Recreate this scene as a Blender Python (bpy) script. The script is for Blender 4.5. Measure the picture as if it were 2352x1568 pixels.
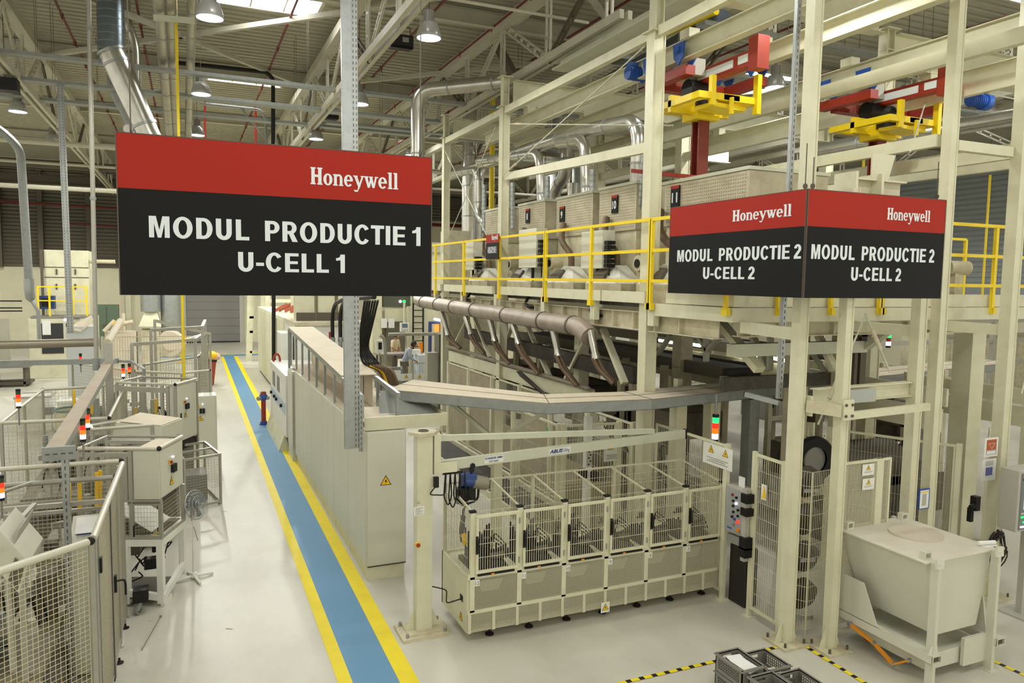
import bpy, bmesh, math, random
from mathutils import Vector, Matrix
V = Vector
for _o in list(bpy.data.objects): bpy.data.objects.remove(_o)
S = bpy.context.scene; COL = S.collection
random.seed(7)
# ------------------------------------------------------------------ camera
FPX = 1703.868; CAMZ = 4.4
_yaw, _pit, _rol = (math.radians(a) for a in (23.713, -4.7665, 0.8287))
_fw = V((math.sin(_yaw)*math.cos(_pit), math.cos(_yaw)*math.cos(_pit), math.sin(_pit)))
_r0 = V((math.cos(_yaw), -math.sin(_yaw), 0)); _u0 = _r0.cross(_fw)
_rt = _r0*math.cos(_rol)+_u0*math.sin(_rol); _up = _u0*math.cos(_rol)-_r0*math.sin(_rol)
CAMP = V((0, 0, CAMZ))
cam = bpy.data.cameras.new('camera'); camo = bpy.data.objects.new('camera', cam); COL.objects.link(camo)
cam.sensor_width = 36; cam.lens = FPX/2352*36; cam.clip_end = 300
camo.matrix_world = Matrix(((_rt.x, _up.x, -_fw.x, 0), (_rt.y, _up.y, -_fw.y, 0), (_rt.z, _up.z, -_fw.z, CAMZ), (0, 0, 0, 1)))
S.camera = camo
# ------------------------------------------------------------------ light
S.view_settings.view_transform = 'Standard'; S.view_settings.look = 'None'
S.view_settings.gamma = 1; S.view_settings.use_curve_mapping = False
S.view_settings.exposure = 0.0
w = bpy.data.worlds.new('hall_ambient'); S.world = w; w.use_nodes = True
w.node_tree.nodes['Background'].inputs[0].default_value = (1, .972, .85, 1)
w.node_tree.nodes['Background'].inputs[1].default_value = 1.2
SKY_E = 14.0        # daylight through the roof lights
LAMP_W = 250.0      # each high bay lamp
# ------------------------------------------------------------------ photo pixel -> point on a known plane of the hall
def _ray(px, py): return _rt*((px-1176)/FPX)-_up*((py-784)/FPX)+_fw
def PZ(px, py, z=0): d = _ray(px, py); return CAMP+d*((z-CAMZ)/d.z)
def PX(px, py, x): d = _ray(px, py); return CAMP+d*(x/d.x)
def PY(px, py, y): d = _ray(px, py); return CAMP+d*(y/d.y)
# ------------------------------------------------------------------ materials
def lin(c):
    c = c/255
    return c/12.92 if c <= .04045 else ((c+.055)/1.055)**2.4
MATS = {}
def mat(name, rgb, rough=.5, metal=0, dirt=0, scale=3, emit=0, dcol=(120, 105, 80), stretch=(1, 1, 1), spec=.5):
    if name in MATS: return MATS[name]
    m = bpy.data.materials.new(name); m.use_nodes = True; nt = m.node_tree; b = nt.nodes['Principled BSDF']
    c = tuple(lin(v) for v in rgb)+(1,)
    b.inputs['Base Color'].default_value = c; b.inputs['Roughness'].default_value = rough; b.inputs['Metallic'].default_value = metal
    b.inputs['Specular IOR Level'].default_value = spec
    if emit: b.inputs['Emission Color'].default_value = c; b.inputs['Emission Strength'].default_value = emit
    if dirt:
        tc = nt.nodes.new('ShaderNodeTexCoord'); mp = nt.nodes.new('ShaderNodeMapping'); mp.inputs['Scale'].default_value = stretch
        n = nt.nodes.new('ShaderNodeTexNoise'); n.inputs['Scale'].default_value = scale; n.inputs['Detail'].default_value = 6; n.inputs['Roughness'].default_value = .65
        r = nt.nodes.new('ShaderNodeMapRange'); r.inputs[1].default_value = .45; r.inputs[2].default_value = .75; r.inputs[3].default_value = 0; r.inputs[4].default_value = dirt
        x = nt.nodes.new('ShaderNodeMix'); x.data_type = 'RGBA'
        x.inputs[6].default_value = c; x.inputs[7].default_value = tuple(lin(v) for v in dcol)+(1,)
        L = nt.links.new
        L(tc.outputs['Object'], mp.inputs[0]); L(mp.outputs[0], n.inputs[0]); L(n.outputs[0], r.inputs[0]); L(r.outputs[0], x.inputs[0]); L(x.outputs[2], b.inputs['Base Color'])
    MATS[name] = m; return m
CREAM = mat('cream_paint', (212, 209, 180), .45, dirt=.35, scale=2.2, dcol=(165, 152, 118))
CREAM2 = mat('cream_paint_dusty', (200, 193, 164), .6, dirt=.6, scale=5, dcol=(150, 130, 100))
CREAMG = mat('cream_green_steel', (196, 198, 176), .45, dirt=.25, scale=2)
CABM = mat('cabinet_paint', (206, 205, 188), .4, dirt=.15, scale=2, dcol=(175, 170, 145))
WHITE = mat('white_paint', (226, 226, 216), .45, dirt=.15, scale=3)
WALLM = mat('wall_cream', (214, 208, 180), .7, dirt=.15, scale=.6)
LOUV = mat('louvre_grey', (100, 95, 82), .6)
RWALL = mat('wall_blue_grey', (150, 156, 156), .6)
ROOFM = mat('roof_deck', (176, 172, 150), .6, dirt=.25, scale=.5)
STEELW = mat('roof_steel_paint', (192, 188, 168), .5, dirt=.25, scale=1.5)
STEELB = mat('steel_brown_grey', (88, 80, 66), .6)
GALV = mat('galvanised', (166, 170, 168), .38, .75, dirt=.4, scale=6, dcol=(120, 122, 118))
GALVD = mat('galvanised_dull', (150, 154, 150), .5, .35, dirt=.4, scale=8, dcol=(110, 110, 100))
DUCTM = mat('duct_metal', (196, 194, 184), .28, .85, dirt=.35, scale=4, dcol=(140, 135, 120))
PIPEDUST = mat('dusty_pipe', (160, 148, 134), .45, .3, dirt=.7, scale=4, dcol=(116, 98, 84))
ALU = mat('aluminium_profile', (172, 170, 158), .4, .45, dirt=.2, scale=5)
ALUL = mat('rail_light', (204, 200, 182), .35, .15)
WIRE = mat('fence_wire', (178, 172, 148), .4, .3)
WIREC = mat('fence_wire_cream', (206, 200, 172), .5)
WIRED = mat('fence_wire_dark', (98, 92, 78), .5)
YEL = mat('safety_yellow', (238, 208, 20), .45, dirt=.15, scale=4, dcol=(190, 160, 30))
YELG = mat('warning_yellow', (240, 190, 20), .5)
LANEY = mat('lane_yellow', (236, 214, 10), .55, dirt=.3, scale=3, dcol=(205, 175, 30))
LANEB = mat('lane_blue', (92, 142, 178), .5, dirt=.25, scale=1.5, dcol=(110, 150, 175))
BLK = mat('black_plastic', (26, 25, 24), .5, spec=.3)
DARK = mat('dark_machinery', (58, 54, 46), .6, dirt=.4, scale=5)
RUB = mat('rubber_belt', (52, 48, 42), .7, dirt=.4, scale=3, dcol=(90, 80, 66))
HOSE = mat('brown_hose', (104, 84, 62), .5)
RED = mat('sign_red', (160, 40, 28), .5, spec=.15)
SBLK = mat('sign_black', (27, 27, 26), .5, spec=.12)
SWHT = mat('sign_letters', (216, 223, 224), .6)
REDP = mat('red_paint', (152, 44, 22), .5, dirt=.3, scale=4, dcol=(110, 35, 20))
REDD = mat('red_mast', (112, 36, 16), .5, dirt=.4, scale=5, dcol=(80, 30, 15))
SPR = mat('sprinkler_red', (108, 32, 30), .5)
BLUE = mat('blue_paint', (40, 84, 168), .45)
ORNG = mat('orange_paint', (224, 140, 20), .5, dirt=.2, scale=6)
GREY = mat('grey_plastic', (132, 130, 122), .6, dirt=.25, scale=8)
LGREY = mat('light_grey_paint', (176, 174, 162), .5)
CARD = mat('dusty_cardboard', (206, 195, 172), .8, dirt=.4, scale=3, dcol=(178, 162, 136))
PAPER = mat('paper', (228, 228, 222), .8)
SKIN = mat('skin', (168, 118, 88), .6)
HAIR = mat('hair', (38, 28, 22), .7)
GLASSD = mat('dark_glass', (46, 48, 50), .15)
GRNC = mat('green_cabinet', (92, 110, 88), .5)
SHUT = mat('shutter_grey', (128, 126, 120), .5, .2)
LAMPE = mat('lamp_lens', (240, 240, 255), .5, emit=14)
TUBEE = mat('fluorescent_tube', (255, 250, 225), .5, emit=9)
SKYE = mat('roof_light_pane', (250, 252, 255), .5, emit=SKY_E)
LR = mat('lit_red', (255, 30, 16), .5, emit=3.0); LO = mat('lit_orange', (255, 110, 20), .5, emit=1.1)
LW = mat('lit_white', (225, 225, 255), .5, emit=2.6); LG = mat('lit_green', (20, 235, 90), .5, emit=3.0)
UG = mat('unlit_green', (40, 64, 36), .5)
SCR = mat('screen_glow', (150, 205, 215), .4, emit=.9)
# ------------------------------------------------------------------ mesh builder
class MB:
    def __init__(s): s.v = []; s.f = []; s.mi = []; s.sm = []; s.m = 0
    def add(s, vs, fs, smooth=False):
        n = len(s.v); s.v += [V(v) for v in vs]
        for f in fs: s.f.append([n+i for i in f]); s.mi.append(s.m); s.sm.append(smooth)
        return s
    def hexa(s, p):  # bottom 4, top 4
        return s.add(p, [(3, 2, 1, 0), (4, 5, 6, 7), (0, 1, 5, 4), (1, 2, 6, 5), (2, 3, 7, 6), (3, 0, 4, 7)])
    def box(s, a, b):
        x0, x1 = sorted((a[0], b[0])); y0, y1 = sorted((a[1], b[1])); z0, z1 = sorted((a[2], b[2]))
        return s.hexa([(x0, y0, z0), (x1, y0, z0), (x1, y1, z0), (x0, y1, z0), (x0, y0, z1), (x1, y0, z1), (x1, y1, z1), (x0, y1, z1)])
    def cbox(s, c, sx, sy, sz): return s.box((c[0]-sx/2, c[1]-sy/2, c[2]-sz/2), (c[0]+sx/2, c[1]+sy/2, c[2]+sz/2))
    def frame(s, a, b, up=(0, 0, 1)):
        a = V(a); b = V(b); d = (b-a).normalized(); up = V(up)
        if abs(d.dot(up)) > .98: up = V((0, 1, 0))
        r = d.cross(up).normalized(); return a, b, d, r, r.cross(d)
    def beam(s, a, b, w, h, up=(0, 0, 1), ow=0, oh=0):
        a, b, d, r, u = s.frame(a, b, up); o = r*ow+u*oh
        q = [-r*w/2-u*h/2, r*w/2-u*h/2, r*w/2+u*h/2, -r*w/2+u*h/2]
        return s.hexa([a+o+k for k in q]+[b+o+k for k in q])
    def ibeam(s, a, b, w, h, t=.014, up=(0, 0, 1)):
        s.beam(a, b, w, t, up, 0, h/2-t/2); s.beam(a, b, w, t, up, 0, -h/2+t/2); return s.beam(a, b, t*.8, h-2*t, up)
    def chan(s, a, b, w, h, t=.012, up=(0, 0, 1), side=1):
        s.beam(a, b, w, t, up, 0, h/2-t/2); s.beam(a, b, w, t, up, 0, -h/2+t/2); return s.beam(a, b, t, h-2*t, up, side*(w/2-t/2))
    def tube(s, pts, r, n=12, cap=True):
        pts = [V(p) for p in pts]; R = r if isinstance(r, (list, tuple)) else [r]*len(pts); rings = []; nr = None
        for i, p in enumerate(pts):
            t = (pts[min(i+1, len(pts)-1)]-pts[max(i-1, 0)]).normalized()
            if nr is None:
                a = V((0, 0, 1)) if abs(t.z) < .9 else V((1, 0, 0)); nr = t.cross(a).normalized()
            else:
                nr = (nr-t*nr.dot(t)).normalized()
            bn = t.cross(nr); k0 = .5 if n == 4 else 0
            k = 1
            if 0 < i < len(pts)-1:
                c = (pts[i]-pts[i-1]).normalized().dot((pts[i+1]-pts[i]).normalized()); k = 1/max(.6, math.sqrt((1+c)/2)) if c < .98 else 1
            rings.append([p+(nr*math.cos((j+k0)*2*math.pi/n)+bn*math.sin((j+k0)*2*math.pi/n))*R[i]*k for j in range(n)])
        vs = [q for g in rings for q in g]; fs = []
        for i in range(len(pts)-1):
            for j in range(n): fs.append((i*n+j, i*n+(j+1) % n, (i+1)*n+(j+1) % n, (i+1)*n+j))
        s.add(vs, fs, n > 5)
        if cap: s.add(rings[0], [tuple(range(n))[::-1]]); s.add(rings[-1], [tuple(range(n))])
        return s
    def cyl(s, a, b, r, n=14, r1=None): return s.tube([a, b], [r, r if r1 is None else r1], n)
    def wire(s, a, b, r): return s.tube([a, b], r, 4, False)
    def bend(s, pts, r, n=14, rad=None, steps=5):  # polyline with rounded corners
        P = [V(p) for p in pts]; rad = rad or r*2.2; out = [P[0]]
        for i in range(1, len(P)-1):
            a = (P[i-1]-P[i]); b = (P[i+1]-P[i]); k = min(rad, a.length*.49, b.length*.49); a = P[i]+a.normalized()*k; b = P[i]+b.normalized()*k
            for j in range(steps+1):
                t = j/steps; out.append(a*(1-t)**2+P[i]*2*t*(1-t)+b*t*t)
        out.append(P[-1]); return s.tube(out, r, n)
    def lathe(s, c, prof, n=20, ax=(0, 0, 1)):
        ax = V(ax).normalized(); a = V((1, 0, 0)) if abs(ax.x) < .9 else V((0, 1, 0)); x = ax.cross(a).normalized(); y = ax.cross(x); c = V(c); m = len(prof)
        vs = [c+ax*z+(x*math.cos(2*math.pi*j/n)+y*math.sin(2*math.pi*j/n))*max(r, .0004) for r, z in prof for j in range(n)]
        return s.add(vs, [(i*n+j, i*n+(j+1) % n, (i+1)*n+(j+1) % n, (i+1)*n+j) for i in range(m-1) for j in range(n)], True)
    def sphere(s, c, r, n=12, sq=(1, 1, 1)):
        c = V(c); k = n//2+1; vs = []
        for i in range(k+1):
            a = math.pi*i/k
            for j in range(n):
                b = 2*math.pi*j/n; vs.append(c+V((math.sin(a)*math.cos(b)*r*sq[0], math.sin(a)*math.sin(b)*r*sq[1], math.cos(a)*r*sq[2])))
        return s.add(vs, [(i*n+j, i*n+(j+1) % n, (i+1)*n+(j+1) % n, (i+1)*n+j) for i in range(k) for j in range(n)], True)
    def prism(s, poly, d):
        poly = [V(p) for p in poly]; d = V(d); n = len(poly)
        return s.add(poly+[p+d for p in poly], [tuple(range(n))[::-1], tuple(range(n, 2*n))]+[(i, (i+1) % n, n+(i+1) % n, n+i) for i in range(n)])
    def quad(s, a, b, c, d): return s.add([a, b, c, d], [(0, 1, 2, 3)])
    def wires(s, o, u, v, pu, pv, r):  # welded mesh: pu = pitch along u, pv = pitch along v (0 = none)
        o = V(o); u = V(u); v = V(v)
        if pu:
            n = max(1, round(u.length/pu))
            for i in range(n+1): p = o+u*(i/n); s.wire(p, p+v, r)
        if pv:
            n = max(1, round(v.length/pv))
            for i in range(n+1): p = o+v*(i/n); s.wire(p, p+u, r)
        return s
    def rect(s, o, u, v, w, d=None):  # picture frame of square bars
        o = V(o); u = V(u); v = V(v); d = d or w; nrm = u.cross(v)
        uh = u.normalized()*w/2; vh = v.normalized()*w/2
        for a, b in ((o+vh, o+u+vh), (o+v-vh, o+u+v-vh)): s.beam(a, b, d, w, v)
        for a, b in ((o+uh+vh*2, o+uh+v-vh*2), (o+u-uh+vh*2, o+u-uh+v-vh*2)): s.beam(a, b, d, w, u)
        return s
    def build(s, name, m, parent=None, label=None, bev=0):
        me = bpy.data.meshes.new(name); ms = m if isinstance(m, (list, tuple)) else [m]
        for k in ms: me.materials.append(k)
        if parent is not None: org = V(parent.location) if parent.parent is None else V(parent['_o'])
        else:
            xs = [v.x for v in s.v]; ys = [v.y for v in s.v]; org = V(((min(xs)+max(xs))/2, (min(ys)+max(ys))/2, min(v.z for v in s.v)))
        me.from_pydata([v-org for v in s.v], [], s.f)
        me.polygons.foreach_set('material_index', s.mi)
        bm = bmesh.new(); bm.from_mesh(me); bmesh.ops.recalc_face_normals(bm, faces=bm.faces); bm.to_mesh(me); bm.free()
        me.polygons.foreach_set('use_smooth', s.sm)
        if any(s.sm): me.set_sharp_from_angle(angle=math.radians(40))
        me.update()
        o = bpy.data.objects.new(name, me); COL.objects.link(o)
        if parent is None: o.location = org
        else: o.parent = parent; o['_o'] = tuple(org)
        if label: o['label'] = label
        if bev:
            b = o.modifiers.new('bevel', 'BEVEL'); b.width = bev; b.segments = 2; b.limit_method = 'ANGLE'; b.harden_normals = False
        return o
def tag(o, label, cat, group=None):
    o['label'] = label; o['category'] = cat
    if group: o['group'] = group
    return o
def thing(name, label, cat, loc, group=None):
    o = bpy.data.objects.new(name, None); COL.objects.link(o); o.location = V(loc); o.matrix_world = Matrix.Translation(V(loc)); o.empty_display_size = .1
    return tag(o, label, cat, group)
def struct(o): o['kind'] = 'structure'; return o
def dup(root, loc, label=None, group=None):
    r = root.copy(); COL.objects.link(r); r.location = V(loc); r.matrix_world = Matrix.Translation(V(loc))
    if label: r['label'] = label
    if group: r['group'] = group
    for ch in list(root.children):
        c = ch.copy(); COL.objects.link(c); c.parent = r
        for g in list(ch.children): d = g.copy(); COL.objects.link(d); d.parent = c
    return r
def text_mb(body, o, right, up, h, width=None, bold=0.0, align='C', depth=.002, mb=None, squash=None):
    """filled lettering: o = centre (or left) of the baseline, h = capital height, width = fitted total width"""
    cu = bpy.data.curves.new('t', 'FONT'); cu.body = body; cu.size = 1; cu.offset = bold; cu.resolution_u = 4; cu.extrude = .01
    ob = bpy.data.objects.new('t', cu); COL.objects.link(ob); bpy.context.view_layer.update()
    me = bpy.data.meshes.new_from_object(ob.evaluated_get(bpy.context.evaluated_depsgraph_get()))
    bpy.data.objects.remove(ob); bpy.data.curves.remove(cu)
    mb = mb or MB(); right = V(right).normalized(); up = V(up).normalized(); nrm = right.cross(up)
    if not me.vertices: return mb
    x0 = min(v.co.x for v in me.vertices); x1 = max(v.co.x for v in me.vertices)
    ky = h/.729; kx = width/(x1-x0) if width else ky*(squash or 1); off = (x0+x1)/2 if align == 'C' else x0
    vs = [V(o)+right*(v.co.x-off)*kx+up*v.co.y*ky+nrm*(depth if v.co.z > 0 else 0) for v in me.vertices]
    mb.add(vs, [tuple(p.vertices) for p in me.polygons]); bpy.data.meshes.remove(me); return mb
def warn_tri(mb, c, right, up, s, glyph=True):
    """yellow warning triangle with black edge: slot 0 yellow, slot 1 black"""
    c = V(c); r = V(right).normalized(); u = V(up).normalized(); n = r.cross(u)
    def tri(k, d): return [c+r*(-k*s/2)-u*(k*s*.29)+n*d, c+r*(k*s/2)-u*(k*s*.29)+n*d, c+u*(k*s*.58)+n*d]
    mb.m = 1; mb.prism(tri(1, .001), n*.001); mb.m = 0; mb.prism(tri(.82, .002), n*.0012); mb.m = 1
    if glyph:
        pts = [(.03, .3), (-.1, .0), (.0, .03), (-.04, -.2), (.12, .12), (.02, .09)]
        mb.prism([c+r*(x*s)+u*(y*s)+n*.0035 for x, y in pts], n*.001)
    return mb
# heavy sans capitals cut from flat strokes (sign lettering)
def sans_mb(body, o, right, up, h, width, depth=.002, mb=None):
    o = V(o); r = V(right).normalized(); u = V(up).normalized(); n = r.cross(u); mb = mb or MB()
    Wd = {'M': 84, 'O': 77, 'D': 71, 'U': 71, 'L': 60, 'P': 66, 'R': 71, 'C': 71, 'T': 60, 'I': 29, 'E': 64, '1': 54, '2': 57, '-': 36, ' ': 24}
    tot = sum(Wd[c] for c in body); st = [0]
    def Q(x, y): return o+r*((st[0]+x-tot/2)/tot*width)+u*(y/100*h)
    def poly(p): mb.prism([Q(*a) for a in p], n*(depth+len(mb.f)*2e-6))
    def bar(x0, y0, x1, y1): poly([(x0, y0), (x1, y0), (x1, y1), (x0, y1)])
    def arc(cx, cy, rx, ry, tx, ty, a0, a1, k=14):
        for i in range(k):
            a = math.radians(a0+(a1-a0)*i/k); b = math.radians(a0+(a1-a0)*(i+1)/k)
            poly([(cx+rx*math.cos(a), cy+ry*math.sin(a)), (cx+rx*math.cos(b), cy+ry*math.sin(b)), (cx+(rx-tx)*math.cos(b), cy+(ry-ty)*math.sin(b)), (cx+(rx-tx)*math.cos(a), cy+(ry-ty)*math.sin(a))])
    for c in body:
        if c == 'M':
            bar(7, 0, 24, 100); bar(60, 0, 77, 100); poly([(24, 100), (31, 100), (48, 0), (36, 0), (24, 66)]); poly([(53, 100), (60, 100), (60, 66), (48, 0), (36, 0)])
        elif c == 'O': arc(38.5, 50, 34, 52, 19, 16, 0, 360, 26)
        elif c == 'D': bar(8, 0, 27, 100); bar(27, 84, 36, 100); bar(27, 0, 36, 16); arc(35, 50, 31, 50, 19, 16, -90, 90)
        elif c == 'U': bar(7, 34, 26, 100); bar(45, 34, 64, 100); arc(35.5, 34, 28.5, 36, 19, 19, 180, 360)
        elif c == 'L': bar(8, 0, 27, 100); bar(27, 0, 57, 17)
        elif c in 'PR':
            bar(8, 0, 27, 100); bar(27, 84, 38, 100); bar(27, 38, 38, 54); arc(37, 69, 26, 31, 18, 16, -90, 90)
            if c == 'R': poly([(32, 40), (50, 44), (67, 0), (46, 0)])
        elif c == 'C': arc(37, 50, 33, 52, 19, 16, 35, 325, 22)
        elif c == 'T': bar(2, 83, 58, 100); bar(20.5, 0, 39.5, 83)
        elif c == 'I': bar(5, 0, 24, 100)
        elif c == 'E':
            bar(7, 0, 26, 100); bar(26, 84, 60, 100); bar(26, 43, 57, 58); bar(26, 0, 61, 16)
        elif c == '1': bar(21, 0, 39, 100); poly([(3, 66), (21, 69), (21, 100), (19, 88), (12, 82), (3, 80)])
        elif c == '2': arc(28, 70, 24, 31, 18, 16, -30, 175, 14); poly([(49, 55), (36, 64), (20, 44), (4, 17), (4, 0), (26, 17)]); bar(4, 0, 53, 17)
        elif c == '-': bar(3, 30, 33, 47)
        st[0] += Wd[c]
    return mb
# ================================================================== SETTING
HX0, HX1, HY0, HY1, HZ = -26, 36, -6, 53, 11.2
FLOORM = mat('floor_epoxy', (200, 197, 182), .42, dirt=.55, scale=.55, dcol=(160, 154, 134), stretch=(1, .5, 1))
f = MB(); f.quad((HX0, HY0, 0), (HX1, HY0, 0), (HX1, HY1, 0), (HX0, HY1, 0))
def strip(x0, y0, x1, y1, wd, m, z=.003):
    a = V((x0, y0, z)); b = V((x1, y1, z)); n = V((-(b-a).y, (b-a).x, 0)).normalized()*wd/2
    f.m = m; f.quad(a+n, a-n, b-n, b+n)
XL0, XL1 = 1.40, 2.19
f.m = 1; f.quad((1.53, 2, .003), (2.05, 2, .003), (2.33, 43.3, .003), (1.78, 43.3, .003))
f.m = 2; f.quad((1.39, 2, .004), (1.54, 2, .004), (1.79, 43, .004), (1.64, 43, .004)); f.quad((2.01, 2, .004), (2.21, 2, .004), (2.50, 43, .004), (2.30, 43, .004))
f.m = 1; f.quad((-1.5, 43.3, .003), (9, 43.3, .003), (9, 44.1, .003), (-1.5, 44.1, .003))
f.m = 2; f.quad((-1.5, 44.1, .004), (9, 44.1, .004), (9, 44.35, .004), (-1.5, 44.35, .004))
# yellow and black hazard tape
def tape(a, b, w=.055, s=.16):
    a = V(a); b = V(b); d = (b-a); n = int(d.length/s); t = V((-d.y, d.x, 0)).normalized()*w/2; e = d/n
    for i in range(n):
        p = a+e*i; f.m = 2; f.quad(p+t, p-t, p+e*.62-t*1, p+e*.62+t)
        f.m = 3; f.quad(p+e*.62+t, p+e*.62-t, p+e-t, p+e+t)
tape((4.25, 6.65, .005), (6.6, 6.62, .005)); tape((6.82, 6.55, .005), (6.78, 4.6, .005)); tape((8.62, 5.9, .005), (8.68, 3.5, .005))
f.m = 4
for k in range(6):  # scuffs and skid marks
    x = random.uniform(-.6, 1.2); y = random.uniform(6.5, 15); a = random.uniform(-.6, .6); L = random.uniform(.05, .14)
    strip(x, y, x+L*math.cos(a), y+L*math.sin(a), .012, 4, .004)
o = f.build('floor', [FLOORM, LANEB, LANEY, BLK, mat('floor_scuff', (160, 156, 142), .7)]); struct(o)
# ceiling: ribbed deck running across the hall
c = MB(); P = []; y = HY0
while y < HY1: P += [(y, HZ), (y+.17, HZ), (y+.2, HZ+.09), (y+.30, HZ+.09)]; y += .33
vs = [(x, yy, z) for yy, z in P for x in (HX0, HX1)]
c.add(vs, [(2*i, 2*i+1, 2*i+3, 2*i+2) for i in range(len(P)-1)])
struct(c.build('ceiling', ROOFM))
# roof lights in the deck, some added out of sight to brighten the hall
n = 0
for x0, y0, L in ((.8, 18.95, 1.25), (.8, 26.8, 1.3), (.8, 10.5, 1.3), (-6.6, 10.5, 1.3), (8.4, 10.5, 1.3), (8.4, 34.5, 1.3), (8.4, 42.4, 1.3), (16, 18.95, 1.3), (16, 26.8, 1.3), (16, 10.5, 1.3), (23.6, 18.95, 1.3), (.8, 2.5, 1.3), (8.4, 2.5, 1.3), (16, 34.5, 1.3), (23.6, 10.5, 1.3), (23.6, 26.8, 1.3), (23.6, 34.5, 1.3)):
    n += 1; m = MB(); m.box((x0, y0, HZ-.06), (x0+2.4, y0+L, HZ-.03)); p = m.build('window_%d' % n, SKYE); struct(p)
    m = MB(); m.rect((x0-.06, y0-.06, HZ-.07), (2.52, 0, 0), (0, L+.12, 0), .08, .14)
    for k in (.8, 1.6): m.beam((x0+k, y0, HZ-.09), (x0+k, y0+L, HZ-.09), .04, .05)
    m.build('window_frame', STEELW, p)
# back wall: cream sandwich panels below, dark louvred cladding above
m = MB(); m.box((HX0, 52.6, 0), (HX1, 53, HZ)); struct(m.build('wall_back', WALLM))
def louvre(mb, x0, x1, z0, z1, y, pitch=.22):
    z = z0
    while z < z1: mb.add([(x0, y, z), (x1, y, z), (x1, y-.1, z+pitch*.75), (x0, y-.1, z+pitch*.75), (x0, y, z+pitch), (x1, y, z+pitch)], [(0, 1, 2, 3), (3, 2, 5, 4)]); z += pitch
m = MB(); louvre(m, -25, -3.45, 4.75, HZ-.3, 52.55)
m.m = 1
for x in (-20.5, -17, -13.5, -10, -7.9, -5.4): m.box((x-.13, 52.2, 4.7), (x+.13, 52.5, HZ-.3))
struct(m.build('wall_back_louvres', [LOUV, STEELB]))
m = MB(); louvre(m, -3.1, 35.5, 8.6, HZ-.2, 52.55); struct(m.build('wall_back_clerestory', LOUV))
m = MB(); m.box((-3.5, 52.3, 0), (-3.2, 52.58, 9.95)); struct(m.build('trim_1', CREAM))
m = MB(); m.box((-3.2, 52.45, 9.7), (35.5, 52.58, 9.95)); struct(m.build('trim_2', CREAM))
# side wall far right, blue-grey ribbed sheets with a pale plinth
m = MB(); m.box((HX1-.2, 4, 0), (HX1, HY1, HZ)); struct(m.build('wall_right', RWALL))
m = MB(); z = 4.6
while z < HZ-.3: m.box((HX1-.26, 4, z), (HX1-.2, HY1, z+.16)); z += .26
struct(m.build('wall_right_ribs', RWALL))
m = MB(); m.box((HX1-.3, 4, 0), (HX1-.21, HY1, 3.1)); struct(m.build('trim_3', WALLM))
m = MB(); m.box((HX1-.34, 4, 3.1), (HX1-.21, HY1, 3.3)); struct(m.build('trim_4', SPR))
# roller shutter
m = MB(); z = .03
while z < 4.9: m.box((-.05, 52.33, z), (3.2, 52.38, z+.49)); m.box((-.05, 52.36, z+.49), (3.2, 52.4, z+.53)); z += .53
d = m.build('door_1', SHUT); struct(d)
m = MB(); m.box((-.3, 52.25, 0), (-.05, 52.6, 5.1)); m.box((3.2, 52.25, 0), (3.45, 52.6, 5.1)); m.box((-.3, 52.25, 5), (3.45, 52.6, 5.3)); m.build('door_frame', LGREY, d)
m = MB(); m.box((-.05, 52.3, 0), (3.2, 52.4, .08)); m.build('door_bottom_seal', BLK, d)
# ================================================================== ROOF STEEL
def ladder(mb, a, b, w=.2, n=None, t=.05):  # battened double angle
    a = V(a); b = V(b); s = V((0, 1, 0)) if abs((b-a).normalized().y) < .8 else V((0, 0, 1)); s = (s-(b-a).normalized()*s.dot((b-a).normalized())).normalized()*w/2
    mb.beam(a+s, b+s, t, t); mb.beam(a-s, b-s, t, t); L = (b-a).length; n = n or max(2, int(L/.42))
    for i in range(1, n): p = a+(b-a)*(i/n); mb.beam(p+s, p-s, t*1.0, .06, b-a)
def girder(x, y0, y1, label, zb=9.25, zt=10.75, web=2.6):
    t = thing('roof_girder', label, 'roof girder', (x, (y0+y1)/2, zb), 'lattice roof girders')
    m = MB(); m.beam((x-.09, y0, zb), (x-.09, y1, zb), .09, .16); m.beam((x+.09, y0, zb), (x+.09, y1, zb), .09, .16); m.build('bottom_chord', STEELW, t)
    m = MB(); m.beam((x, y0, zt), (x, y1, zt), .3, .24); m.build('top_chord', STEELW, t)
    y = y0+.6; k = 0
    while y < y1-.5:
        m = MB(); ladder(m, (x, y, zb), (x, y, zt), .2); m.build('post', STEELW, t)
        if y+web < y1:
            m = MB(); ya, yb = (y, y+web) if k % 2 else (y+web, y); ladder(m, (x+.02, ya, zb), (x+.02, yb, zt), .14); m.build('diagonal', STEELW if k % 3 else STEELB, t)  # every third diagonal browner: shade put into its colour
        y += web/1.0; k += 1
    return t
girder(-3.82, 10, 51, 'lattice roof girder at the far left, running along the hall above the louvred wall end')
girder(3.82, 8.5, 51, 'lattice roof girder over the blue walkway side, beside the second lit roof light')
girder(7.45, 12, 51, 'lattice roof girder above the press line, over the bent silver duct')
girder(11.4, 12, 51, 'lattice roof girder behind the red and yellow crane trolleys')
girder(19.0, 12, 51, 'lattice roof girder over the right half, behind the tall cream posts')
girder(27.0, 14, 51, 'farthest right lattice roof girder near the blue-grey side wall')
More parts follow.
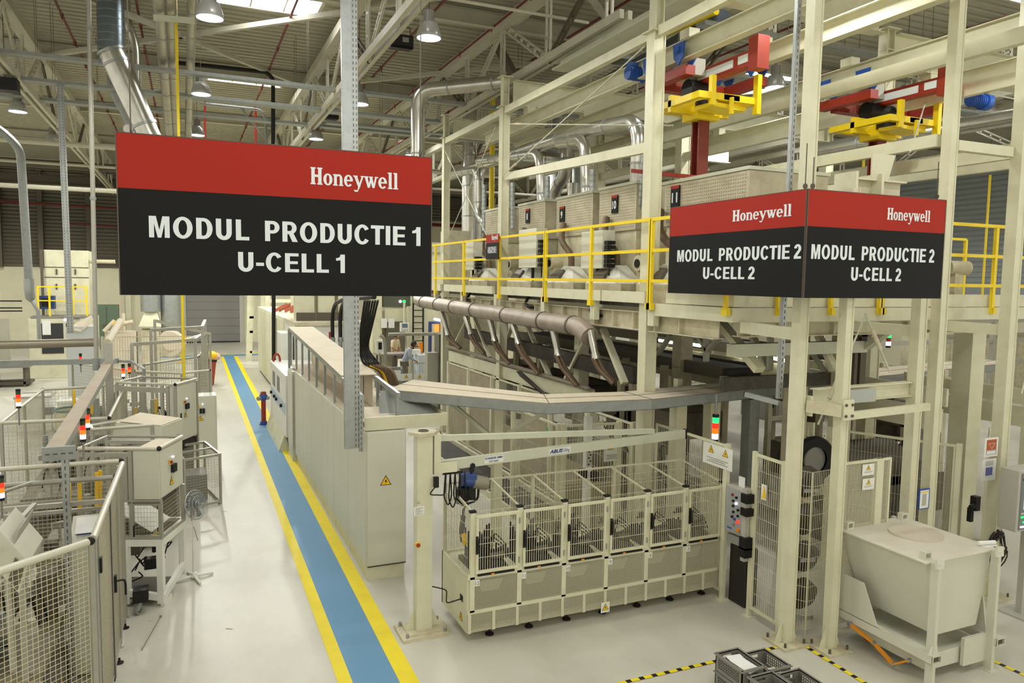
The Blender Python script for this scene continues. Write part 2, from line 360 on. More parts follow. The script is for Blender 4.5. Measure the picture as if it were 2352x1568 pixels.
# purlin trusses across
for y, lab in ((10.2, 'nearest cross purlin under the ribbed roof, right of the big sign post'), (18.1, 'cross purlin just behind the near lit roof light'), (26.2, 'cross purlin just in front of the second lit roof light'), (34.2, 'cross purlin beyond the second lit roof light'), (42.2, 'farthest cross purlin near the back wall')):
    m = MB(); m.ibeam((-12, y, 10.95), (35, y, 10.95), .2, .36); tag(m.build('roof_purlin', STEELW), lab, 'roof beam', 'cross purlins')
for a, b in (((-3.8, 18.2), (3.8, 26)), ((3.8, 18.2), (-3.8, 26)), ((3.8, 10.5), (11.4, 18)), ((11.4, 10.5), (3.8, 18)), ((11.4, 18.2), (3.8, 26)), ((11.4, 18.2), (19, 26)), ((19, 18.2), (11.4, 26)), ((19, 18.2), (27, 26))):
    m = MB(); m.beam((a[0], a[1], 10.7), (b[0], b[1], 10.7), .12, .12); tag(m.build('wind_brace', STEELW), 'diagonal wind brace lying flat under the ribbed roof deck', 'roof brace', 'roof wind braces')
# dark inclined strut right of the tall chimney duct
m = MB(); a = PY(1100, 30, 20); b = PY(1178, 168, 20); m.beam(a, b, .3, .16); tag(m.build('dark_strut', STEELB), 'dark brown inclined roof strut right of the tall silver pipe', 'roof strut')
# sprinkler pipes along the hall
for x, z, y0, y1, lab in ((-2.72, 10.85, 14, 50, 'leftmost dark red sprinkler pipe under the roof'), (-.95, 10.85, 14, 50, 'dark red sprinkler pipe beside the big spiral duct'), (2.48, 10.75, 14, 50, 'dark red sprinkler pipe crossing the first lit roof light'), (5.6, 10.8, 10, 50, 'dark red sprinkler pipe left of the tall silver pipe'), (7.3, 10.8, 10, 50, 'dark red sprinkler pipe right of the tall silver pipe'), (9.4, 10.8, 10, 50, 'dark red sprinkler pipe over the cream steel frames'), (14, 10.8, 12, 50, 'dark red sprinkler pipe over the crane trolleys'), (18, 10.8, 12, 50, 'dark red sprinkler pipe behind the tall right posts'), (23, 10.8, 12, 50, 'rightmost dark red sprinkler pipe under the roof')):
    t = thing('sprinkler_pipe', lab, 'sprinkler pipe', (x, 20, z), 'dark red sprinkler pipes')
    m = MB(); m.cyl((x, y0, z), (x, y1, z), .032, 8); m.build('pipe', SPR, t)
    m = MB(); y = y0+1
    while y < y1: m.cyl((x, y, z-.1), (x, y, z+.06), .02, 6); m.cyl((x, y-.06, z), (x, y+.06, z), .045, 8); y += 2.4
    m.build('sprinkler_head', SPR, t)
# dark red main along the back wall
m = MB(); m.cyl((-14, 52, 8.6), (-3.6, 52, 8.4), .07, 8); m.cyl((-3.75, 52, 8.4), (-3.75, 52, 4.8), .05, 8); m.cyl((-6.4, 52, 8.45), (-6.4, 52, 7.4), .05, 8); m.cyl((-6.4, 52, 7.4), (-3.75, 52, 7.3), .05, 8)
tag(m.build('fire_main', SPR), 'dark red fire main running along the louvred back wall', 'fire pipe')
m = MB(); m.cyl((4, 52.38, 8.3), (34, 52.38, 8.3), .12, 8); tag(m.build('fire_main', SPR), 'dark red pipe along the back wall behind the cream frames', 'fire pipe')
for px, y0, y1 in ((587, 235, 330), (471, 75, 330)):
    a = PY(px, y0, 30); b = PY(px, y1, 30); m = MB(); m.cyl(a, b, .035, 8); tag(m.build('fire_drop', mat('bright_red', (196, 40, 44), .5)), 'bright red vertical pipe above the big sign, %s' % ('right of the black pipe bracket' if px > 500 else 'beside the yellow pipe'), 'fire pipe')
# horizontal services: galvanised cable trays and conduits
def tray(a, b, lab, w=.3, h=.08, m0=GALVD, rungs=True, drops=4):
    a = V(a); b = V(b); t = thing('cable_tray', lab, 'cable tray', (a+b)/2, 'overhead cable trays'); d = (b-a).normalized(); s = d.cross(V((0, 0, 1))).normalized()*w/2
    m = MB(); m.beam(a+s, b+s, .025, h); m.beam(a-s, b-s, .025, h)
    n = int((b-a).length/.5)
    for i in range(n+1): p = a+(b-a)*(i/n); m.beam(p+s, p-s, .05, .02)
    m.beam(a, b, w, .012, (0, 0, 1), 0, -h*.4); m.build('tray', m0, t)
    m = MB()
    for i in range(drops): p = a+(b-a)*((i+.5)/drops); m.wire(p+s, V((p.x+s.x, p.y+s.y, HZ)), .006); m.wire(p-s, V((p.x-s.x, p.y-s.y, HZ)), .006)
    m.build('hanger_rod', STEELB, t); return t
tray((-12, 20.2, 9.3), (12, 20.2, 9.3), 'galvanised cable tray across the hall between the two lit roof lights', .25)
tray((-12, 22.6, 9.25), (12, 22.6, 9.25), 'galvanised cable tray just beyond the second lamp over the walkway', .4)
tray((-12, 25.2, 9.3), (14, 25.2, 9.3), 'perforated cable tray level with the girder, over the far walkway', .35)
tray((9, 15.5, 9.6), (30, 15.5, 9.6), 'perforated cable tray at top right behind the tall posts', .5)
tray((4.1, 24, 9.2), (18, 24, 9.2), 'cable tray behind the silver bent duct', .3)
tray((8.5, 11.2, 9.0), (24, 11.2, 9.0), 'galvanised tray passing behind the crane runway beams', .22)
for y, z, x0, x1, r, lab in ((29.5, 8.75, -12, 12, .09, 'long pale horizontal pipe across the hall above the big sign'), (33, 7.6, -14, -2, .09, 'pale horizontal pipe at left, in front of the louvred wall'), (37, 9.0, -12, 20, .06, 'thin pale pipe across the hall near the back wall'), (14.4, 9.9, 3.9, 8, .035, 'thin grey conduit across the top, left of the tall silver pipe'), (31.5, 9.0, -12, 14, .05, 'thin grey pipe across the hall behind the pipe bracket'), (41, 9.4, -14, 30, .15, 'dark brown pipe across the hall near the back wall')):
    m = MB(); m.cyl((x0, y, z), (x1, y, z), r, 8)
    tag(m.build('overhead_pipe', STEELB if 'dark' in lab else STEELW), lab, 'pipe', 'overhead pipes')
# far dark cross beams
for y, z in ((45, 9.9), (49, 9.6)):
    m = MB(); m.ibeam((-20, y, z), (35, y, z), .3, .5); tag(m.build('cross_beam', STEELB), 'dark cross beam %s the back wall high up' % ('well in front of' if y < 47 else 'right before'), 'roof beam')
# green-grey box beam and long dark round ducts over the press line
m = MB(); m.beam((7.55, 6, 8.98), (7.55, 14.6, 8.98), .2, .22); m.beam((7.4, 6, 8.88), (7.4, 14.6, 8.88), .3, .04); tag(m.build('service_beam', CREAMG), 'green-grey box beam running back above the press line', 'beam')
# ================================================================== LAMPS
def lamp_proto(loc, label):
    x, y, z = loc; t = thing('high_bay_lamp', label, 'ceiling lamp', loc, 'high bay lamps')
    m = MB(); m.lathe(loc, [(.225, 0), (.232, .03), (.222, .1), (.19, .2), (.135, .28), (.1, .3), (.09, .3)], 24)
    for i in range(24):
        a = i*math.pi/12; m.beam((x+.23*math.cos(a), y+.23*math.sin(a), z+.05), (x+.15*math.cos(a), y+.15*math.sin(a), z+.27), .006, .012)
    m.build('reflector', mat('lamp_reflector', (176, 176, 172), .3, .3), t)
    m = MB(); m.lathe(loc, [(0, .012), (.218, .012), (.222, .022), (0, .03)], 24); m.build('lens', LAMPE, t)
    m = MB(); m.cyl((x, y, z+.3), (x, y, z+.5), .1, 14)
    for i in range(10): a = i*math.pi/5; m.beam((x+.1*math.cos(a), y+.1*math.sin(a), z+.31), (x+.1*math.cos(a), y+.1*math.sin(a), z+.49), .012, .02)
    m.build('ballast_housing', GREY, t)
    m = MB(); m.cyl((x, y, z+.5), (x, y, z+.62), .015, 6); m.wire((x, y, z+.6), (x, y, HZ), .008); m.build('suspension', STEELB, t)
    return t
LAMPS = [(482, 42, 8.9, 'large high bay lamp at upper left in front of the near roof light'), (985, 88, 8.9, 'high bay lamp left of the tall silver pipe, beside the black heater'), (462, 217, 8.9, 'high bay lamp in front of the second roof light, beside the yellow pipe'), (453, 311, 8.9, 'high bay lamp just above the red band of the big left sign'), (41, 257, 8.9, 'high bay lamp at far left below the girder'), (121, 327, 8.9, 'high bay lamp at left close to the perforated post, in front of the louvred wall'), (726, 320, 8.9, 'high bay lamp just left of the sign post, under the girder end'), (1780, 202, 8.9, 'lit lamp right of the near crane trolley, its dome hidden by beams'), (2078, 242, 8.9, 'lit lamp just below the blue motor of the far crane'), (1690, 326, 8.9, 'lit lamp right of the red crane mast'), (2273, 384, 8.9, 'small lamp in front of the blue-grey side wall, on the yellow pipe'), (1293, 410, 8.9, 'small lamp among the exhaust pipes above plate 9'), (826, 240, 8.9, 'small lit lamp peeking out right of the sign post'), (945, 357, 8.9, 'small lamp left of the tall cream frame, above the big sign corner'), (1228, 362, 8.9, 'small lamp behind the silver bent ducts')]
lp = None
for px, py, z, lab in LAMPS:
    q = PZ(px, py, z)
    if lp is None: lp = lamp_proto(q, lab); o = lp
    else: o = dup(lp, q, lab)
def lamp_light(i, q, w, kind='SPOT'):
    L = bpy.data.lights.new('lamp_light', kind); L.energy = w; L.shadow_soft_size = .1
    if kind == 'SPOT': L.spot_size = math.radians(172); L.spot_blend = .35
    else: L.energy = w*.85
    L.color = (1, 1, .94)
    ob = bpy.data.objects.new('lamp_light', L); COL.objects.link(ob); ob.location = V(q)-V((0, 0, .16)); return ob
for i, (px, py, z, lab) in enumerate(LAMPS): lamp_light(i, PZ(px, py, z), LAMP_W)
for x, y in ((.45, 8.4), (-4.2, 8.4), (4.3, 8.4), (8.4, 8.0), (12.6, 7.6), (-4.2, 14.3), (.45, 2.4), (4.3, 2.4), (8.4, 2.4), (16.6, 6), (-8.4, 20), (-8.4, 28)): lamp_light(0, V((x, y, 8.95)), LAMP_W*.72)   # the same lamp grid outside the frame
for x, y, lab in ((.44, 33, 'added fill lamp over the far walkway, hidden behind the big left sign'), (.44, 40, 'added fill lamp before the shutter, hidden behind the big left sign'), (4.2, 33, 'added fill lamp above the cream enclosure, hidden behind the big left sign'), (8.2, 33, 'added fill lamp hidden behind the sign post and the big left sign'), (8.2, 41, 'added fill lamp near the back wall, hidden behind the big left sign'), (-9.5, 33, 'added fill lamp at the far left before the louvred wall'), (-9.5, 43, 'added fill lamp near the louvred back wall, far left'), (24, 24, 'added fill lamp at the far right, behind the tall posts'), (29, 12, 'added fill lamp close to the blue grey side wall')): dup(lp, (x, y, 8.95), lab); lamp_light(0, V((x, y, 8.95)), LAMP_W*(4.2 if x < 20 else 2.2))  # stronger lamps added out of sight to brighten the back and right walls
# ================================================================== HANGING SIGNS
def sign(o, right, w, h, lines, label, logo, band=.335, lx=.5, wires=()):
    """o = lower left corner of the face"""
    o = V(o); r = V(right).normalized(); u = V((0, 0, 1)); n = r.cross(u)
    t = thing('hanging_sign', label, 'sign', o+r*w/2, None)
    m = MB(); m.prism([o, o+r*w, o+r*w+u*h*(1-band), o+u*h*(1-band)], n*-.03); m.build('lower_panel', SBLK, t)
    m = MB(); m.prism([o+u*h*(1-band), o+r*w+u*h*(1-band), o+r*w+u*h, o+u*h], n*-.03); m.build('header_band', RED, t, 'red header band')
    m = MB(); m.beam(o+u*(h+.004)-n*.015, o+r*w+u*(h+.004)-n*.015, .034, .008); m.beam(o-n*.015-r*.004, o-n*.015+u*h-r*.004, .034, .008, r); m.beam(o+r*(w+.004)-n*.015, o+r*(w+.004)-n*.015+u*h, .034, .008, r); m.build('edge_strip', mat('sign_edge', (84, 74, 62), .5), t)
    for body, cx, bz, ch, tw in lines: sans_mb(body, o+r*(w*cx)+u*(h*bz)+n*.001, r, u, h*ch, w*tw).build('lettering', SWHT, t, 'white lettering')
    mb = logo_mb(o+r*(w*logo[0])+u*(h*logo[1])+n*.001, r, u, h*logo[2], w*logo[3]); mb.build('logo_lettering', SWHT, t, 'white company lettering')
    m = MB()
    for k, zt in wires:
        p = o+r*(w*k)+u*h-n*.015; m.lathe(p+u*.04, [(.0, -.006), (.03, -.006), (.03, .006), (0, .006)], 12, r); m.wire(p+u*.03, p+u*zt, .006)
    if m.v: m.build('hanging_wire', STEELB, t)
    return t
def logo_mb(o, r, u, h, w):
    """bold slab lettering of the header word, cut as thick glyphs: 'Honeywell'"""
    o = V(o); r = V(r).normalized(); u = V(u).normalized(); n = r.cross(u); mb = MB()
    kk = [0]
    def poly(pts): kk[0] += 1; mb.prism([P_(x, y) for x, y in pts], n*(.002+kk[0]*1.5e-5))
    def bar(x0, y0, x1, y1): poly([(x0, y0), (x1, y0), (x1, y1), (x0, y1)])
    W = [74, 56, 62, 56, 62, 84, 56, 34, 34]; tot = sum(W)
    def P_(x, y): return o+r*((x-tot/2)/tot*w)+u*(y/100*h)
    def ell(cx, cy, rx, ry, tx, ty, a0=0, a1=360, k=16):
        for i in range(k):
            a = math.radians(a0+(a1-a0)*i/k); b = math.radians(a0+(a1-a0)*(i+1)/k)
            poly([(cx+rx*math.cos(a), cy+ry*math.sin(a)), (cx+rx*math.cos(b), cy+ry*math.sin(b)), (cx+(rx-tx)*math.cos(b), cy+(ry-ty)*math.sin(b)), (cx+(rx-tx)*math.cos(a), cy+(ry-ty)*math.sin(a))])
    x = 0; xh = 68
    # H
    for k in (8, 46): bar(x+k, 0, x+k+19, 100); bar(x+k-5, 0, x+k+24, 8); bar(x+k-5, 92, x+k+24, 100)
    bar(x+25, 44, x+48, 58); x += 74
    def oo(x): ell(x+27, xh/2, 26, xh/2+1.5, 17, 9)
    oo(x); x += 56
    bar(x+6, 0, x+22, xh); bar(x+1, 0, x+27, 7); bar(x+1, xh-8, x+22, xh); ell(x+33, 42, 21, xh-42+1, 15, 10, 0, 140, 10); bar(x+39, 0, x+54, 43); bar(x+34, 0, x+59, 7); x += 62
    def ee(x): ell(x+27, xh/2, 26, xh/2+1.5, 16, 9, 8, 320); bar(x+10, 31, x+52, 40); bar(x+39, 38, x+53, 44)
    ee(x); x += 56
    poly([(x+2, xh), (x+20, xh), (x+42, 4), (x+26, 4)]); poly([(x+50, xh), (x+60, xh), (x+34, -10), (x+22, -22), (x+27, 0)]); bar(x-1, xh-7, x+25, xh); bar(x+43, xh-7, x+63, xh); ell(x+16, -18, 14, 12, 12, 9, 180, 360, 6); x += 62
    for k in (0, 28): poly([(x+k+3, xh), (x+k+20, xh), (x+k+34, 0), (x+k+22, 0)])
    for k in (22, 50): poly([(x+k+0, 0), (x+k+12, 0), (x+k+27, xh), (x+k+18, xh)])
    bar(x-1, xh-7, x+26, xh); bar(x+30, xh-7, x+52, xh); bar(x+64, xh-7, x+84, xh); x += 84
    ee(x); x += 56
    for k in range(2): bar(x+8, 0, x+25, 100); bar(x+2, 0, x+31, 7); bar(x+2, 92, x+25, 100); x += 34
    return mb
SY = 6.2
a = PY(280, 677, SY); b = PY(985, 682, SY)
SW1 = 2.39; sx = -.445
sign((sx, SY, 4.245), (1, 0, 0), SW1, 1.18, [('MODUL  PRODUCTIE 1', .525, .365, .135, .895), ('U-CELL 1', .52, .16, .128, .365)], 'wide hanging red and black sign reading MODUL PRODUCTIE 1, U-CELL 1', (.727, .76, .115, .305), wires=((.04, 4), (.96, 4)))
sign((6.21, 8.7, 4.245), (0, -1, 0), 2.48, 1.18, [('MODUL  PRODUCTIE 2', .53, .365, .135, .92), ('U-CELL 2', .50, .17, .128, .40)], 'left face of the hanging MODUL PRODUCTIE 2 corner signs, running back along the press line', (.72, .77, .115, .40), wires=((.985, .5),))
sign((6.225, 6.2, 4.245), (1, 0, 0), 2.19, 1.18, [('MODUL  PRODUCTIE 2', .48, .365, .135, .905), ('U-CELL 2', .495, .17, .128, .375)], 'right face of the hanging MODUL PRODUCTIE 2 corner signs, facing the camera', (.715, .77, .115, .33), wires=((.03, .35), (.93, .45)))
# ================================================================== STEEL FRAME OF THE PRESS LINE (x >= 6.7)
def column(x, y, z0, z1, w, label, cap=None, plate=True, m=CREAM, d=None):
    d = d or w; t = thing('steel_column', label, 'steel column', (x, y, z0), 'cream steel columns')
    mb = MB(); mb.box((x-w/2, y-d/2, z0), (x-w/2+.02, y+d/2, z1)); mb.box((x+w/2-.02, y-d/2, z0), (x+w/2, y+d/2, z1)); mb.box((x-w/2+.02, y-d*.42, z0), (x+w/2-.02, y-d*.38, z1)); mb.box((x-w/2+.02, y+d*.38, z0), (x+w/2-.02, y+d*.42, z1)); mb.build('shaft', m, t)
    if plate:
        mb = MB(); mb.cbox((x, y, z0+.015), w+.26, d+.26, .03); mb.build('base_plate', CREAM2, t)
        mb = MB()
        for sx in (-1, 1):
            for sy in (-1, 1): mb.cyl((x+sx*(w/2+.08), y+sy*(d/2+.08), z0+.03), (x+sx*(w/2+.08), y+sy*(d/2+.08), z0+.08), .016, 6)
        mb.build('anchor_bolt', STEELB, t)
        mb = MB(); mb.prism([(x-w/2, y-.01, z0+.03), (x-w/2-.1, y-.01, z0+.03), (x-w/2, y-.01, z0+.28)], (0, .02, 0)); mb.prism([(x+w/2, y-.01, z0+.03), (x+w/2+.1, y-.01, z0+.03), (x+w/2, y-.01, z0+.28)], (0, .02, 0)); mb.build('gusset', m, t)
    if cap:
        mb = MB(); mb.cbox((x, y, z1+.01), w+.12, d+.1, .02); mb.ibeam((x, y, z1+.02), (x, y, cap), w*.8, w*.8, .02, (1, 0, 0)); mb.cbox((x, y, cap), w+.1, d+.08, .02)
        for z in (z1+.02+(cap-z1)*.5,): mb.cbox((x, y, z), w*.85, d*.85, .015)
        mb.build('head', m, t)
    return t
column(6.7, 9.9, 0, 8.2, .21, 'cream column between exhaust box 11 and the yellow railing, rising past the crane', 9.6)
column(6.7, 15.85, 0, 8.28, .19, 'cream column in the middle of the row, left of number plate 8', 8.95)
column(6.7, 20.0, 0, 8.28, .18, 'cream column farthest back, just right of the big left sign', 8.9)
column(6.67, 6.68, 0, 10.6, .137, 'tall cream column passing behind the corner of the right hand signs')
column(7.05, 6.36, 0, 5.5, .12, 'short cream post left of the white hopper')
column(9.12, 6.72, 0, 10.6, .14, 'tall cream column behind the hopper, right end of the hanging sign')
column(8.74, 6.72, 0, 4.6, .14, 'shorter cream column just left of the tall one behind the hopper')
column(10.4, 6.63, 0, 10.6, .16, 'tall cream column at the right edge of the picture with notices on it')
column(11.62, 9.9, 0, 8.2, .24, 'cream column with a dark cable groove between the two right hand tall posts', 8.95)
column(11.62, 15.85, 0, 8.28, .27, 'far side cream column behind the red crane mast', 8.95)
column(11.62, 20.0, 0, 8.28, .27, 'far side cream column at the back of the press line, by the small lamp', 8.9)
column(16.5, 9.9, 0, 8.2, .24, 'cream column at far right beside the thin yellow pipe', 8.95)
column(16.5, 15.85, 0, 8.2, .27, 'cream column in the back right, behind the long silver pipe', 8.95)
def ybeam(x, y0, y1, z, w, h, label, kind='i', m=CREAM):
    mb = MB(); mb.ibeam((x, y0, z), (x, y1, z), w, h) if kind == 'i' else mb.beam((x, y0, z), (x, y1, z), w, h)
    return tag(mb.build('steel_beam', m), label, 'steel beam', 'cream steel beams')
def xbeam(y, x0, x1, z, w, h, label, kind='i', m=CREAM):
    mb = MB(); mb.ibeam((x0, y, z), (x1, y, z), w, h) if kind == 'i' else mb.beam((x0, y, z), (x1, y, z), w, h)
    return tag(mb.build('steel_beam', m), label, 'steel beam', 'cream steel beams')
ybeam(6.7, 20.0, 15.99, 8.2, .12, .15, 'square top rail between the two farthest cream columns', 'b')
ybeam(6.7, 15.71, 10.03, 8.2, .12, .15, 'square top rail from the middle column to the column by the crane', 'b')
ybeam(6.7, 9.77, 3.0, 8.2, .12, .15, 'square top rail leaving the picture at the top right', 'b')
mb = MB(); mb.beam((6.7, 15.7, 6.72), (6.7, 10.03, 6.5), .09, .16); tag(mb.build('steel_beam', CREAM), 'square rail at mid height crossing in front of the exhaust ducts', 'steel beam', 'cream steel beams')
ybeam(9.08, 14, 6.85, 6.3, .1, .16, 'square rail behind the red mast and the tall columns, above the signs', 'b')
xbeam(20.0, 6.9, 16.5, 8.58, .22, .5, 'cross beam on the farthest frame')
xbeam(15.85, 6.9, 16.5, 8.62, .24, .56, 'cross beam on the middle frame above the bent silver duct')
xbeam(9.9, 6.9, 11.4, 9.2, .26, .7, 'deep cross beam at the top above the near crane')
xbeam(9.9, 11.8, 16.4, 8.6, .26, .6, 'cross beam right of the grooved column')
xbeam(6.7, 9.2, 10.3, 6.22, .1, .13, 'short square rail at upper right between the two tall posts', 'b')
for x, z, y0, lab in ((7.32, 8.05, 18.6, 'crane runway beam carrying the left end of the near red crane'), (8.78, 8.12, 20, 'crane runway beam carrying the right end of the near red crane'), (10.75, 8.05, 20, 'crane runway beam in front of the far crane'), (12.75, 8.05, 20, 'crane runway beam carrying the blue motor of the far crane')):
    t = thing('runway_beam', lab, 'crane beam', (x, 12, z-.15), 'crane runway beams')
    mb = MB(); mb.ibeam((x, 4, z), (x, y0, z), .16, .3, .016); mb.build('beam', CREAM, t)
    mb = MB()
    for y in (6.7, 9.9, 15.85):
        if y < y0: mb.cbox((x, y, z+.22), .2, .24, .14)
    mb.build('hanger', CREAM, t)
for x, z, lab in ((11.62, 6.45, 'square rail at mid height on the far side frame'), (11.62, 7.55, 'square rail under the runway beams on the far side frame'), (9.55, 7.5, 'square rail crossing behind the red crane mast'), (16.5, 7.4, 'square rail at far right above the long silver pipe'), (14.2, 6.7, 'square rail low behind the grooved column')):
    ybeam(x, 5.5, 20.5, z, .12, .2, lab, 'b')
for x, y, z, lab in ((11.62, 6.3, 6.2, 0),): pass
# end-frame girders of the near bay, above the signs
mb = MB(); mb.ibeam((7.2, 6.6, 5.5), (8.1, 6.6, 5.5), .2, .32, .02)
for x in (7.2, 7.62): mb.box((x-.02, 6.44, 5.25), (x+.02, 6.76, 5.72))
mb.prism([(7.5, 6.5, 5.66), (7.78, 6.5, 5.66), (7.83, 6.46, 5.95), (7.45, 6.46, 5.95)], (0, .02, 0))
tag(mb.build('bracket_beam', CREAM), 'bolted cream bracket beam peeking over the right hand sign', 'steel bracket')
# tie rods
def rod(a, b, label, r=.012):
    mb = MB(); a = V(a); b = V(b); mb.cyl(a, b, r, 6); d = (b-a).normalized()
    t = tag(mb.build('tie_rod', CREAMG), label, 'tie rod', 'bracing rods')
    mb = MB(); mb.cyl(a+d*.35, a+d*.65, r*2.2, 8); mb.build('turnbuckle', CREAM2, t); return t
rod((6.6, 15.6, 6.75), (6.62, 10.1, 8.05), 'bracing rod rising to the right across the exhaust pipes')
rod((6.62, 15.5, 7.85), (7.2, 10.1, 6.9), 'bracing rod falling to the right behind the rail')
rod((6.6, 19.8, 7.9), (6.62, 16.1, 5.0), 'bracing rod between the two farthest columns')
rod((6.62, 16.2, 7.9), (6.6, 19.6, 5.4), 'second bracing rod crossing between the two farthest columns')
rod((11.6, 6.7, 6.9), (11.7, 9.6, 8.1), 'bracing rod at upper right near the far crane')
rod((9.0, 7.2, 6.2), (11.55, 9.0, 7.5), 'long bracing rod running up to the far right column')
rod((6.9, 6.56, 2.72), (7.65, 6.6, 4.05), 'bracing rod with chain link rising to the right below the signs')
rod((8.12, 6.6, 3.3), (7.65, 6.62, 4.05), 'bracing rod falling to the right below the signs')
rod((10.75, 6.6, 2.9), (11.6, 6.9, 4.0), 'bracing rod at the right edge below the yellow railing')
# ================================================================== PLATFORM
t = thing('platform_edge', 'cream platform edge with ribbed steel beams under the yellow railing', 'platform', (6.75, 14, 3.6))
mb = MB()
for a, b in ((9.75, 11.05), (11.1, 15.6), (16.05, 19.6), (19.9, 23)): mb.box((6.52, a, 4.06), (6.6, b, 4.24))
mb.build('kick_plate', CREAM, t)
mb = MB()
for a, b in ((8.2, 9.78), (10.02, 15.74), (15.96, 19.9), (20.1, 23)): mb.ibeam((6.72, a, 3.77), (6.72, b, 3.77), .2, .3)
y = 9
while y < 23: mb.box((6.63, y-.01, 3.64), (6.72, y+.01, 3.9)); y += .62
mb.build('edge_beam', CREAM2, t)
mb = MB(); mb.box((6.82, 8, 3.98), (11.45, 23, 4.04)); mb.build('deck', DARK, t)
mb = MB(); y = 9.6
for y in (9.6, 11.4, 13.4, 15.9, 18.2, 20.5, 22.6): mb.box((6.54, y-.08, 3.72), (6.64, y+.08, 4.06))
mb.build('bracket', CREAM, t)
t2 = thing('platform_edge', 'stacked cream edge plates of the platform end below the right hand signs', 'platform', (9.5, 7.8, 3.7))
mb = MB(); mb.box((6.6, 7.78, 4.08), (13, 7.86, 4.27)); mb.build('upper_plate', CREAM, t2)
mb = MB(); mb.box((6.55, 7.74, 3.88), (13, 7.84, 4.07)); mb.build('lower_plate', CREAM, t2)
mb = MB(); mb.box((6.55, 7.84, 3.88), (6.65, 9.7, 4.07)); mb.box((6.6, 7.86, 4.08), (6.68, 9.3, 4.27)); mb.build('side_plate', CREAM, t2)
mb = MB(); mb.ibeam((6.82, 7.95, 3.77), (11.4, 7.95, 3.77), .2, .2)
x = 7
while x < 11.3: mb.box((x-.01, 7.86, 3.69), (x+.01, 7.95, 3.85)); x += .5
mb.build('edge_beam', CREAM2, t2)
for x0, x1, ya, lab in ((6.72, 6.69, 6.76, 'short cream tie beam from the platform corner to the tall column below the sign'), (8.6, 8.74, 6.8, 'short cream tie beam to the shorter column behind the hopper'), (10.2, 10.4, 6.72, 'short cream tie beam to the last tall column')):
    mb = MB(); mb.beam((x0, 7.73, 3.82), (x1, ya, 3.8), .09, .15); tag(mb.build('tie_beam', CREAM), lab, 'steel beam', 'short tie beams')
def railing(a, b, label, n, z=4.24, foot=True):
    a = V((a[0], a[1], z)); b = V((b[0], b[1], z)); t = thing('guard_railing', label, 'railing', a, 'yellow guard railings'); u = V((0, 0, 1))
    for hh, nm in ((1.1, 'top_rail'), (.63, 'middle_rail'), (.17, 'lower_rail')):
        mb = MB(); mb.beam(a+u*hh, b+u*hh, .04, .05); mb.build(nm, YEL, t)
    for i in range(n+1):
        p = a+(b-a)*(i/n); mb = MB(); mb.beam(p-u*.24, p+u*1.1, .05, .06, b-a); mb.cbox(p-u*.22, .07, .12, .1); mb.build('post', YEL, t)
    return t
railing((6.5, 9.6), (6.5, 13.2), 'yellow railing in front of exhaust boxes 9 and 10', 2)
railing((6.5, 13.24), (6.5, 17.9), 'yellow railing carrying the small sign, below plate 8', 2)
railing((6.5, 17.95), (6.5, 22.6), 'yellow railing just right of the big left sign', 2)
railing((6.5, 7.82), (6.5, 9.56), 'yellow railing behind the left face of the corner signs', 1)
railing((7.3, 7.72), (9.2, 7.72), 'yellow railing mostly hidden behind the right sign', 2)
railing((9.24, 7.72), (12.9, 7.72), 'yellow railing at right edge past the hanging sign', 3)
railing((9.6, 10.2), (14.5, 10.2), 'second yellow railing farther back at the right edge', 3)
# small sign on the railing
o = PX(1116, 596, 6.44); w_ = PX(1145, 596, 6.44).y-o.y; hh = PX(1116, 540, 6.44).z-o.z
t = thing('railing_sign', 'small red and black sign reading LINIE PRESARE 2, PRESSING LINE 2 on the yellow railing', 'sign', o+V((0, w_/2, 0)))
r_ = V((0, -1, 0)); o2 = o; W = abs(w_); u_ = V((0, 0, 1)); nn = V((-1, 0, 0))
mb = MB(); mb.box((6.44, o.y, o.z), (6.455, o.y-W, o.z+hh*.66)); mb.build('lower_panel', SBLK, t)
mb = MB(); mb.box((6.44, o.y, o.z+hh*.66), (6.455, o.y-W, o.z+hh)); mb.build('header_band', RED, t, 'red header band')
mb = text_mb('LINIE PRESARE 2', o+r_*W*.5+u_*hh*.38+nn*.002, r_, u_, .075, W*.68, .01); text_mb('PRESSING LINE 2', o+r_*W*.5+u_*hh*.25+nn*.002, r_, u_, .075, W*.68, .01, mb=mb); mb.build('lettering', SWHT, t, 'white lettering')
logo_mb(o+r_*W*.7+u_*hh*.78+nn*.002, r_, u_, .11, W*.48).build('logo_lettering', SWHT, t, 'white company lettering')
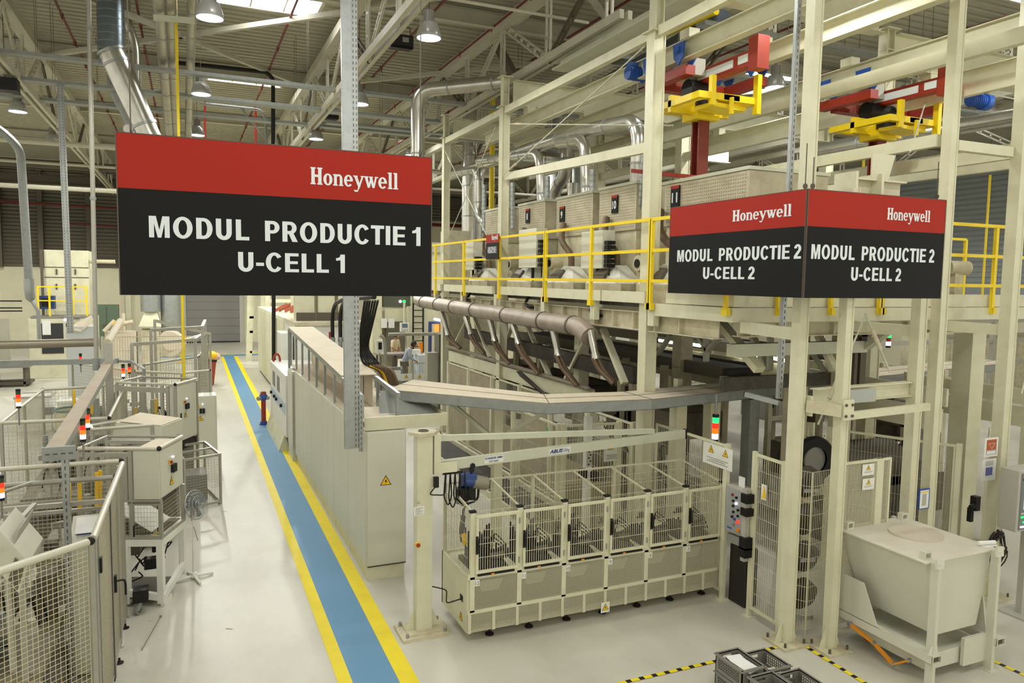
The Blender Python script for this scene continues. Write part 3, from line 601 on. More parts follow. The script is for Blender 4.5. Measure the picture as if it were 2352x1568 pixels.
# ================================================================== EXHAUST BOXES AND HOODS ON THE PLATFORM
def pmesh(mb, x, y0, y1, z0, z1, pitch, r): mb.wires((x, y0, z0), (0, y1-y0, 0), (0, 0, z1-z0), pitch, pitch, r)
PERF = mat('perforated_cream', (186, 178, 152), .5, .2, dirt=.6, scale=4, dcol=(140, 128, 100))
for num, y0, y1, ztop, side in (('8', 14.75, 16.15, 6.12, 'left'), ('9', 12.66, 14.19, 6.09, ''), ('10', 11.14, 12.41, 6.1, ''), ('11', 8.3, 10.3, 5.98, ''), ('', 16.9, 18.3, 6.15, '')):
    lab = 'dusty cream exhaust box marked with number plate %s' % num if num else 'unmarked exhaust box behind the middle column, farthest back'
    t = thing('exhaust_box', lab, 'machine box', (7.9, (y0+y1)/2, 4.05), 'exhaust boxes on the platform')
    mb = MB(); mb.box((7.22, y0, 5.3), (8.7, y1, ztop)); mb.build('upper_casing', PERF, t, bev=.01)
    mb = MB(); mb.box((7.26, y0+.03, 4.05), (8.7, y1-.03, 5.3)); mb.build('lower_casing', CREAM2, t)
    mb = MB(); z = 5.36
    while z < ztop-.05:
        y = y0+.06
        while y < y1-.04: mb.quad((7.217, y, z), (7.217, y+.022, z), (7.217, y+.022, z+.022), (7.217, y, z+.022)); y += .05
        z += .05
    mb.build('perforation', mat('perforation_dark', (150, 140, 112), .7), t)
    mb = MB(); mb.box((7.2, y0-.02, ztop), (8.72, y1+.02, ztop+.05)); mb.build('lid', CREAMG, t)
    if num:
        px, py = {'8': (1212, 496), '9': (1291, 492), '10': (1412, 469), '11': (1551, 452)}[num]
        c = PX(px, py, 7.2); s = {'8': .2, '9': .2, '10': .2, '11': .22}[num]
        mb = MB(); mb.box((7.19, c.y-s/2, c.z-s*.8), (7.21, c.y+s/2, c.z+s*.8)); p = mb.build('number_plate', SBLK, t, 'black number plate %s' % num)
        mb = MB(); mb.box((7.186, c.y-s/2, c.z+s*.58), (7.19, c.y+s/2, c.z+s*.8)); mb.build('red_strip', RED, p)
        text_mb(num, (7.187, c.y, c.z-s*.4), (0, -1, 0), (0, 0, 1), s*.72, s*(.34 if len(num) == 1 else .66), .02).build('number', SWHT, p)
for i, (px, py, s) in enumerate(((1206, 657, 1), (1298, 660, 1), (1400, 668, 1), (1112, 652, .95), (1530, 668, 1))):
    c = PX(px, py, 6.95); y = c.y; z = 4.06
    t = thing('suction_hood', ['white suction hood below the left control box', 'white suction hood between the two control boxes', 'white suction hood right of the middle, below the wide control box', 'white suction hood farthest back, behind the small railing sign', 'white suction hood partly hidden by the left face of the corner signs'][i], 'suction hood', (7.0, y, z), 'white suction hoods')
    w = .62*s
    mb = MB(); P = [(6.66, y-w), (7.26, y-w), (7.26, y+w), (6.66, y+w)]
    P = [(6.66, y-w*.6), (6.8, y-w), (7.24, y-w), (7.24, y+w), (6.8, y+w), (6.66, y+w*.6)]
    mb.prism([(a, b, z) for a, b in P], (0, 0, .3)); mb.build('base', CREAM2, t)
    mb = MB(); top = [(6.98, y-w*.22), (7.02, y-w*.26), (7.2, y-w*.26), (7.2, y+w*.26), (7.02, y+w*.26), (6.98, y+w*.22)]
    vs = [(a, b, z+.3) for a, b in P]+[(a, b, z+.62) for a, b in top]
    mb.add(vs, [tuple(range(6))[::-1], tuple(range(6, 12))]+[(k, (k+1) % 6, 6+(k+1) % 6, 6+k) for k in range(6)]); mb.build('cover', WHITE, t, 'white sloping cover')
    mb = MB()
    a0 = V((6.72, y-w*.33, z+.36)); mb.prism([(6.71, y-w*.36, z+.37), (6.71, y+w*.36, z+.37), (6.87, y+w*.24, z+.53), (6.87, y-w*.24, z+.53)], (-.035, 0, .03)); mb.build('window', mat('hood_window', (96, 88, 74), .4), t, 'dark hood window')
    mb = MB(); mb.bend([(7.08, y, z+.6), (7.08, y, z+.85), (7.0, y+.35, z+1.15), (7.15, y+.5, z+1.5)], .065, 10, .2); mb.build('hose', HOSE, t, 'brown suction hose')
for i, (x0, y0, x1, y1) in enumerate(((1191, 523, 1232, 615), (1334, 528, 1384, 617), (1064, 555, 1087, 620))):
    a = PX(x0, y1, 6.72); b = PX(x1, y0, 6.72)
    t = thing('control_box', ['cream control box left of the small lamp pipes, above the suction hood', 'wide cream control box below number plate 10', 'cream control box farthest back behind the railing'][i], 'control box', (6.8, (a.y+b.y)/2, a.z), 'control boxes on the platform')
    mb = MB(); mb.box((6.72, a.y, a.z), (6.98, b.y, b.z)); mb.build('casing', CABM, t, bev=.008)
    for k in range(6 if i < 2 else 4):
        mb = MB(); z = a.z+.05+(b.z-a.z)*.12*k; y = b.y-.0; mb.cbox((6.84, y-.06, z), .16, .12, .06); mb.bend([(6.8, y-.1, z), (6.78, y-.16, z-.05), (6.8, y-.12, a.z-.2)], .012, 5, .03); mb.build('connector', BLK, t)
    mb = MB(); mb.bend([(6.86, (a.y+b.y)/2, a.z), (6.86, (a.y+b.y)/2, a.z-.5), (6.62, (a.y+b.y)/2-.15, a.z-.75), (6.62, (a.y+b.y)/2-.35, a.z-.85), (6.9, (a.y+b.y)/2-.6, a.z-.8)], .035, 8, .15); mb.build('cable', BLK, t)
for i, (px, py) in enumerate(((1168, 607), (1262, 604), (1105, 603), (1464, 605), (1448, 606))[:4]):
    c = PX(px, py, 7.0); t = thing('fan_motor', ['round fan motor left of the column foot behind the railing', 'round fan motor between the control boxes', 'round fan motor farthest back near the railing sign', 'round fan motor next to the near column'][i], 'motor', c-V((0, 0, .14)), 'fan motors')
    mb = MB(); mb.cyl(c, c+V((.3, 0, 0)), .14, 16); mb.build('body', CREAM2, t)
    mb = MB(); mb.cyl(c-V((.02, 0, 0)), c, .075, 14); mb.build('fan_guard', BLK, t)
    mb = MB(); mb.box((c.x+.05, c.y-.1, 4.05), (c.x+.25, c.y+.1, c.z-.1)); mb.build('stand', CREAM2, t)
# ================================================================== DUCTS
def duct(name, label, pts, r, m=DUCTM, rings=(), n=18, group='silver ducts', rad=None):
    t = thing(name, label, 'duct', V(pts[-1]), group); mb = MB(); mb.bend(pts, r, n, rad); mb.build('pipe', m, t)
    if rings:
        mb = MB(); P = [V(p) for p in pts]
        for i in range(len(P)-1):
            d = P[i+1]-P[i]; L = d.length; k = max(1, int(L/rings))
            for j in range(1, k+1):
                c = P[i]+d*(j/(k+1)); mb.cyl(c-d.normalized()*.02, c+d.normalized()*.02, r*1.05, n)
        mb.build('joint_ring', GALVD, t)
    return t
mx = 7.65
a = PX(1030, 405, mx); b = PX(1340, 300, mx)
duct('exhaust_duct', 'long silver exhaust duct sloping up to the right, bending down at plate 10', [a, b, PX(1455, 278, mx), PX(1468, 310, mx), PX(1462, 440, mx), PX(1480, 485, mx)], .14, DUCTM, 1.2, 18, rad=.35)
for i, (px, top, bx, by, r) in enumerate(((1345, 320, 1347, 470, .125), (1240, 352, 1243, 485, .11), (1100, 390, 1098, 505, .11), (1160, 362, 1163, 500, .11))):
    a = PX(px-60, top+8, mx-.1); b = PX(px-2, top, mx-.1); c = PX(bx, by-70, mx-.1); d = PX(bx, by-10, mx-.1); e = PX(bx+25, by+12, mx-.1)
    duct('exhaust_branch', ['silver exhaust branch curling down left of plate 10', 'silver exhaust branch curling down right of plate 8', 'silver exhaust branch farthest left, behind the far columns', 'silver exhaust branch right beside the middle column'][i], [a, b, c, d, e], r, DUCTM, .6, 16, rad=.3)
    f_ = PX(bx+14, by-80, mx-.3); g_ = PX(bx+14, by+25, mx-.3)
    duct('spiral_tube', ['thin spiral tube beside the duct left of plate 10', 'thin spiral tube beside the duct right of plate 8', 'thin spiral tube beside the farthest left branch', 'thin spiral tube beside the middle column branch'][i], [f_, g_], .06, GALV, .12, 10, 'thin spiral tubes')
duct('spiral_tube', 'thin spiral tube leaning beside the near column', [PX(1484, 345, mx-.3), PX(1462, 515, mx-.35)], .06, GALV, .12, 10, 'thin spiral tubes')
duct('bent_duct', 'silver duct rising behind the sign corner and bending right to the column head', [(5.3, 18.0, 4.4), (5.3, 18.0, 8.98), (6.5, 16.72, 8.98), (6.9, 16.3, 8.98)], .17, DUCTM, 1.6, 20, rad=.45)
duct('chimney_pipe', 'tall silver pipe rising to the roof left of centre', [(9.62, 26, 3.4), (9.62, 26, 11.1)], .27, DUCTM, 1.2, 20)
duct('chimney_pipe', 'second tall silver pipe close to the first, right side', [(10.2, 26.6, 3.4), (10.2, 26.6, 8.6), (10.4, 25.0, 8.9), (13, 25, 8.9)], .2, DUCTM, 1.2, 16, rad=.6)
for i, (px, y, r, z0, z1, lab) in enumerate(((1270, 26, .24, 5.5, 10.6, 'dull grey flue at top centre with an elbow near the roof'), (1330, 24, .22, 5.8, 11.1, 'spiral flue behind the runway beams'), (1320, 22, .2, 4.04, 7.6, 'silver flue standing behind the exhaust boxes'))):
    x = PY(px, 300, y).x; pts = [(x, y, z0), (x, y, z1)]
    if i == 0: pts += [(x+.6, y, z1+.5)]
    duct('flue', lab, pts, r, GALVD if i < 2 else DUCTM, .9, 16)
duct('bent_duct', 'silver Y shaped duct between plates 8 and 9', [PX(1270, 500, 9.6), PX(1272, 440, 9.6), PX(1300, 400, 9.6), PX(1300, 330, 9.6)], .17, DUCTM, .8, 16)
duct('long_duct', 'long silver pipe at upper right passing behind the tall posts', [PX(1880, 345, 15), PX(2352, 265, 15.2)], .17, DUCTM, 1.4, 16)
duct('long_duct', 'dark blue grey round duct at the top right of centre', [PX(1390, 195, 9.6), PX(1660, 45, 9.4)], .2, mat('dark_duct', (96, 104, 112), .3, .6), 1.2, 16)
duct('yellow_gas_pipe', 'yellow pipe at the top right of centre, beside the dark duct', [PX(1520, 80, 9.2), PX(1645, 25, 9.2)], .075, YEL, 0, 10, 'yellow pipes')
# dusty manifold under the platform with six branches
a = V((6.28, 21.2, 3.72)); b = V((6.28, 11.35, 3.6))
t = thing('dust_manifold', 'thick dusty suction pipe below the platform with six branch hoses', 'suction pipe', (6.28, 16, 3.4))
mb = MB(); mb.bend([a+V((.3, 1.0, .3)), a, b, b+V((.0, -.35, -.15))], .17, 18, .25); mb.build('pipe', PIPEDUST, t)
mb = MB()
for y in (20.6, 19.3, 18, 16.5, 14.6, 12.8, 11.6): mb.cyl((6.28, y-.025, 3.6+.0125*(y-11.4)), (6.28, y+.025, 3.6+.0125*(y-11.4)), .182, 18)
mb.build('clamp_ring', STEELB, t)
for i, (p0, p1, p2) in enumerate((((1015, 722), (1030, 772), (1055, 800)), ((1070, 735), (1083, 770), (1110, 812)), ((1125, 738), (1137, 785), (1168, 835)), ((1176, 745), (1192, 792), (1235, 858)), ((1270, 762), (1283, 818), (1322, 885)), ((1355, 770), (1370, 825), (1405, 880)))):
    A = PX(p0[0], p0[1], 6.28); A.z += .08; B = PX(*p1, 6.32); C = PX(*p2, 6.5)
    mb = MB(); mb.tube([A, A+(B-A)*.75, B], [.075, .06, .085], 12); br = mb.build('branch', DUCTM, t, 'silver branch')
    mb = MB()
    for k in (-.06, .02): mb.bend([B+V((k, .0, .03)), B+(C-B)*.4+V((k, .05, 0)), C+V((k+.05, .06*(1 if k > 0 else -1), 0))], .04, 8, .1)
    mb.build('hose', HOSE, br, 'brown twin hoses')
# ================================================================== CRANES
def crane(xa, xb, y, zc, label, mast_to, motor):
    t = thing('crane_trolley', label, 'overhead crane', ((xa+xb)/2, y, zc-.7), 'red and yellow crane trolleys'); xm = (xa+xb)/2
    for x in (xa, xb):
        mb = MB()
        for s in (-1, 1):
            for yy in (y-.1, y+.75): mb.prism([(x+s*.11, yy-.15, zc+.1), (x+s*.11, yy+.15, zc+.1), (x+s*.11, yy+.12, zc-.12), (x+s*.11, yy, zc-.24), (x+s*.11, yy-.12, zc-.12)], (s*.025, 0, 0)); mb.cyl((x+s*.10, yy, zc), (x+s*.16, yy, zc), .05, 10)
        mb.build('wheel_cheek', BLUE, t, 'blue wheel cheek')
    mb = MB(); mb.box((xa-.09, y-.25, zc-.4), (xa+.09, y+.9, zc-.25)); mb.box((xb-.09, y-.25, zc-.4), (xb+.09, y+.9, zc-.25)); mb.build('end_carriage', REDP, t, 'red end carriage')
    mb = MB(); xg = xa+.42; mb.box((xg, y-1.15, zc-.42), (xg+.16, y+.25, zc-.2)); mb.box((xg-.02, y-1.3, zc-.5), (xg+.2, y-1.1, zc-.02)); mb.box((xa+.1, y+.6, zc-.44), (xb-.1, y+.78, zc-.24)); g = mb.build('girder', REDP, t, 'red girder')
    mb = MB(); mb.box((xg-.008, y-.75, zc-.37), (xg-.001, y+.12, zc-.25)); mb.box((xg-.008, y-1.08, zc-.36), (xg-.001, y-.86, zc-.24)); mb.build('label_plate', SWHT, g)
    text_mb('DEMAG', (xm-.14, y-.152, zc-.39), (1, 0, 0), (0, 0, 1), .05, .2, .02) if 0 else None
    mb = MB(); mb.box((xa+.14, y-.1, zc-.34), (xa+.4, y+.4, zc-.08)); mb.build('hoist_drum_box', LGREY, t, 'grey hoist box')
    mb = MB(); mb.cyl((xa+.2, y+.1, zc-.52), (xm-.2, y+.1, zc-.52), .15, 14); mb.build('drum', BLK, t)
    mb = MB(); z = zc-.82; x0, x1, y0, y1 = xa-.2, xa+.95, y-.75, y+.5; xm = xa+.42; 
    mb.rect((x0, y0, z), (x1-x0, 0, 0), (0, y1-y0, 0), .1, .1); mb.beam((xm, y0, z), (xm, y1, z), .3, .08); mb.beam((x0, y, z), (x1, y, z), .08, .26)
    mb.beam((x0+.25, y0+.2, z-.12), (x1-.2, y0+.3, z-.12), .4, .06); mb.box((x1-.08, y0-.05, z-.2), (x1, y0+.05, z+.4)); mb.box((x0+.22, y0-.02, z-.14), (x0+.3, y0+.06, z+.3)); mb.box((xm-.05, y0-.05, z-.25), (xm, y0, z)); mb.box((xm-.22, y-.2, z-.22), (xm+.22, y+.2, z)); mb.build('lift_frame', YEL, t, 'yellow lift frame')
    mb = MB(); mb.cyl((xm-.1, y-.3, z-.06), (xm-.1, y-.3, z+.02), .2, 16); mb.build('cable_guide', BLK, t)
    mb = MB(); mb.ibeam((xm, y, z-.2), (xm, y, mast_to), .2, .2, .03, (0, 1, 0)); mb.build('mast', REDD, t, 'dark red mast')
    mb = MB(); c = V((xa-.25, y+1.2, zc-.05)) if motor == 'l' else V((xb+.05, y-.5, zc-.25))
    mb.cyl(c, c+V((.34, 0, 0)), .11, 14); mb.cbox(c+V((.1, 0, .13)), .16, .14, .08); mb.cyl(c+V((.34, 0, 0)), c+V((.46, 0, .0)), .15, 14)
    for k in range(6): mb.cyl(c+V((.03+.05*k, 0, 0)), c+V((.045+.05*k, 0, 0)), .122, 14)
    mb.build('drive_motor', BLUE, t, 'blue drive motor')
    return t
crane(7.32, 8.78, 10.1, 8.05, 'near red, blue and yellow crane trolley above plate 11', 5.9, 'l')
crane(10.75, 12.75, 9.6, 7.95, 'far red, blue and yellow crane trolley at right, behind the tall cream column', 5.6, 'r')
mb = MB(); mb.beam((6.9, 10.8, 6.25), (7.75, 9.6, 6.02), .08, .06); tag(mb.build('mast_guide', REDP), 'orange red guide bar at the foot of the near crane mast', 'steel bar')
# ================================================================== LOWER PRESS: conveyors, tubes, side rail
def conveyor(x, y0, y1, z, w, label, legs=True):
    t = thing('belt_conveyor', label, 'conveyor', (x, (y0+y1)/2, 0 if legs else z-.2), 'belt conveyors of the press line')
    mb = MB(); mb.box((x-w/2, y0, z-.03), (x+w/2, y1, z)); mb.cyl((x-w/2, y0, z-.09), (x+w/2, y0, z-.09), .09, 12); mb.build('belt', RUB, t)
    mb = MB(); mb.box((x-w/2-.06, y0, z-.2), (x-w/2, y1, z+.04)); mb.box((x+w/2, y0, z-.2), (x+w/2+.06, y1, z+.04)); mb.build('side_frame', mat('conveyor_frame', (104, 98, 84), .5, .2, dirt=.4), t)
    if legs:
        y = y0+.6
        while y < y1:
            mb = MB(); mb.box((x-w/2-.05, y-.05, 0), (x-w/2+.05, y+.05, z-.2)); mb.box((x+w/2-.05, y-.05, 0), (x+w/2+.05, y+.05, z-.2)); mb.beam((x-w/2, y, z*.5), (x+w/2, y, z*.5), .08, .08); mb.build('leg_frame', CREAM, t); y += 3.2
    return t
conveyor(9.35, 10.75, 20, 2.85, .8, 'dark belt conveyor under the platform, nearest the front columns', False)
conveyor(11.9, 11.6, 20, 3.0, 1.0, 'dark belt conveyor under the platform at right, behind the tall columns')
conveyor(14.6, 12.2, 20, 2.4, 1.0, 'dark belt conveyor at far right behind the right hand posts')
for x, z, lab in ((10.35, 2.55, 'pale sloping side panels lit by fluorescent tubes below the platform'), (13.4, 2.3, 'pale panels behind the right hand conveyor')):
    mb = MB(); mb.box((x, 7.5, z-.35), (x+.05, 21, z+.0)); mb.box((x+.1, 7.5, z+.03), (x+.15, 21, z+.3)); tag(mb.build('conveyor_guard', CREAM), lab, 'machine guard')
for i, (p, q) in enumerate((((1515, 781), (1562, 789)), ((1590, 790), (1608, 793)), ((1688, 806), (1708, 810)), ((1735, 814), (1753, 818)), ((1769, 820), (1788, 824)), ((1800, 826), (1812, 829)))):
    a = PX(p[0], p[1], 10.4); b = PX(q[0], q[1], 10.4)
    t = thing('fluorescent_lamp', ['lit fluorescent tube just right of the near column, under the platform', 'second lit tube from the near column under the platform', 'lit tube left of the long diagonal strut', 'lit tube right of the long diagonal strut', 'lit tube second from the perforated post', 'lit tube directly left of the perforated post'][i], 'fluorescent lamp', (a+b)/2, 'lit tubes under the platform')
    mb = MB(); mb.cyl(a, b, .04, 8); mb.build('tube', TUBEE, t); mb = MB(); mb.beam(a+V((0, 0, .06)), b+V((0, 0, .06)), .1, .05); mb.wire(a+V((0, .1, .06)), V((a.x, a.y+.1, 3.99)), .008); mb.build('housing', WHITE, t)
a = PX(1922, 0, 1) if 0 else None
# diagonal struts under the platform
for i, (p, x0, q, x1, wd) in enumerate((((1650, 735), 7.4, (1745, 850), 7.4, .16), ((1600, 765), 8.6, (1625, 805), 8.6, .1), ((1665, 762), 8.6, (1625, 805), 8.6, .1), ((1622, 762), 8.6, (1622, 830), 8.6, .1), ((1725, 765), 8.8, (1765, 850), 8.8, .12), ((1770, 755), 8.8, (1768, 850), 8.8, .1), ((1880, 770), 9.0, (1918, 850), 9.0, .12), ((1985, 800), 9.6, (2055, 750), 9.6, .14), ((1850, 790), 9.4, (1900, 860), 9.4, .08), ((1540, 770), 8.9, (1500, 830), 8.9, .1), ((1385, 755), 6.9, (1435, 880), 6.9, .12), ((1350, 770), 7.1, (1300, 870), 7.1, .1), ((1210, 745), 7.2, (1265, 870), 7.2, .1), ((1180, 740), 7.1, (1145, 825), 7.1, .1), ((1090, 730), 7.1, (1125, 820), 7.1, .09), ((1070, 740), 7.1, (1045, 790), 7.1, .09))):
    a = PX(p[0], p[1], x0); b = PX(q[0], q[1], x1); mb = MB(); mb.beam(a, b, wd*.6, wd, (1, 0, 0))
    lab = ['long diagonal strut with a pin at its top, below the corner sign', 'left arm of the Y shaped strut under the platform', 'right arm of the Y shaped strut under the platform', 'stem of the Y shaped strut under the platform', 'dark diagonal strut left of the perforated post', 'upright strut left of the perforated post', 'diagonal strut right of the tall column', 'diagonal strut behind the short post', 'thin dark diagonal right of the tall column', 'short strut right of the near column', 'long dusty strut at the right end of the suction pipe', 'cream strut rising right behind the fifth hose', 'cream strut falling right behind the fourth hose', 'cream strut rising right behind the third hose', 'thin strut behind the second hose', 'thin strut behind the first hose'][i]
    tag(mb.build('diagonal_strut', CREAM if i in (0, 6, 10, 11, 12, 13, 14, 15) else CREAMG), lab, 'strut', 'diagonal struts of the press line')
for i, (x, y, w, z1, lab) in enumerate(((8.95, 12.0, .28, 3.7, 'inner cream pillar right of the near column under the platform'), (8.95, 9.0, .26, 3.7, 'inner cream pillar lit by the tubes, left of the perforated post'), (9.5, 8.6, .24, 3.7, 'inner pillar between the short post and the tall column'), (12.2, 8.4, .34, 3.7, 'inner pillar at right behind the duct elbow'), (7.4, 17.5, .22, 3.7, 'inner pillar behind the second and third hoses'), (7.4, 13.3, .22, 3.7, 'inner pillar behind the fifth hose'))):
    mb = MB(); mb.box((x-w/2, y-w/2, 0), (x+w/2, y+w/2, z1)); tag(mb.build('inner_pillar', CREAM2 if i < 3 else CREAM), lab, 'pillar', 'inner pillars of the press line')
mb = MB(); mb.box((9.55, 8.3, 2.7), (9.67, 8.42, 3.72)); mb.box((9.43, 8.3, 2.7), (9.49, 8.42, 3.72)); mb.box((9.4, 8.3, 3.6), (9.7, 8.4, 3.72)); tag(mb.build('slide_rail', STEELB), 'dark twin slide rail upright behind the short post', 'slide rail')
mb = MB(); mb.beam((7.0, 8.3, 3.45), (9.6, 8.3, 3.45), .14, .18); tag(mb.build('cross_beam', CREAMG), 'olive cross beam under the platform end, above the Y shaped strut', 'steel beam')
mb = MB(); mb.beam((7.15, 10.9, 2.76), (7.15, 19.5, 2.9), .1, .3); mb.box((7.25, 8.7, 2.8), (9.6, 8.78, 3.0)); tag(mb.build('tray_beam', DARK), 'dark dusty machine beam along the press line behind the hoses', 'machine beam')
# dirty machinery mass in the lower press
random.seed(3)
MODX = 0
for k, (px, y, lab) in enumerate(((1556, 9.9, 'cream pillar behind the mesh fence, left of the hanging signal light'), (1633, 9.95, 'cream pillar right behind the hanging signal light'), (1722, 9.6, 'grey pillar left of the slotted post, under the duct'))):
    x = PY(px, 1000, y).x; mb = MB(); mb.box((x-.1, y-.1, 0), (x+.1, y+.1, 2.48)); tag(mb.build('fence_pillar', GALVD if k == 2 else CREAM), lab, 'pillar')
for k, (y0, lab) in enumerate(((10.25, 'dark press module behind the mesh fence, nearest'), (12.05, 'dark press module behind the mesh fence, second from front'), (13.85, 'dark press module behind the mesh fence, third from front'), (15.65, 'dark press module behind the mesh fence, fourth from front'), (17.75, 'dark press module behind the mesh fence, farthest back'), (9.7, 'dark press module behind the tall columns at right, nearest'), (11.8, 'dark press module behind the tall columns at right, second'))):
    dx = 4.9 if k > 4 else 0
    t = thing('press_module', lab, 'press machine', (8.0, y0+.8, 0), 'press modules')
    mb = MB(); mb.box((7.6, y0, 0), (8.7, y0+1.7, .75)); mb.build('base', mat('press_base', (96, 88, 72), .6, dirt=.5, scale=4), t)
    mb = MB()
    for s in (.1, 1.5): mb.box((7.6, y0+s-.06, .75), (7.7, y0+s+.06, 2.76)); mb.box((8.58, y0+s-.06, .75), (8.7, y0+s+.06, 2.76))
    mb.build('upright', CREAM2, t)
    mb = MB(); mb.box((7.6, y0+.05, 1.7), (8.7, y0+1.6, 2.15)); mb.cyl((8.1, y0+.8, 1.3), (8.1, y0+.8, 1.7), .3, 16); mb.build('ram', mat('press_ram', (88, 80, 66), .5, dirt=.5, scale=5), t)
    mb = MB()
    for j in range(3): a = V((7.6, y0+random.uniform(.1, 1.5), random.uniform(.8, 1.6))); mb.bend([a, a+V((-.1, random.uniform(-.3, .3), .3)), a+V((.2, random.uniform(-.4, .4), random.uniform(.1, .4)))], .018, 6, .1)
    mb.build('hose', BLK, t)
    t.location.x += dx
t = thing('side_rail', 'cream double guide rail along the press line below the hoses', 'guide rail', (6.72, 15.5, 2.3))
mb = MB(); mb.beam((6.62, 11.6, 2.47), (6.62, 19.6, 2.54), .05, .05); mb.beam((6.7, 11.6, 2.42), (6.7, 19.6, 2.49), .1, .04); mb.build('rail', PIPEDUST, t)
mb = MB(); mb.box((6.68, 11.6, 2.12), (6.76, 19.6, 2.4)); mb.build('fascia', CREAM, t)
mb = MB(); mb.prism([(6.55, 14.2, 2.36), (6.55, 14.4, 2.45), (6.55, 13.0, 2.1), (6.55, 12.7, 2.05)], (-.12, 0, 0)); mb.build('scraper', RUB, t)
# ================================================================== ELECTRICAL CABINETS RIGHT OF THE WALKWAY
def plate_sign(parent, o, r, u, w, h, tri=(), m=WHITE, name='warning_sign', lines=3, lab='white sign with yellow warning triangle'):
    """white sign plate with warning triangles, o = centre"""
    o = V(o); r = V(r).normalized(); u = V(u).normalized(); n = r.cross(u); mb = MB()
    mb.prism([o-r*w/2-u*h/2, o+r*w/2-u*h/2, o+r*w/2+u*h/2, o-r*w/2+u*h/2], n*.004); p = mb.build(name, m, parent, lab)
    for k, (fx, fy, s) in enumerate(tri):
        mb = warn_tri(MB(), o+r*(fx*w)+u*(fy*h)+n*.004, r, u, s); mb.build('warning_triangle', [YELG, SBLK], p)
    mb = MB()
    for i in range(lines):
        y = -h*.18-i*h*.09; L = w*(.36 if i % 2 == 0 else .28); mb.prism([o+r*-L+u*y+n*.0045, o+r*L+u*y+n*.0045, o+r*L+u*(y+h*.03)+n*.0045, o+r*-L+u*(y+h*.03)+n*.0045], n*.001)
    if lines: mb.build('print_lines', GREY, p)
    return p
L6 = ['nearest electrical cabinet of the row, with the yellow shock triangle on its end', 'second electrical cabinet of the row beside the blue walkway', 'third electrical cabinet of the row beside the blue walkway', 'fourth electrical cabinet of the row beside the blue walkway', 'fifth electrical cabinet of the row beside the blue walkway', 'farthest electrical cabinet of the row, nearest the hydrant']
y = 10.4
for i in range(6):
    y1 = y+1.25; t = thing('electrical_cabinet', L6[i], 'cabinet', (2.6, (y+y1)/2, 0), 'electrical cabinets beside the walkway')
    mb = MB(); mb.box((2.33, y+.02, 0), (2.88, y1-.002, .2)); mb.build('plinth', CREAM, t)
    mb = MB(); mb.box((2.31, y, .215), (2.9, y1-.004, 2.2)); b = mb.build('body', CABM, t)
    for k in (0, 1):
        mb = MB(); mb.box((2.295, y+.006+k*.622, .22), (2.31, y+.618+k*.622, 2.19)); d = mb.build('door', CABM, t, bev=.003)
    if i == 0:
        mb = MB(); mb.box((2.325, y-.012, .235), (2.885, y, 2.18)); d = mb.build('end_panel', CABM, t, bev=.003)
        c = PY(886, 1106, y-.014); warn_tri(MB(), c, (1, 0, 0), (0, 0, 1), .17).build('warning_triangle', [YELG, SBLK], d, 'yellow high voltage triangle')
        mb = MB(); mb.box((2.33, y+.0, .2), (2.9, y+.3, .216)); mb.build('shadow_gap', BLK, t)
    y = y1
YC = y
# cable trough along the top of the cabinets: galvanised frame with dusty covers
t = thing('cable_trough', 'galvanised frame trough with dusty cardboard covers on top of the cabinet row', 'cable trough', (2.6, 14.2, 2.2))
mb = MB()
for yy in [10.75, 11.35]+[12.0+.98*k for k in range(8)]:
    zt = 2.66+.053*(yy-10.75) if yy < 17.5 else 3.08
    mb.beam((2.335, yy, 2.2), (2.335, yy, zt), .04, .05, (0, 1, 0)); mb.beam((2.86, yy, 2.2), (2.86, yy, zt), .04, .05, (0, 1, 0))
mb.beam((2.3, 18.95, 1.75), (2.3, 18.95, 3.1), .05, .06, (0, 1, 0)); mb.build('post', GALV, t)
mb = MB(); mb.beam((2.32, 10.7, 2.66), (2.32, 19, 3.1), .05, .07); mb.beam((2.87, 10.7, 2.66), (2.87, 19, 3.1), .05, .07); mb.build('top_rail', GALV, t)
mb = MB(); mb.prism([(2.3, 12.2, 2.78), (2.3, 15.3, 2.95), (2.9, 15.3, 2.95), (2.9, 12.2, 2.78)], (0, 0, .012)); mb.prism([(2.3, 15.32, 2.945), (2.3, 19.05, 3.14), (2.9, 19.05, 3.14), (2.9, 15.32, 2.945)], (0, 0, .012)); mb.build('cover', CARD, t)
mb = MB(); mb.box((2.33, 10.6, 2.205), (3.3, 19, 2.225)); mb.box((2.84, 12.3, 2.23), (2.85, 18.9, 2.78)); mb.build('liner', CARD, t)
# tray and hood at the near end
t = thing('sheet_tray', 'cream sheet tray at the near end of the cabinet row, sticking out to the right', 'sheet metal tray', (2.9, 10.55, 2.2))
mb = MB(); mb.box((2.3, 10.42, 2.21), (3.55, 10.46, 2.4)); mb.box((2.3, 10.46, 2.21), (3.55, 11.4, 2.23)); mb.box((3.51, 10.46, 2.23), (3.55, 11.4, 2.4)); mb.build('tray', CREAM, t, bev=.004)
mb = MB(); mb.quad((2.32, 10.5, 2.3), (3.5, 10.5, 2.3), (3.5, 11.2, 2.42), (2.32, 11.2, 2.42)); mb.build('dust_sheet', CARD, t)
t = thing('sheet_hood', 'galvanised wedge hood under the start of the wide cable duct', 'sheet metal hood', (3.1, 11.0, 2.4))
a = [PZ(853, 955, 2.33), PZ(1000, 943, 2.33), PZ(1005, 925, 2.55), PZ(887, 893, 2.62)]
mb = MB(); A, B = V((2.62, 10.85, 2.34)), V((3.45, 10.72, 2.34)); Cc, D = V((3.4, 11.25, 2.6)), V((2.75, 11.35, 2.62))
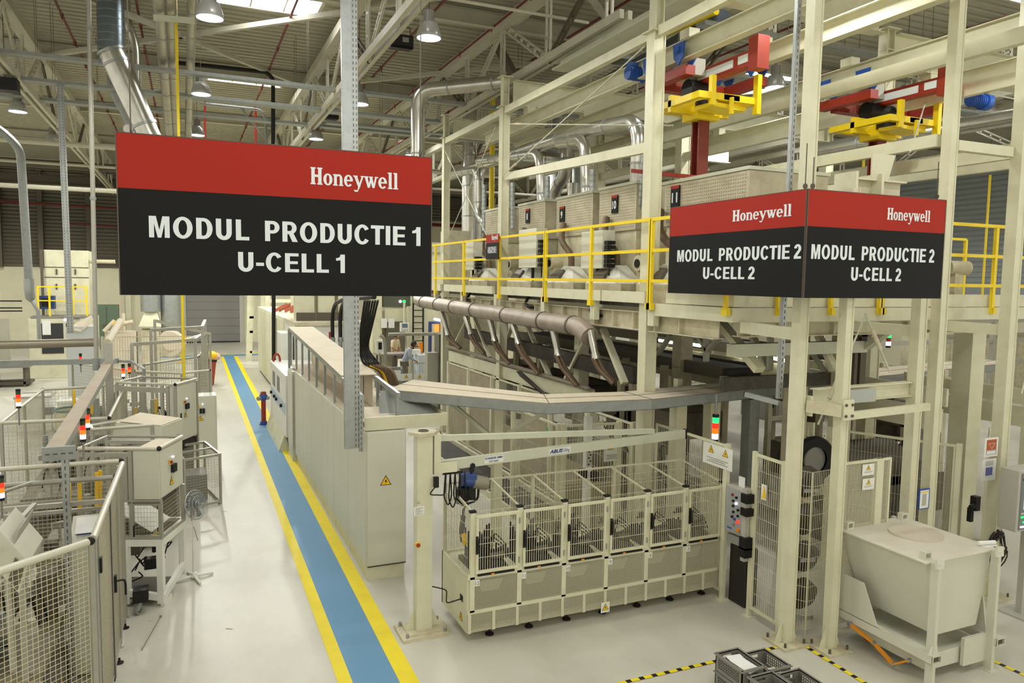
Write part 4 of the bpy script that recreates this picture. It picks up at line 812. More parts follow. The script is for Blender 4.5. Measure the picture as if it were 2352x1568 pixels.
mb.prism([A, B, Cc, D], (0, .03, .02)); mb.add([A, D, D+V((0, .3, -.28))], [(0, 1, 2)]); mb.build('slope_plate', mat('dull_sheet', (128, 130, 124), .6, .1, dirt=.3), t)
mb = MB(); mb.beam(A, B, .06, .03); mb.build('lip', GALVD, t)
# slotted double post behind the left sign, standing on the cabinet end
def slotted_post(a, b, w, d, label, m=GALV, name='slotted_post', holes=True, face=(0, -1, 0), parent=None):
    a = V(a); b = V(b); f_ = V(face); r = (b-a).normalized().cross(f_).normalized(); t = thing(name, label, 'slotted post', a)
    mb = MB(); mb.beam(a, b, w, .006, f_, 0, d/2); mb.beam(a+r*(w/2), b+r*(w/2), .006, d, f_); mb.beam(a-r*(w/2), b-r*(w/2), .006, d, f_); mb.build('channel', m, t)
    if holes:
        mb = MB(); u = (b-a).normalized(); L = (b-a).length; k = int(L/.075); s = f_*(d/2+.0045)
        for i in range(k):
            p = a+u*(.04+i*.075)
            for off in ((0,) if w < .07 else (-w*.28, w*.28)): q = p+r*off+s; mb.quad(q-r*.006-u*.02, q+r*.006-u*.02, q+r*.006+u*.02, q-r*.006+u*.02)
        mb.build('slots', STEELB, t)
    return t
x0 = PY(799, 900, 10.36).x
slotted_post((x0+.01, 10.32, 2.0), (x0-.02, 10.36, 10.9), .13, .05, 'shiny riveted post rising behind the big left sign to the roof', holes=False)
mb = MB(); random.seed(5)
slotted_post((x0+.12, 10.33, 2.0), (x0+.09, 10.37, 10.9), .075, .05, 'perforated channel post right beside the shiny post behind the left sign')
slotted_post((x0+.17, 10.3, 1.95), (x0+.17, 10.3, 2.75), .05, .04, 'short perforated channel at the foot of the big post on the cabinet end')
slotted_post(PY(1789, 915, 7.1), PY(1834, 0, 7.1), .06, .05, 'slotted channel post left of the tall column, from the cable duct up to the roof')
t = thing('slotted_bracket', 'short slotted bracket arm below the wide duct, at the foot of the slotted post', 'bracket', PX(1712, 905, 6.6)); a = PX(1712, 905, 6.62); b = PY(1789, 925, 7.1)
mb = MB(); mb.beam(a, b, .05, .06); mb.build('arm', GALV, t); mb = MB(); mb.beam(a-(b-a).normalized()*.01, a, .055, .065); mb.build('end_cap', BLK, t)
# bundle of hoses rising behind the cabinets
t = thing('hose_bundle', 'black hose loops rising behind the cabinet trough, left of the post', 'hoses', (3.3, 13.5, 2.2))
for px, px2 in ((764, 792), (782, 800)):
    a = PX(px, 780, 3.15); b = PX(px-1, 720, 3.15); c = PX(px2, 686, 3.15); mb = MB(); mb.bend([a, b, PX(px+6, 697, 3.15), c, PX(px2+60, 682, 3.3)], .045, 10, .25); mb.build('hose', BLK, t)
    mb = MB(); mb.cyl(a-V((0, 0, .55)), a, .045, 10); mb.cyl(a-V((0, 0, .05)), a+V((0, 0, .06)), .06, 10); mb.build('fitting', GALV, t)
t = thing('hose_bundle', 'dark cable bundle falling from behind the sign onto the cabinet tray', 'hoses', (3.1, 11.8, 2.3))
for k in range(6):
    mb = MB(); o_ = k*.045; a = PX(838+k*6, 690, 2.75+o_); b = PX(822+k*4, 800, 2.75+o_); c = PX(835+k*7, 835, 2.85+o_); d = PX(872+k*6, 850, 3.1+o_*.5); e = PX(885+k*6, 885, 3.2+o_*.5); mb.bend([a, b, c, c+(d-c)*.3], .02, 8, .2); mb.build('hose', BLK, t); mb = MB(); mb.bend([c+(d-c)*.25, d, e], .024, 8, .1); mb.build('hose_end', YELG if k == 1 else HOSE, t)
# ================================================================== WIDE CABLE DUCT
t = thing('cable_duct', 'wide galvanised cable duct with dusty top running across the picture and bending to the right', 'cable duct', (4.6, 9.6, 2.5)); zt = 2.66
Fp = [PZ(*p, zt) for p in ((891, 896), (1263, 929), (1560, 913), (1800, 889), (1850, 881), (2130, 853), (2352, 831))]
Bp = [PZ(*p, zt) for p in ((884, 872), (1135, 893), (1350, 893), (1560, 879), (1840, 861), (2070, 843), (2352, 812))]
Bp[0] = PZ(1013, 868, zt)
Fp = [V((2.84, 11.3, zt)), V((4.68, 9.32, zt)), V((6.3, 9.15, zt)), V((17.5, 10.95, zt))]
Bp = [V((3.55, 12.3, zt)), V((4.98, 10.12, zt)), V((6.3, 9.95, zt)), V((17.5, 11.85, zt))]
for i, nm in enumerate(('diagonal section', 'corner section', 'long straight section')):
    mb = MB(); a, b, c, d = Fp[i], Fp[i+1], Bp[i+1], Bp[i]; e = .004
    mb.prism([a, b, c, d], (0, 0, -.012)); mb.build('cover', CARD, t, 'dusty beige cover')
    mb = MB(); dn = V((0, 0, -.16))
    mb.prism([a, b, b+dn, a+dn], (0, .012, 0)); mb.prism([d, c, c+dn, d+dn], (0, -.012, 0)); mb.prism([a+dn, b+dn, c+dn, d+dn], (0, 0, .01)); mb.build('side_channel', GALVD, t)
mb = MB(); mb.beam(Fp[0]-V((0, 0, .08)), Bp[0]-V((0, 0, .08)), .012, .16); mb.build('end_plate', GALV, t)
mb = MB()
for f0, f1, k in ((Fp[1], Bp[1], .5), (Fp[2], Bp[2], .55), (Fp[2]+(Fp[3]-Fp[2])*.3, Bp[2]+(Bp[3]-Bp[2])*.3, .5)): mb.beam(f0+V((0, 0, .003)), f1+V((0, 0, .003)), .008, .006)
a = Fp[1]+(Bp[1]-Fp[1])*.5; b = Fp[2]+(Bp[2]-Fp[2])*.5; c = Fp[3]+(Bp[3]-Fp[3])*.5; d0 = Fp[0]+(Bp[0]-Fp[0])*.5
for p, q in ((d0, a), (a, b), (b, c)): mb.beam(p+V((0, 0, .002)), q+V((0, 0, .002)), .008, .006)
mb.build('cover_seam', STEELB, t)
t = thing('duct_support', 'cream support post with two diagonal braces under the wide duct, left of the corner', 'support post', (4.3, 10.35, 0)); P = V((4.36, 10.45, 0))
mb = MB(); mb.box((P.x-.07, P.y-.07, 0), (P.x+.07, P.y+.07, 2.5)); mb.build('post', CREAM, t)
mb = MB(); mb.beam((P.x-.06, P.y, 1.95), (3.75, 10.95, 2.48), .05, .06); mb.beam((P.x+.06, P.y, 1.95), (4.9, 9.75, 2.48), .05, .06); mb.build('brace', CREAMG, t)
for x, y, lab in ((12.9, 10.75, 'support under the duct at the right, behind the hopper'),):
    t = thing('duct_support', lab, 'support post', (x, y, 0)); mb = MB(); mb.box((x-.06, y-.06, 0), (x+.06, y+.06, 2.49)); mb.build('post', CREAM, t)
    mb = MB(); mb.prism([(x-.3, y-.02, 2.49), (x+.3, y-.02, 2.49), (x+.06, y-.02, 2.2), (x-.06, y-.02, 2.2)], (0, .04, 0)); mb.build('bracket', CREAM, t)
t = thing('duct_elbow', 'dark galvanised duct elbow dropping behind the right hand post', 'cable duct', (11.9, 9.5, 1.0))
a = PX(2060, 868, 12.3) if 0 else V((11.6, 9.9, 2.5)); mb = MB(); mb.bend([(11.95, 9.75, 2.38), (12.4, 9.8, 2.38), (12.9, 9.8, 1.9), (12.9, 9.8, .4)], .2, 4, .5, 3); mb.build('duct', mat('duct_dark', (104, 104, 104), .45, .4), t)
# ================================================================== JIB CRANE
JX, JY = 2.62, 8.62
t = thing('jib_crane', 'cream pillar jib crane with a long arm reaching right over the guarded machine', 'jib crane', (JX, JY, 0))
mb = MB(); mb.box((JX-.1, JY-.08, .04), (JX+.1, JY+.08, 2.5)); mb.build('pillar', CREAM, t, bev=.006)
mb = MB(); mb.cbox((JX, JY, .02), .62, .46, .04); mb.cbox((JX, JY, .05), .44, .34, .02); mb.build('base_plate', CREAM2, t)
mb = MB()
for sx in (-.24, .24):
    for sy in (-.17, .17): mb.cyl((JX+sx, JY+sy, .04), (JX+sx, JY+sy, .09), .022, 6)
mb.build('anchor_bolt', GALV, t)
mb = MB()
for s in (-1, 1): mb.prism([(JX+s*.115, JY-.01, .06), (JX+s*.22, JY-.01, .06), (JX+s*.115, JY-.01, .3)], (0, .02, 0))
mb.build('gusset', CREAM, t)
mb = MB(); mb.prism([(JX+.19*math.cos(a*math.pi/3), JY+.16*math.sin(a*math.pi/3), 2.5) for a in range(6)], (0, 0, .04)); hp = mb.build('head_plate', CREAM2, t)
mb = MB(); mb.lathe((JX, JY, 2.541), [(.0, .002), (.05, .002), (.05, .01), (.065, .01), (.065, 0)], 16); mb.build('bearing_cap', STEELB, hp)
mb = MB(); mb.box((JX+.115, JY-.085, 2.0), (JX+.2, JY+.085, 2.5)); mb.box((JX+.2, JY-.06, 2.0), (JX+.42, JY-.05, 2.14)); mb.box((JX+.2, JY+.05, 2.0), (JX+.42, JY+.06, 2.14)); mb.build('swivel_bracket', CREAM, t)
A0 = V((JX+.18, JY, 2.09)); A1 = V((6.72, 8.9, 2.16)); dA = (A1-A0).normalized()
mb = MB(); mb.beam(A0, A1, .06, .13); arm = mb.build('arm', CREAMG, t, bev=.004)
mb = MB(); mb.beam(A1, A1+dA*.03, .07, .14); mb.build('end_stop', BLK, t)
mb = MB(); mb.beam((JX+.2, JY, 2.44), A0+dA*3.35+V((0, 0, .1)), .07, .07); mb.build('tie_beam', CREAMG, t)
rA = dA; nA = V((dA.y, -dA.x, 0)).normalized(); uA = nA.cross(rA)*-1; uA = V((0, 0, 1))
def armpt(s, z=0): return A0+dA*s+V((0, 0, z))+nA*.031
def arm_label(s, w, h):
    mb = MB(); c = armpt(s); mb.prism([c-rA*w/2-uA*h/2, c+rA*w/2-uA*h/2, c+rA*w/2+uA*h/2, c-rA*w/2+uA*h/2], nA*.002); return mb.build('label_plate', WHITE, arm, 'white name plate'), c+nA*.003
NAVY = mat('navy_ink', (28, 48, 128), .5)
sA = (PY(1137, 1065, 8.6).x-A0.x); sB = (PY(1287, 1048, 8.7).x-A0.x)
p, c = arm_label(sA, .27, .085); mb = text_mb('SCHNEIDER GMBH', c+uA*.008, rA, uA, .026, .25, .02); text_mb('02737 500001', c-uA*.03, rA, uA, .018, .13, .01, mb=mb); mb.build('lettering', NAVY, p)
p, c = arm_label(sB, .34, .075); text_mb('ABUS', c-rA*.155-uA*.022, rA, uA+rA*.25, .05, .19, .035, align='L').build('lettering', NAVY, p); text_mb('125kg', c+rA*.05-uA*.02, rA, uA, .042, .1, .0, align='L').build('lettering', NAVY, p)
mb = MB(); c = PY(958, 1005, JY-.082)
mb.cyl((PY(959, 1250, JY-.08).x, JY-.08, PY(959, 1250, JY-.08).z), (PY(959, 1250, JY-.08).x, JY-.105, PY(959, 1250, JY-.08).z), .033, 16); k = mb.build('switch_collar', YELG, t, 'yellow switch collar')
mb = MB(); c = PY(959, 1250, JY-.08); mb.cyl((c.x, JY-.1, c.z), (c.x, JY-.125, c.z), .024, 14); mb.build('switch_knob', REDP, k, 'red switch knob')
mb = MB(); c = PY(963, 1172, JY-.08); mb.box((c.x-.065, JY-.084, c.z-.06), (c.x+.065, JY-.08, c.z+.05)); p = mb.build('notice', PAPER, t, 'white notice with small print')
mb = MB()
for i in range(7): mb.box((c.x-.05, JY-.0855, c.z+.03-i*.013), (c.x+.05-(i % 3)*.02, JY-.084, c.z+.034-i*.013))
mb.build('print_lines', GREY, p)
text_mb('CE', (PY(960, 1153, JY-.08).x, JY-.081, PY(960, 1157, JY-.08).z), (1, 0, 0), (0, 0, 1), .025, .04).build('mark', GREY, t)
mb = MB(); c = V((JX+.13, JY-.11, 1.92)); mb.cbox(c, .06, .05, .13); mb.bend([c+V((0, 0, -.05)), c+V((-.1, -.03, -.14)), c+V((.1, -.05, -.16)), A0+V((.1, -.05, -.1))], .008, 6, .05); mb.build('socket', BLK, t)
# hoist
H = V((PY(1085, 1120, 8.62).x, 8.66, 1.84)); t = thing('chain_hoist', 'blue and grey electric chain hoist hanging from the jib arm', 'hoist', H)
mb = MB(); mb.cyl(H+V((-.13, 0, .03)), H+V((.03, .0, .0)), .085, 16); mb.beam(H+V((-.14, 0, .06)), H+V((.05, 0, .06)), .16, .1); mb.build('gear_housing', mat('hoist_blue', (44, 66, 122), .45), t, 'blue gear housing', .01)
mb = MB(); mb.cyl(H+V((.02, 0, .0)), H+V((.21, 0, -.05)), .09, 16, .085); mb.build('motor_cover', mat('hoist_grey', (134, 128, 110), .5), t, 'grey motor cover')
mb = MB(); mb.cbox(H+V((0, 0, .17)), .05, .06, .08); mb.cyl(H+V((0, -.05, .21)), H+V((0, .05, .21)), .035, 12); mb.tube([H+V((0, 0, .16)), H+V((0, 0, .08))], .014, 8); mb.build('trolley_hook', BLK, t)
mb = MB(); mb.lathe(H+V((-.12, 0, -.28)), [(.0, 0), (.07, .01), (.09, .08), (.085, .2), (.06, .22)], 14); mb.cbox(H+V((-.0, 0, -.14)), .09, .09, .18); mb.build('chain_bag', BLK, t)
mb = MB(); mb.bend([H+V((.1, 0, -.1)), H+V((.09, 0, -.25)), H+V((-.06, -.02, -.28)), H+V((-.11, -.02, -.34)), H+V((-.12, -.02, -.46))], .016, 8, .06); mb.build('chain_guide', BLK, t)
mb = MB(); c = H+V((-.12, -.04, -.42)); mb.beam(c, c+V((-.02, 0, -.2)), .05, .05); mb.tube([c+V((-.02, 0, -.2)), c+V((0, 0, -.33))], [.032, .036], 10); mb.build('control_pendant', BLK, t)
mb = MB(); mb.beam(c+V((-.01, -.03, -.22)), c+V((.015, -.03, -.36)), .055, .04); mb.build('pendant_grip', YELG, t, 'yellow grip')
t = thing('festoon_cable', 'looped black cable hanging from the jib arm beside the pillar', 'cable', (PY(1040, 1120, 8.6).x, 8.6, 1.5))
for k in range(4):
    x = PY(1022+k*11, 1095, 8.6).x; mb = MB(); dz = .3+.04*(k % 2); mb.bend([(x, 8.58, 2.0), (x-.02, 8.58, 2.0-dz), (x+.035, 8.57, 2.0-dz-.12), (x+.08, 8.57, 2.0-dz), (x+.06, 8.57, 2.0)], .009, 6, .05); mb.build('cable_loop', BLK, t)
mb = MB(); x = PY(1022, 1095, 8.6).x; mb.box((x-.04, 8.56, 1.985), (x+.22, 8.6, 2.01)); mb.build('clip_rail', BLK, t)
# ================================================================== GUARDED MACHINE WITH SIX MESH DOORS
GX0, GX1, GY0, GY1 = 3.02, 6.86, 8.1, 9.07; ZB, ZM, ZT = .13, .83, 1.62; NB = 6; BW = (GX1-GX0-.12)/NB
t = thing('guarded_machine', 'low cream machine with six framed mesh doors and perforated base panels', 'machine guard', (4.9, 8.6, 0))
mb = MB(); mb.box((GX0, GY0+.02, ZB), (GX0+.03, GY1, ZM)); mb.box((GX1-.03, GY0+.02, ZB), (GX1, GY1, ZM)); mb.box((GX0, GY1-.03, ZB), (GX1, GY1, ZM)); mb.box((GX0+.03, GY0+.1, ZM-.05), (GX1-.03, GY1-.03, ZM-.03)); mb.box((GX0+.03, GY0+.02, ZB), (GX1-.03, GY1-.03, ZB+.03)); body = mb.build('body', CREAM, t)
mb = MB()
for i in range(NB+1):
    x = GX0+.06+i*BW; mb.box((x-.03, GY0-.012, ZB+.26), (x+.03, GY0+.02, ZM)); mb.box((x-.032, GY0-.015, ZM), (x+.032, GY0+.03, ZT))
mb.box((GX0, GY0-.012, ZM-.03), (GX1, GY0+.02, ZM+.035)); mb.box((GX0, GY0-.012, ZB+.24), (GX1, GY0+.02, ZB+.285)); mb.build('frame', CREAM, t)
mb = MB()
for i in range(NB+1): x = GX0+.06+i*BW; mb.box((x-.04, GY0-.02, ZT), (x+.04, GY0+.04, ZT+.025))
mb.build('post_cap', BLK, t)
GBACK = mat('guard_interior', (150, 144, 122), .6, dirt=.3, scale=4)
for i in range(NB):
    x0 = GX0+.09+i*BW; x1 = x0+BW-.06
    mb = MB(); mb.wires((x0, GY0, ZB+.285), (x1-x0, 0, 0), (0, 0, ZM-ZB-.315), .019, .019, .0038); mb.build('mesh_panel', WIREC, t)
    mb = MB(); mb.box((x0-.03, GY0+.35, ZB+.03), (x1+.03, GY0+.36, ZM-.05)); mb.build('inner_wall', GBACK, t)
    mb = MB(); mb.prism([(x0+.22, GY0+.3, ZB+.36), (x0+.44, GY0+.3, ZB+.36), (x0+.5, GY0+.3, ZB+.5), (x0+.16, GY0+.3, ZB+.5)], (0, .05, 0)); mb.build('drip_tray', CREAM, t)
    # door
    mb = MB(); mb.rect((x0+.0, GY0-.03, ZM+.045), (x1-x0, 0, 0), (0, 0, ZT-ZM-.075), .035, .03); d = mb.build('door', CREAM, t, bev=.003)
    mb = MB(); mb.wires((x0+.03, GY0-.03, ZM+.07), (x1-x0-.06, 0, 0), (0, 0, ZT-ZM-.12), .031, .19, .0036); mb.build('wire_mesh', WIREC, d)
    mb = MB(); hx = x0+.01; hz = ZM+.4; mb.bend([(hx, GY0-.045, hz+.09), (hx, GY0-.085, hz+.08), (hx, GY0-.085, hz-.08), (hx, GY0-.045, hz-.09)], .015, 8, .03); mb.cbox((hx, GY0-.048, hz), .03, .012, .22); mb.build('handle', BLK, d, 'black door handle')
    mb = MB()
    for z in (ZM+.15, ZT-.15): mb.cyl((x1+.004, GY0-.05, z-.035), (x1+.004, GY0-.05, z+.035), .011, 8)
    mb.build('hinge', GALV, d)
    mb = MB(); mb.box((x0+.03, GY0-.04, ZM+.01), (x1-.05, GY0-.015, ZM+.03)); k = mb.build('interlock_strip', BLK, t)
    mb = MB(); mb.box((x0+.2, GY0-.05, ZM+.012), (x0+.24, GY0-.04, ZM+.03)); mb.build('latch', ORNG, k)
    mb = MB(); mb.box((x0+.0, GY0-.017, ZM-.115), (x0+.06, GY0-.013, ZM-.035)); p = mb.build('number_tag', WHITE, t, 'white number tag'); text_mb(['12', '11', '10', '9', '8', '7'][i], (x0+.03, GY0-.0175, ZM-.1), (1, 0, 0), (0, 0, 1), .045, None, 0).build('number', GREY, p)
for i in range(12):
    x0 = GX0+.03+i*(GX1-GX0-.06)/12; x1 = x0+(GX1-GX0-.06)/12
    mb = MB(); mb.wires((x0+.02, GY0, ZB+.01), (x1-x0-.04, 0, 0), (0, 0, .22), .019, .019, .0038); mb.box((x0-.02, GY0-.01, ZB), (x0+.02, GY0+.01, ZB+.24)); mb.build('skirt_panel', WIREC, t)
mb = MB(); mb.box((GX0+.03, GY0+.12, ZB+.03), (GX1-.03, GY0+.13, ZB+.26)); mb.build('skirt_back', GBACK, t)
c = PY(1390, 1394, GY0-.015); plate_sign(t, c, (1, 0, 0), (0, 0, 1), .13, .14, ((0, -.05, .1),), lines=0)
c = V((GX0-.003, GY0+.22, ZB+.12)); warn_tri(MB(), c, (0, -1, 0), (0, 0, 1), .12).build('warning_triangle', [YELG, SBLK], t, 'yellow warning triangle on the end')
mb = MB(); mb.box((GX0-.004, GY0+.15, ZB+.33), (GX0, GY0+.25, ZB+.41)); mb.bend([(GX0-.005, GY0+.2, ZB+.36), (GX0-.2, GY0+.2, ZB+.33), (JX+.3, JY-.05, ZB+.38), (JX+.1, JY-.03, ZB+.45)], .008, 6, .06); mb.build('cable', BLK, t)
# upper mesh cage: back, sides, roof bars
mb = MB()
for x in (GX0+.03, GX0+1.3, GX0+2.6, GX1-.03): mb.box((x-.02, GY1-.04, ZM), (x+.02, GY1, ZT+.12))
mb.beam((GX0+.03, GY1-.02, ZT+.11), (GX1-.03, GY1-.02, ZT+.11), .02, .02)
for i in range(NB+1): x = GX0+.06+i*BW; mb.beam((x, GY0, ZT), (x, GY1-.02, ZT+.11), .02, .02)
mb.build('cage_bar', WIREC, t)
mb = MB(); mb.wires((GX0+.04, GY1-.02, ZM+.02), (GX1-GX0-.08, 0, 0), (0, 0, ZT-ZM+.08), .04, .2, .003); mb.build('back_mesh', WIREC, t)
for x, nm in ((GX0+.015, 'side_mesh'), (GX1-.015, 'side_mesh')):
    mb = MB(); mb.wires((x, GY0+.05, ZM+.02), (0, GY1-GY0-.1, 0), (0, 0, ZT-ZM), .05, .2, .003); mb.build(nm, WIREC, t)
mb = MB(); mb.wires((GX0+.04, GY0+.03, ZT+.0), (GX1-GX0-.08, 0, 0), (0, GY1-GY0-.06, .1), 2, .3, .0025); mb.build('roof_mesh', WIREC, t)
for i in range(7):
    x = GX0+.35+i*(GX1-GX0-.6)/6; mb = MB(); mb.lathe((x, GY0+.14, 0), [(0, 0), (.055, 0), (.055, .015), (.03, .035), (.014, .04), (.014, .15)], 14); mb.build('levelling_foot', BLK, t)
# tooling inside the six bays
random.seed(11); TOOL = mat('tool_steel', (84, 80, 72), .45, .4, dirt=.4, scale=8)
for i in range(NB):
    x0 = GX0+.09+i*BW; cx = x0+.26; t2 = thing('tool_set', ['dark pin tooling behind the first mesh door from the left', 'dark pin tooling behind the second mesh door', 'dark pin tooling behind the third mesh door', 'dark clamp tooling behind the fourth mesh door', 'clamp tooling with yellow parts behind the fifth mesh door', 'clamp tooling behind the sixth mesh door, far right'][i], 'tool set', (cx, 8.55, ZM-.03), 'tool sets in the guarded machine')
    mb = MB(); mb.box((x0+.04, GY0+.14, ZM-.03), (x0+.5, GY0+.7, ZM+.02)); mb.hexa([(x0+.04, GY0+.16, ZM+.02), (x0+.5, GY0+.16, ZM+.02), (x0+.5, GY0+.5, ZM+.02), (x0+.04, GY0+.5, ZM+.02), (x0+.06, GY0+.2, ZM+.14), (x0+.48, GY0+.2, ZM+.06), (x0+.48, GY0+.48, ZM+.1), (x0+.06, GY0+.48, ZM+.2)]); mb.build('base_plate', BLK if i < 3 else DARK, t2)
    mb = MB()
    for k in range(11 if i < 3 else 4):
        for j in range(3): x = x0+.08+k*(.032 if i < 3 else .09); h_ = (.24+.14*math.sin(k*.6+j)) if i < 3 else .12; mb.cyl((x, GY0+.3+j*.12, ZM+.02), (x, GY0+.3+j*.12, ZM+.06+h_), .011 if i < 3 else .02, 6)
    mb.build('pin', BLK if i < 3 else TOOL, t2)
    mb = MB(); mb.beam((x0+.08, GY0+.42, ZM+.3), (x0+.36, GY0+.42, ZM+.3), .03, .02); mb.cbox((x0+.2, GY0+.42, ZM+.34), .14, .06, .04); mb.cyl((x0+.4, GY0+.5, ZM+.05), (x0+.52, GY0+.3, ZM+.2), .03, 8); mb.cyl((x0+.3, GY0+.25, ZM+.12), (x0+.48, GY0+.25, ZM+.12), .045, 10); mb.build('clamp', TOOL, t2)
    mb = MB()
    for k in range(3): a = V((x0+.36+.04*k, GY0+.55, ZM+.05)); mb.bend([a, a+V((.02, -.05, .2+.04*k)), a+V((.12, -.2, .16)), a+V((.12, -.3, .02))], .008, 6, .05)
    mb.build('hose', BLK, t2)
    if i in (0, 3, 4, 5):
        mb = MB(); mb.cbox((x0+.42, GY0+.3, ZM+.1), .05, .05, .05); mb.build('valve', ORNG if i == 0 else (YELG if i == 4 else GREY), t2)
# ================================================================== MESH FENCES AROUND THE PRESS
def fence(a, b, z0, z1, label, pu=.05, pv=.2, r=.003, m=CREAM, wm=WIREC, posts=(1, 1), pw=.06, frame=True, plexi=None, rail=True, name='mesh_fence'):
    a = V((a[0], a[1], 0)); b = V((b[0], b[1], 0)); d = b-a; t = thing(name, label, 'mesh fence', a+d/2+V((0, 0, z0 if z0 > .3 else 0)), None); u = V((0, 0, 1))
    for k, p in enumerate((a, b)):
        if posts[k]: mb = MB(); mb.beam(p, p+u*z1, pw, pw, d); mb.cbox(p+u*.008, pw+.08, pw+.08, .016); mb.build('post', m, t)
    e = d.normalized()*pw/2
    if frame: mb = MB(); mb.rect(a+e+u*z0, d-e*2, u*(z1-z0-.02), .035, .03); mb.build('frame', m, t)
    if plexi: mb = MB(); mb.prism([a+e+u*(z0+.03), b-e+u*(z0+.03), b-e+u*(z0+(z1-z0)*plexi), a+e+u*(z0+(z1-z0)*plexi)], d.normalized().cross(u)*.006); mb.build('sheet_panel', mat('dusty_sheet', (158, 148, 124), .6, dirt=.6, scale=3, dcol=(128, 114, 90)), t)
    z2 = z0+(z1-z0)*plexi if plexi else z0+.02
    if plexi is None or plexi < .95: mb = MB(); mb.wires(a+e+u*z2, d-e*2, u*(z1-.03-z2), pu, pv, r); mb.build('wire_mesh', wm, t)
    return t
FX = 6.62
N = ['nearest fence panel beside the near column, behind the guarded machine', 'second fence panel along the press line', 'third fence panel along the press line, with the green tag', 'fourth fence panel along the press line', 'fifth fence panel along the press line', 'sixth fence panel along the press line, farthest back']
ys = [10.1, 11.6, 13.1, 14.6, 16.2, 17.8, 19.4]
for i in range(6): fence((FX, ys[i]), (FX, ys[i+1]), .08, 2.12, N[i]+' (mesh and dusty sheet)', .05, .25, .003, plexi=(None, .45, .98, .5, .98, .98)[i], pw=.09, posts=(1, i == 5))
fence((5.45, 10.5), (5.45, 12.3), .1, 2.1, 'light mesh gate in front of the press line, left of the tall white switch post', .05, .24, .003, pw=.07)
fence((5.5, 10.45), (6.5, 10.35), .1, 2.1, 'mesh gate with the white sign, behind the jib arm end', .05, .24, .003, pw=.07, plexi=.5)
fence((6.76, 7.98), (6.76, 9.7), .1, 2.2, 'mesh fence with the two warning triangles sign, left of the mesh door', .045, .3, .003, pw=.06, posts=(1, 0))
t = fence((6.72, 6.86), (6.74, 7.42), .12, 2.22, 'narrow mesh door left of the tall column, with the yellow warning label', .04, .2, .003, pw=.05)
plate_sign(t, PX(1755, 1130, 6.7), (0, -1, 0), (0, 0, 1), .09, .2, (), lines=0, lab='white label with tall yellow triangle'); mb = MB(); c = PX(1755, 1130, 6.69); mb.prism([c+V((0, .033, -.08)), c+V((0, -.033, -.08)), c+V((0, 0, .085))], (-.003, 0, 0)); mb.build('warning_label', YELG, t)
c = PX(1648, 1047, 6.73); o = thing('fence_sign', 'wide white sign with two yellow warning triangles on the fence behind the machine', 'sign', c); plate_sign(o, c, (0, -1, 0), (0, 0, 1), .62, .3, ((-.22, .2, .12), (.27, .2, .12)), lines=3, name='sign_plate')
c = PX(1405, 1040, 6.5) if 0 else PY(1405, 1038, 10.33); o = thing('fence_sign', 'white sign with one yellow triangle behind the jib arm', 'sign', c); plate_sign(o, c, (1, 0, 0), (0, 0, 1), .3, .3, ((-.1, .25, .11),), lines=3, name='sign_plate')
mb = MB(); c = PX(1255, 992, FX-.06); mb.box((c.x, c.y-.05, c.z-.1), (c.x+.01, c.y+.05, c.z+.1)); tag(mb.build('green_tag', mat('green_tag', (60, 160, 80), .6)), 'small green tag on the fence post under the wide duct', 'tag')
# white switch boxes and posts between jib and press
for i, (px, y0, y1, X, w, h, lab) in enumerate(((1187, 960, 1022, 6.2, .12, 0, 'white switch box with a yellow shock triangle on a post under the duct'),)):
    a = PX(px, y1, X); b = PX(px, y0, X); t = thing('switch_box', lab, 'switch box', (X, a.y, 0)); mb = MB(); mb.box((X-.05, a.y-.1, a.z), (X+.05, a.y+.1, b.z)); k = mb.build('box', LGREY, t)
    warn_tri(MB(), (X-.055, a.y, (a.z*.35+b.z*.65)), (0, -1, 0), (0, 0, 1), .12).build('warning_triangle', [YELG, SBLK], k); mb = MB(); mb.box((X-.03, a.y-.03, 0), (X+.03, a.y+.03, a.z)); mb.build('post', CREAM, t); mb = MB(); mb.cbox((X, a.y, b.z+.05), .09, .18, .1); mb.build('black_cap', BLK, t)
t = thing('switch_post', 'tall white switch post with dark buttons and two black sockets, behind the fourth mesh door', 'switch post', (5.45, 9.95, 0))
X = PY(1350, 1000, 9.95).x; mb = MB(); mb.box((X-.05, 9.9, 0), (X+.05, 10.0, 2.3)); mb.build('post', WHITE, t); mb = MB(); z = PY(1347, 1070, 9.9).z; mb.box((X-.04, 9.88, z), (X+.04, 9.9, z+.28)); k = mb.build('button_plate', LGREY, t)
mb = MB()
for j in range(5): mb.cyl((X-.015+.03*(j % 2), 9.88, z+.03+.05*j), (X-.015+.03*(j % 2), 9.865, z+.03+.05*j), .012, 8)
mb.build('button', BLK, k)
for dx in (-.12, .08): mb = MB(); mb.cbox((X+dx, 9.86, z-.1-.06*(dx > 0)), .11, .1, .14); mb.cyl((X+dx-.03, 9.8, z-.1), (X+dx-.03, 9.82, z-.1), .03, 10); mb.build('socket', BLK, t)
t = thing('floor_mat', 'dark ribbed floor strip along the press fence, behind the jib pillar', 'floor strip', (5.9, 15, 0)); mb = MB(); mb.box((5.55, 10.9, 0), (6.3, 19, .1)); mb.build('strip', RUB, t); mb = MB(); mb.box((6.3, 10.9, 0), (6.38, 19, .2)); mb.box((5.5, 10.9, 0), (5.55, 19, .12)); mb.build('edge_rail', CREAM, t)
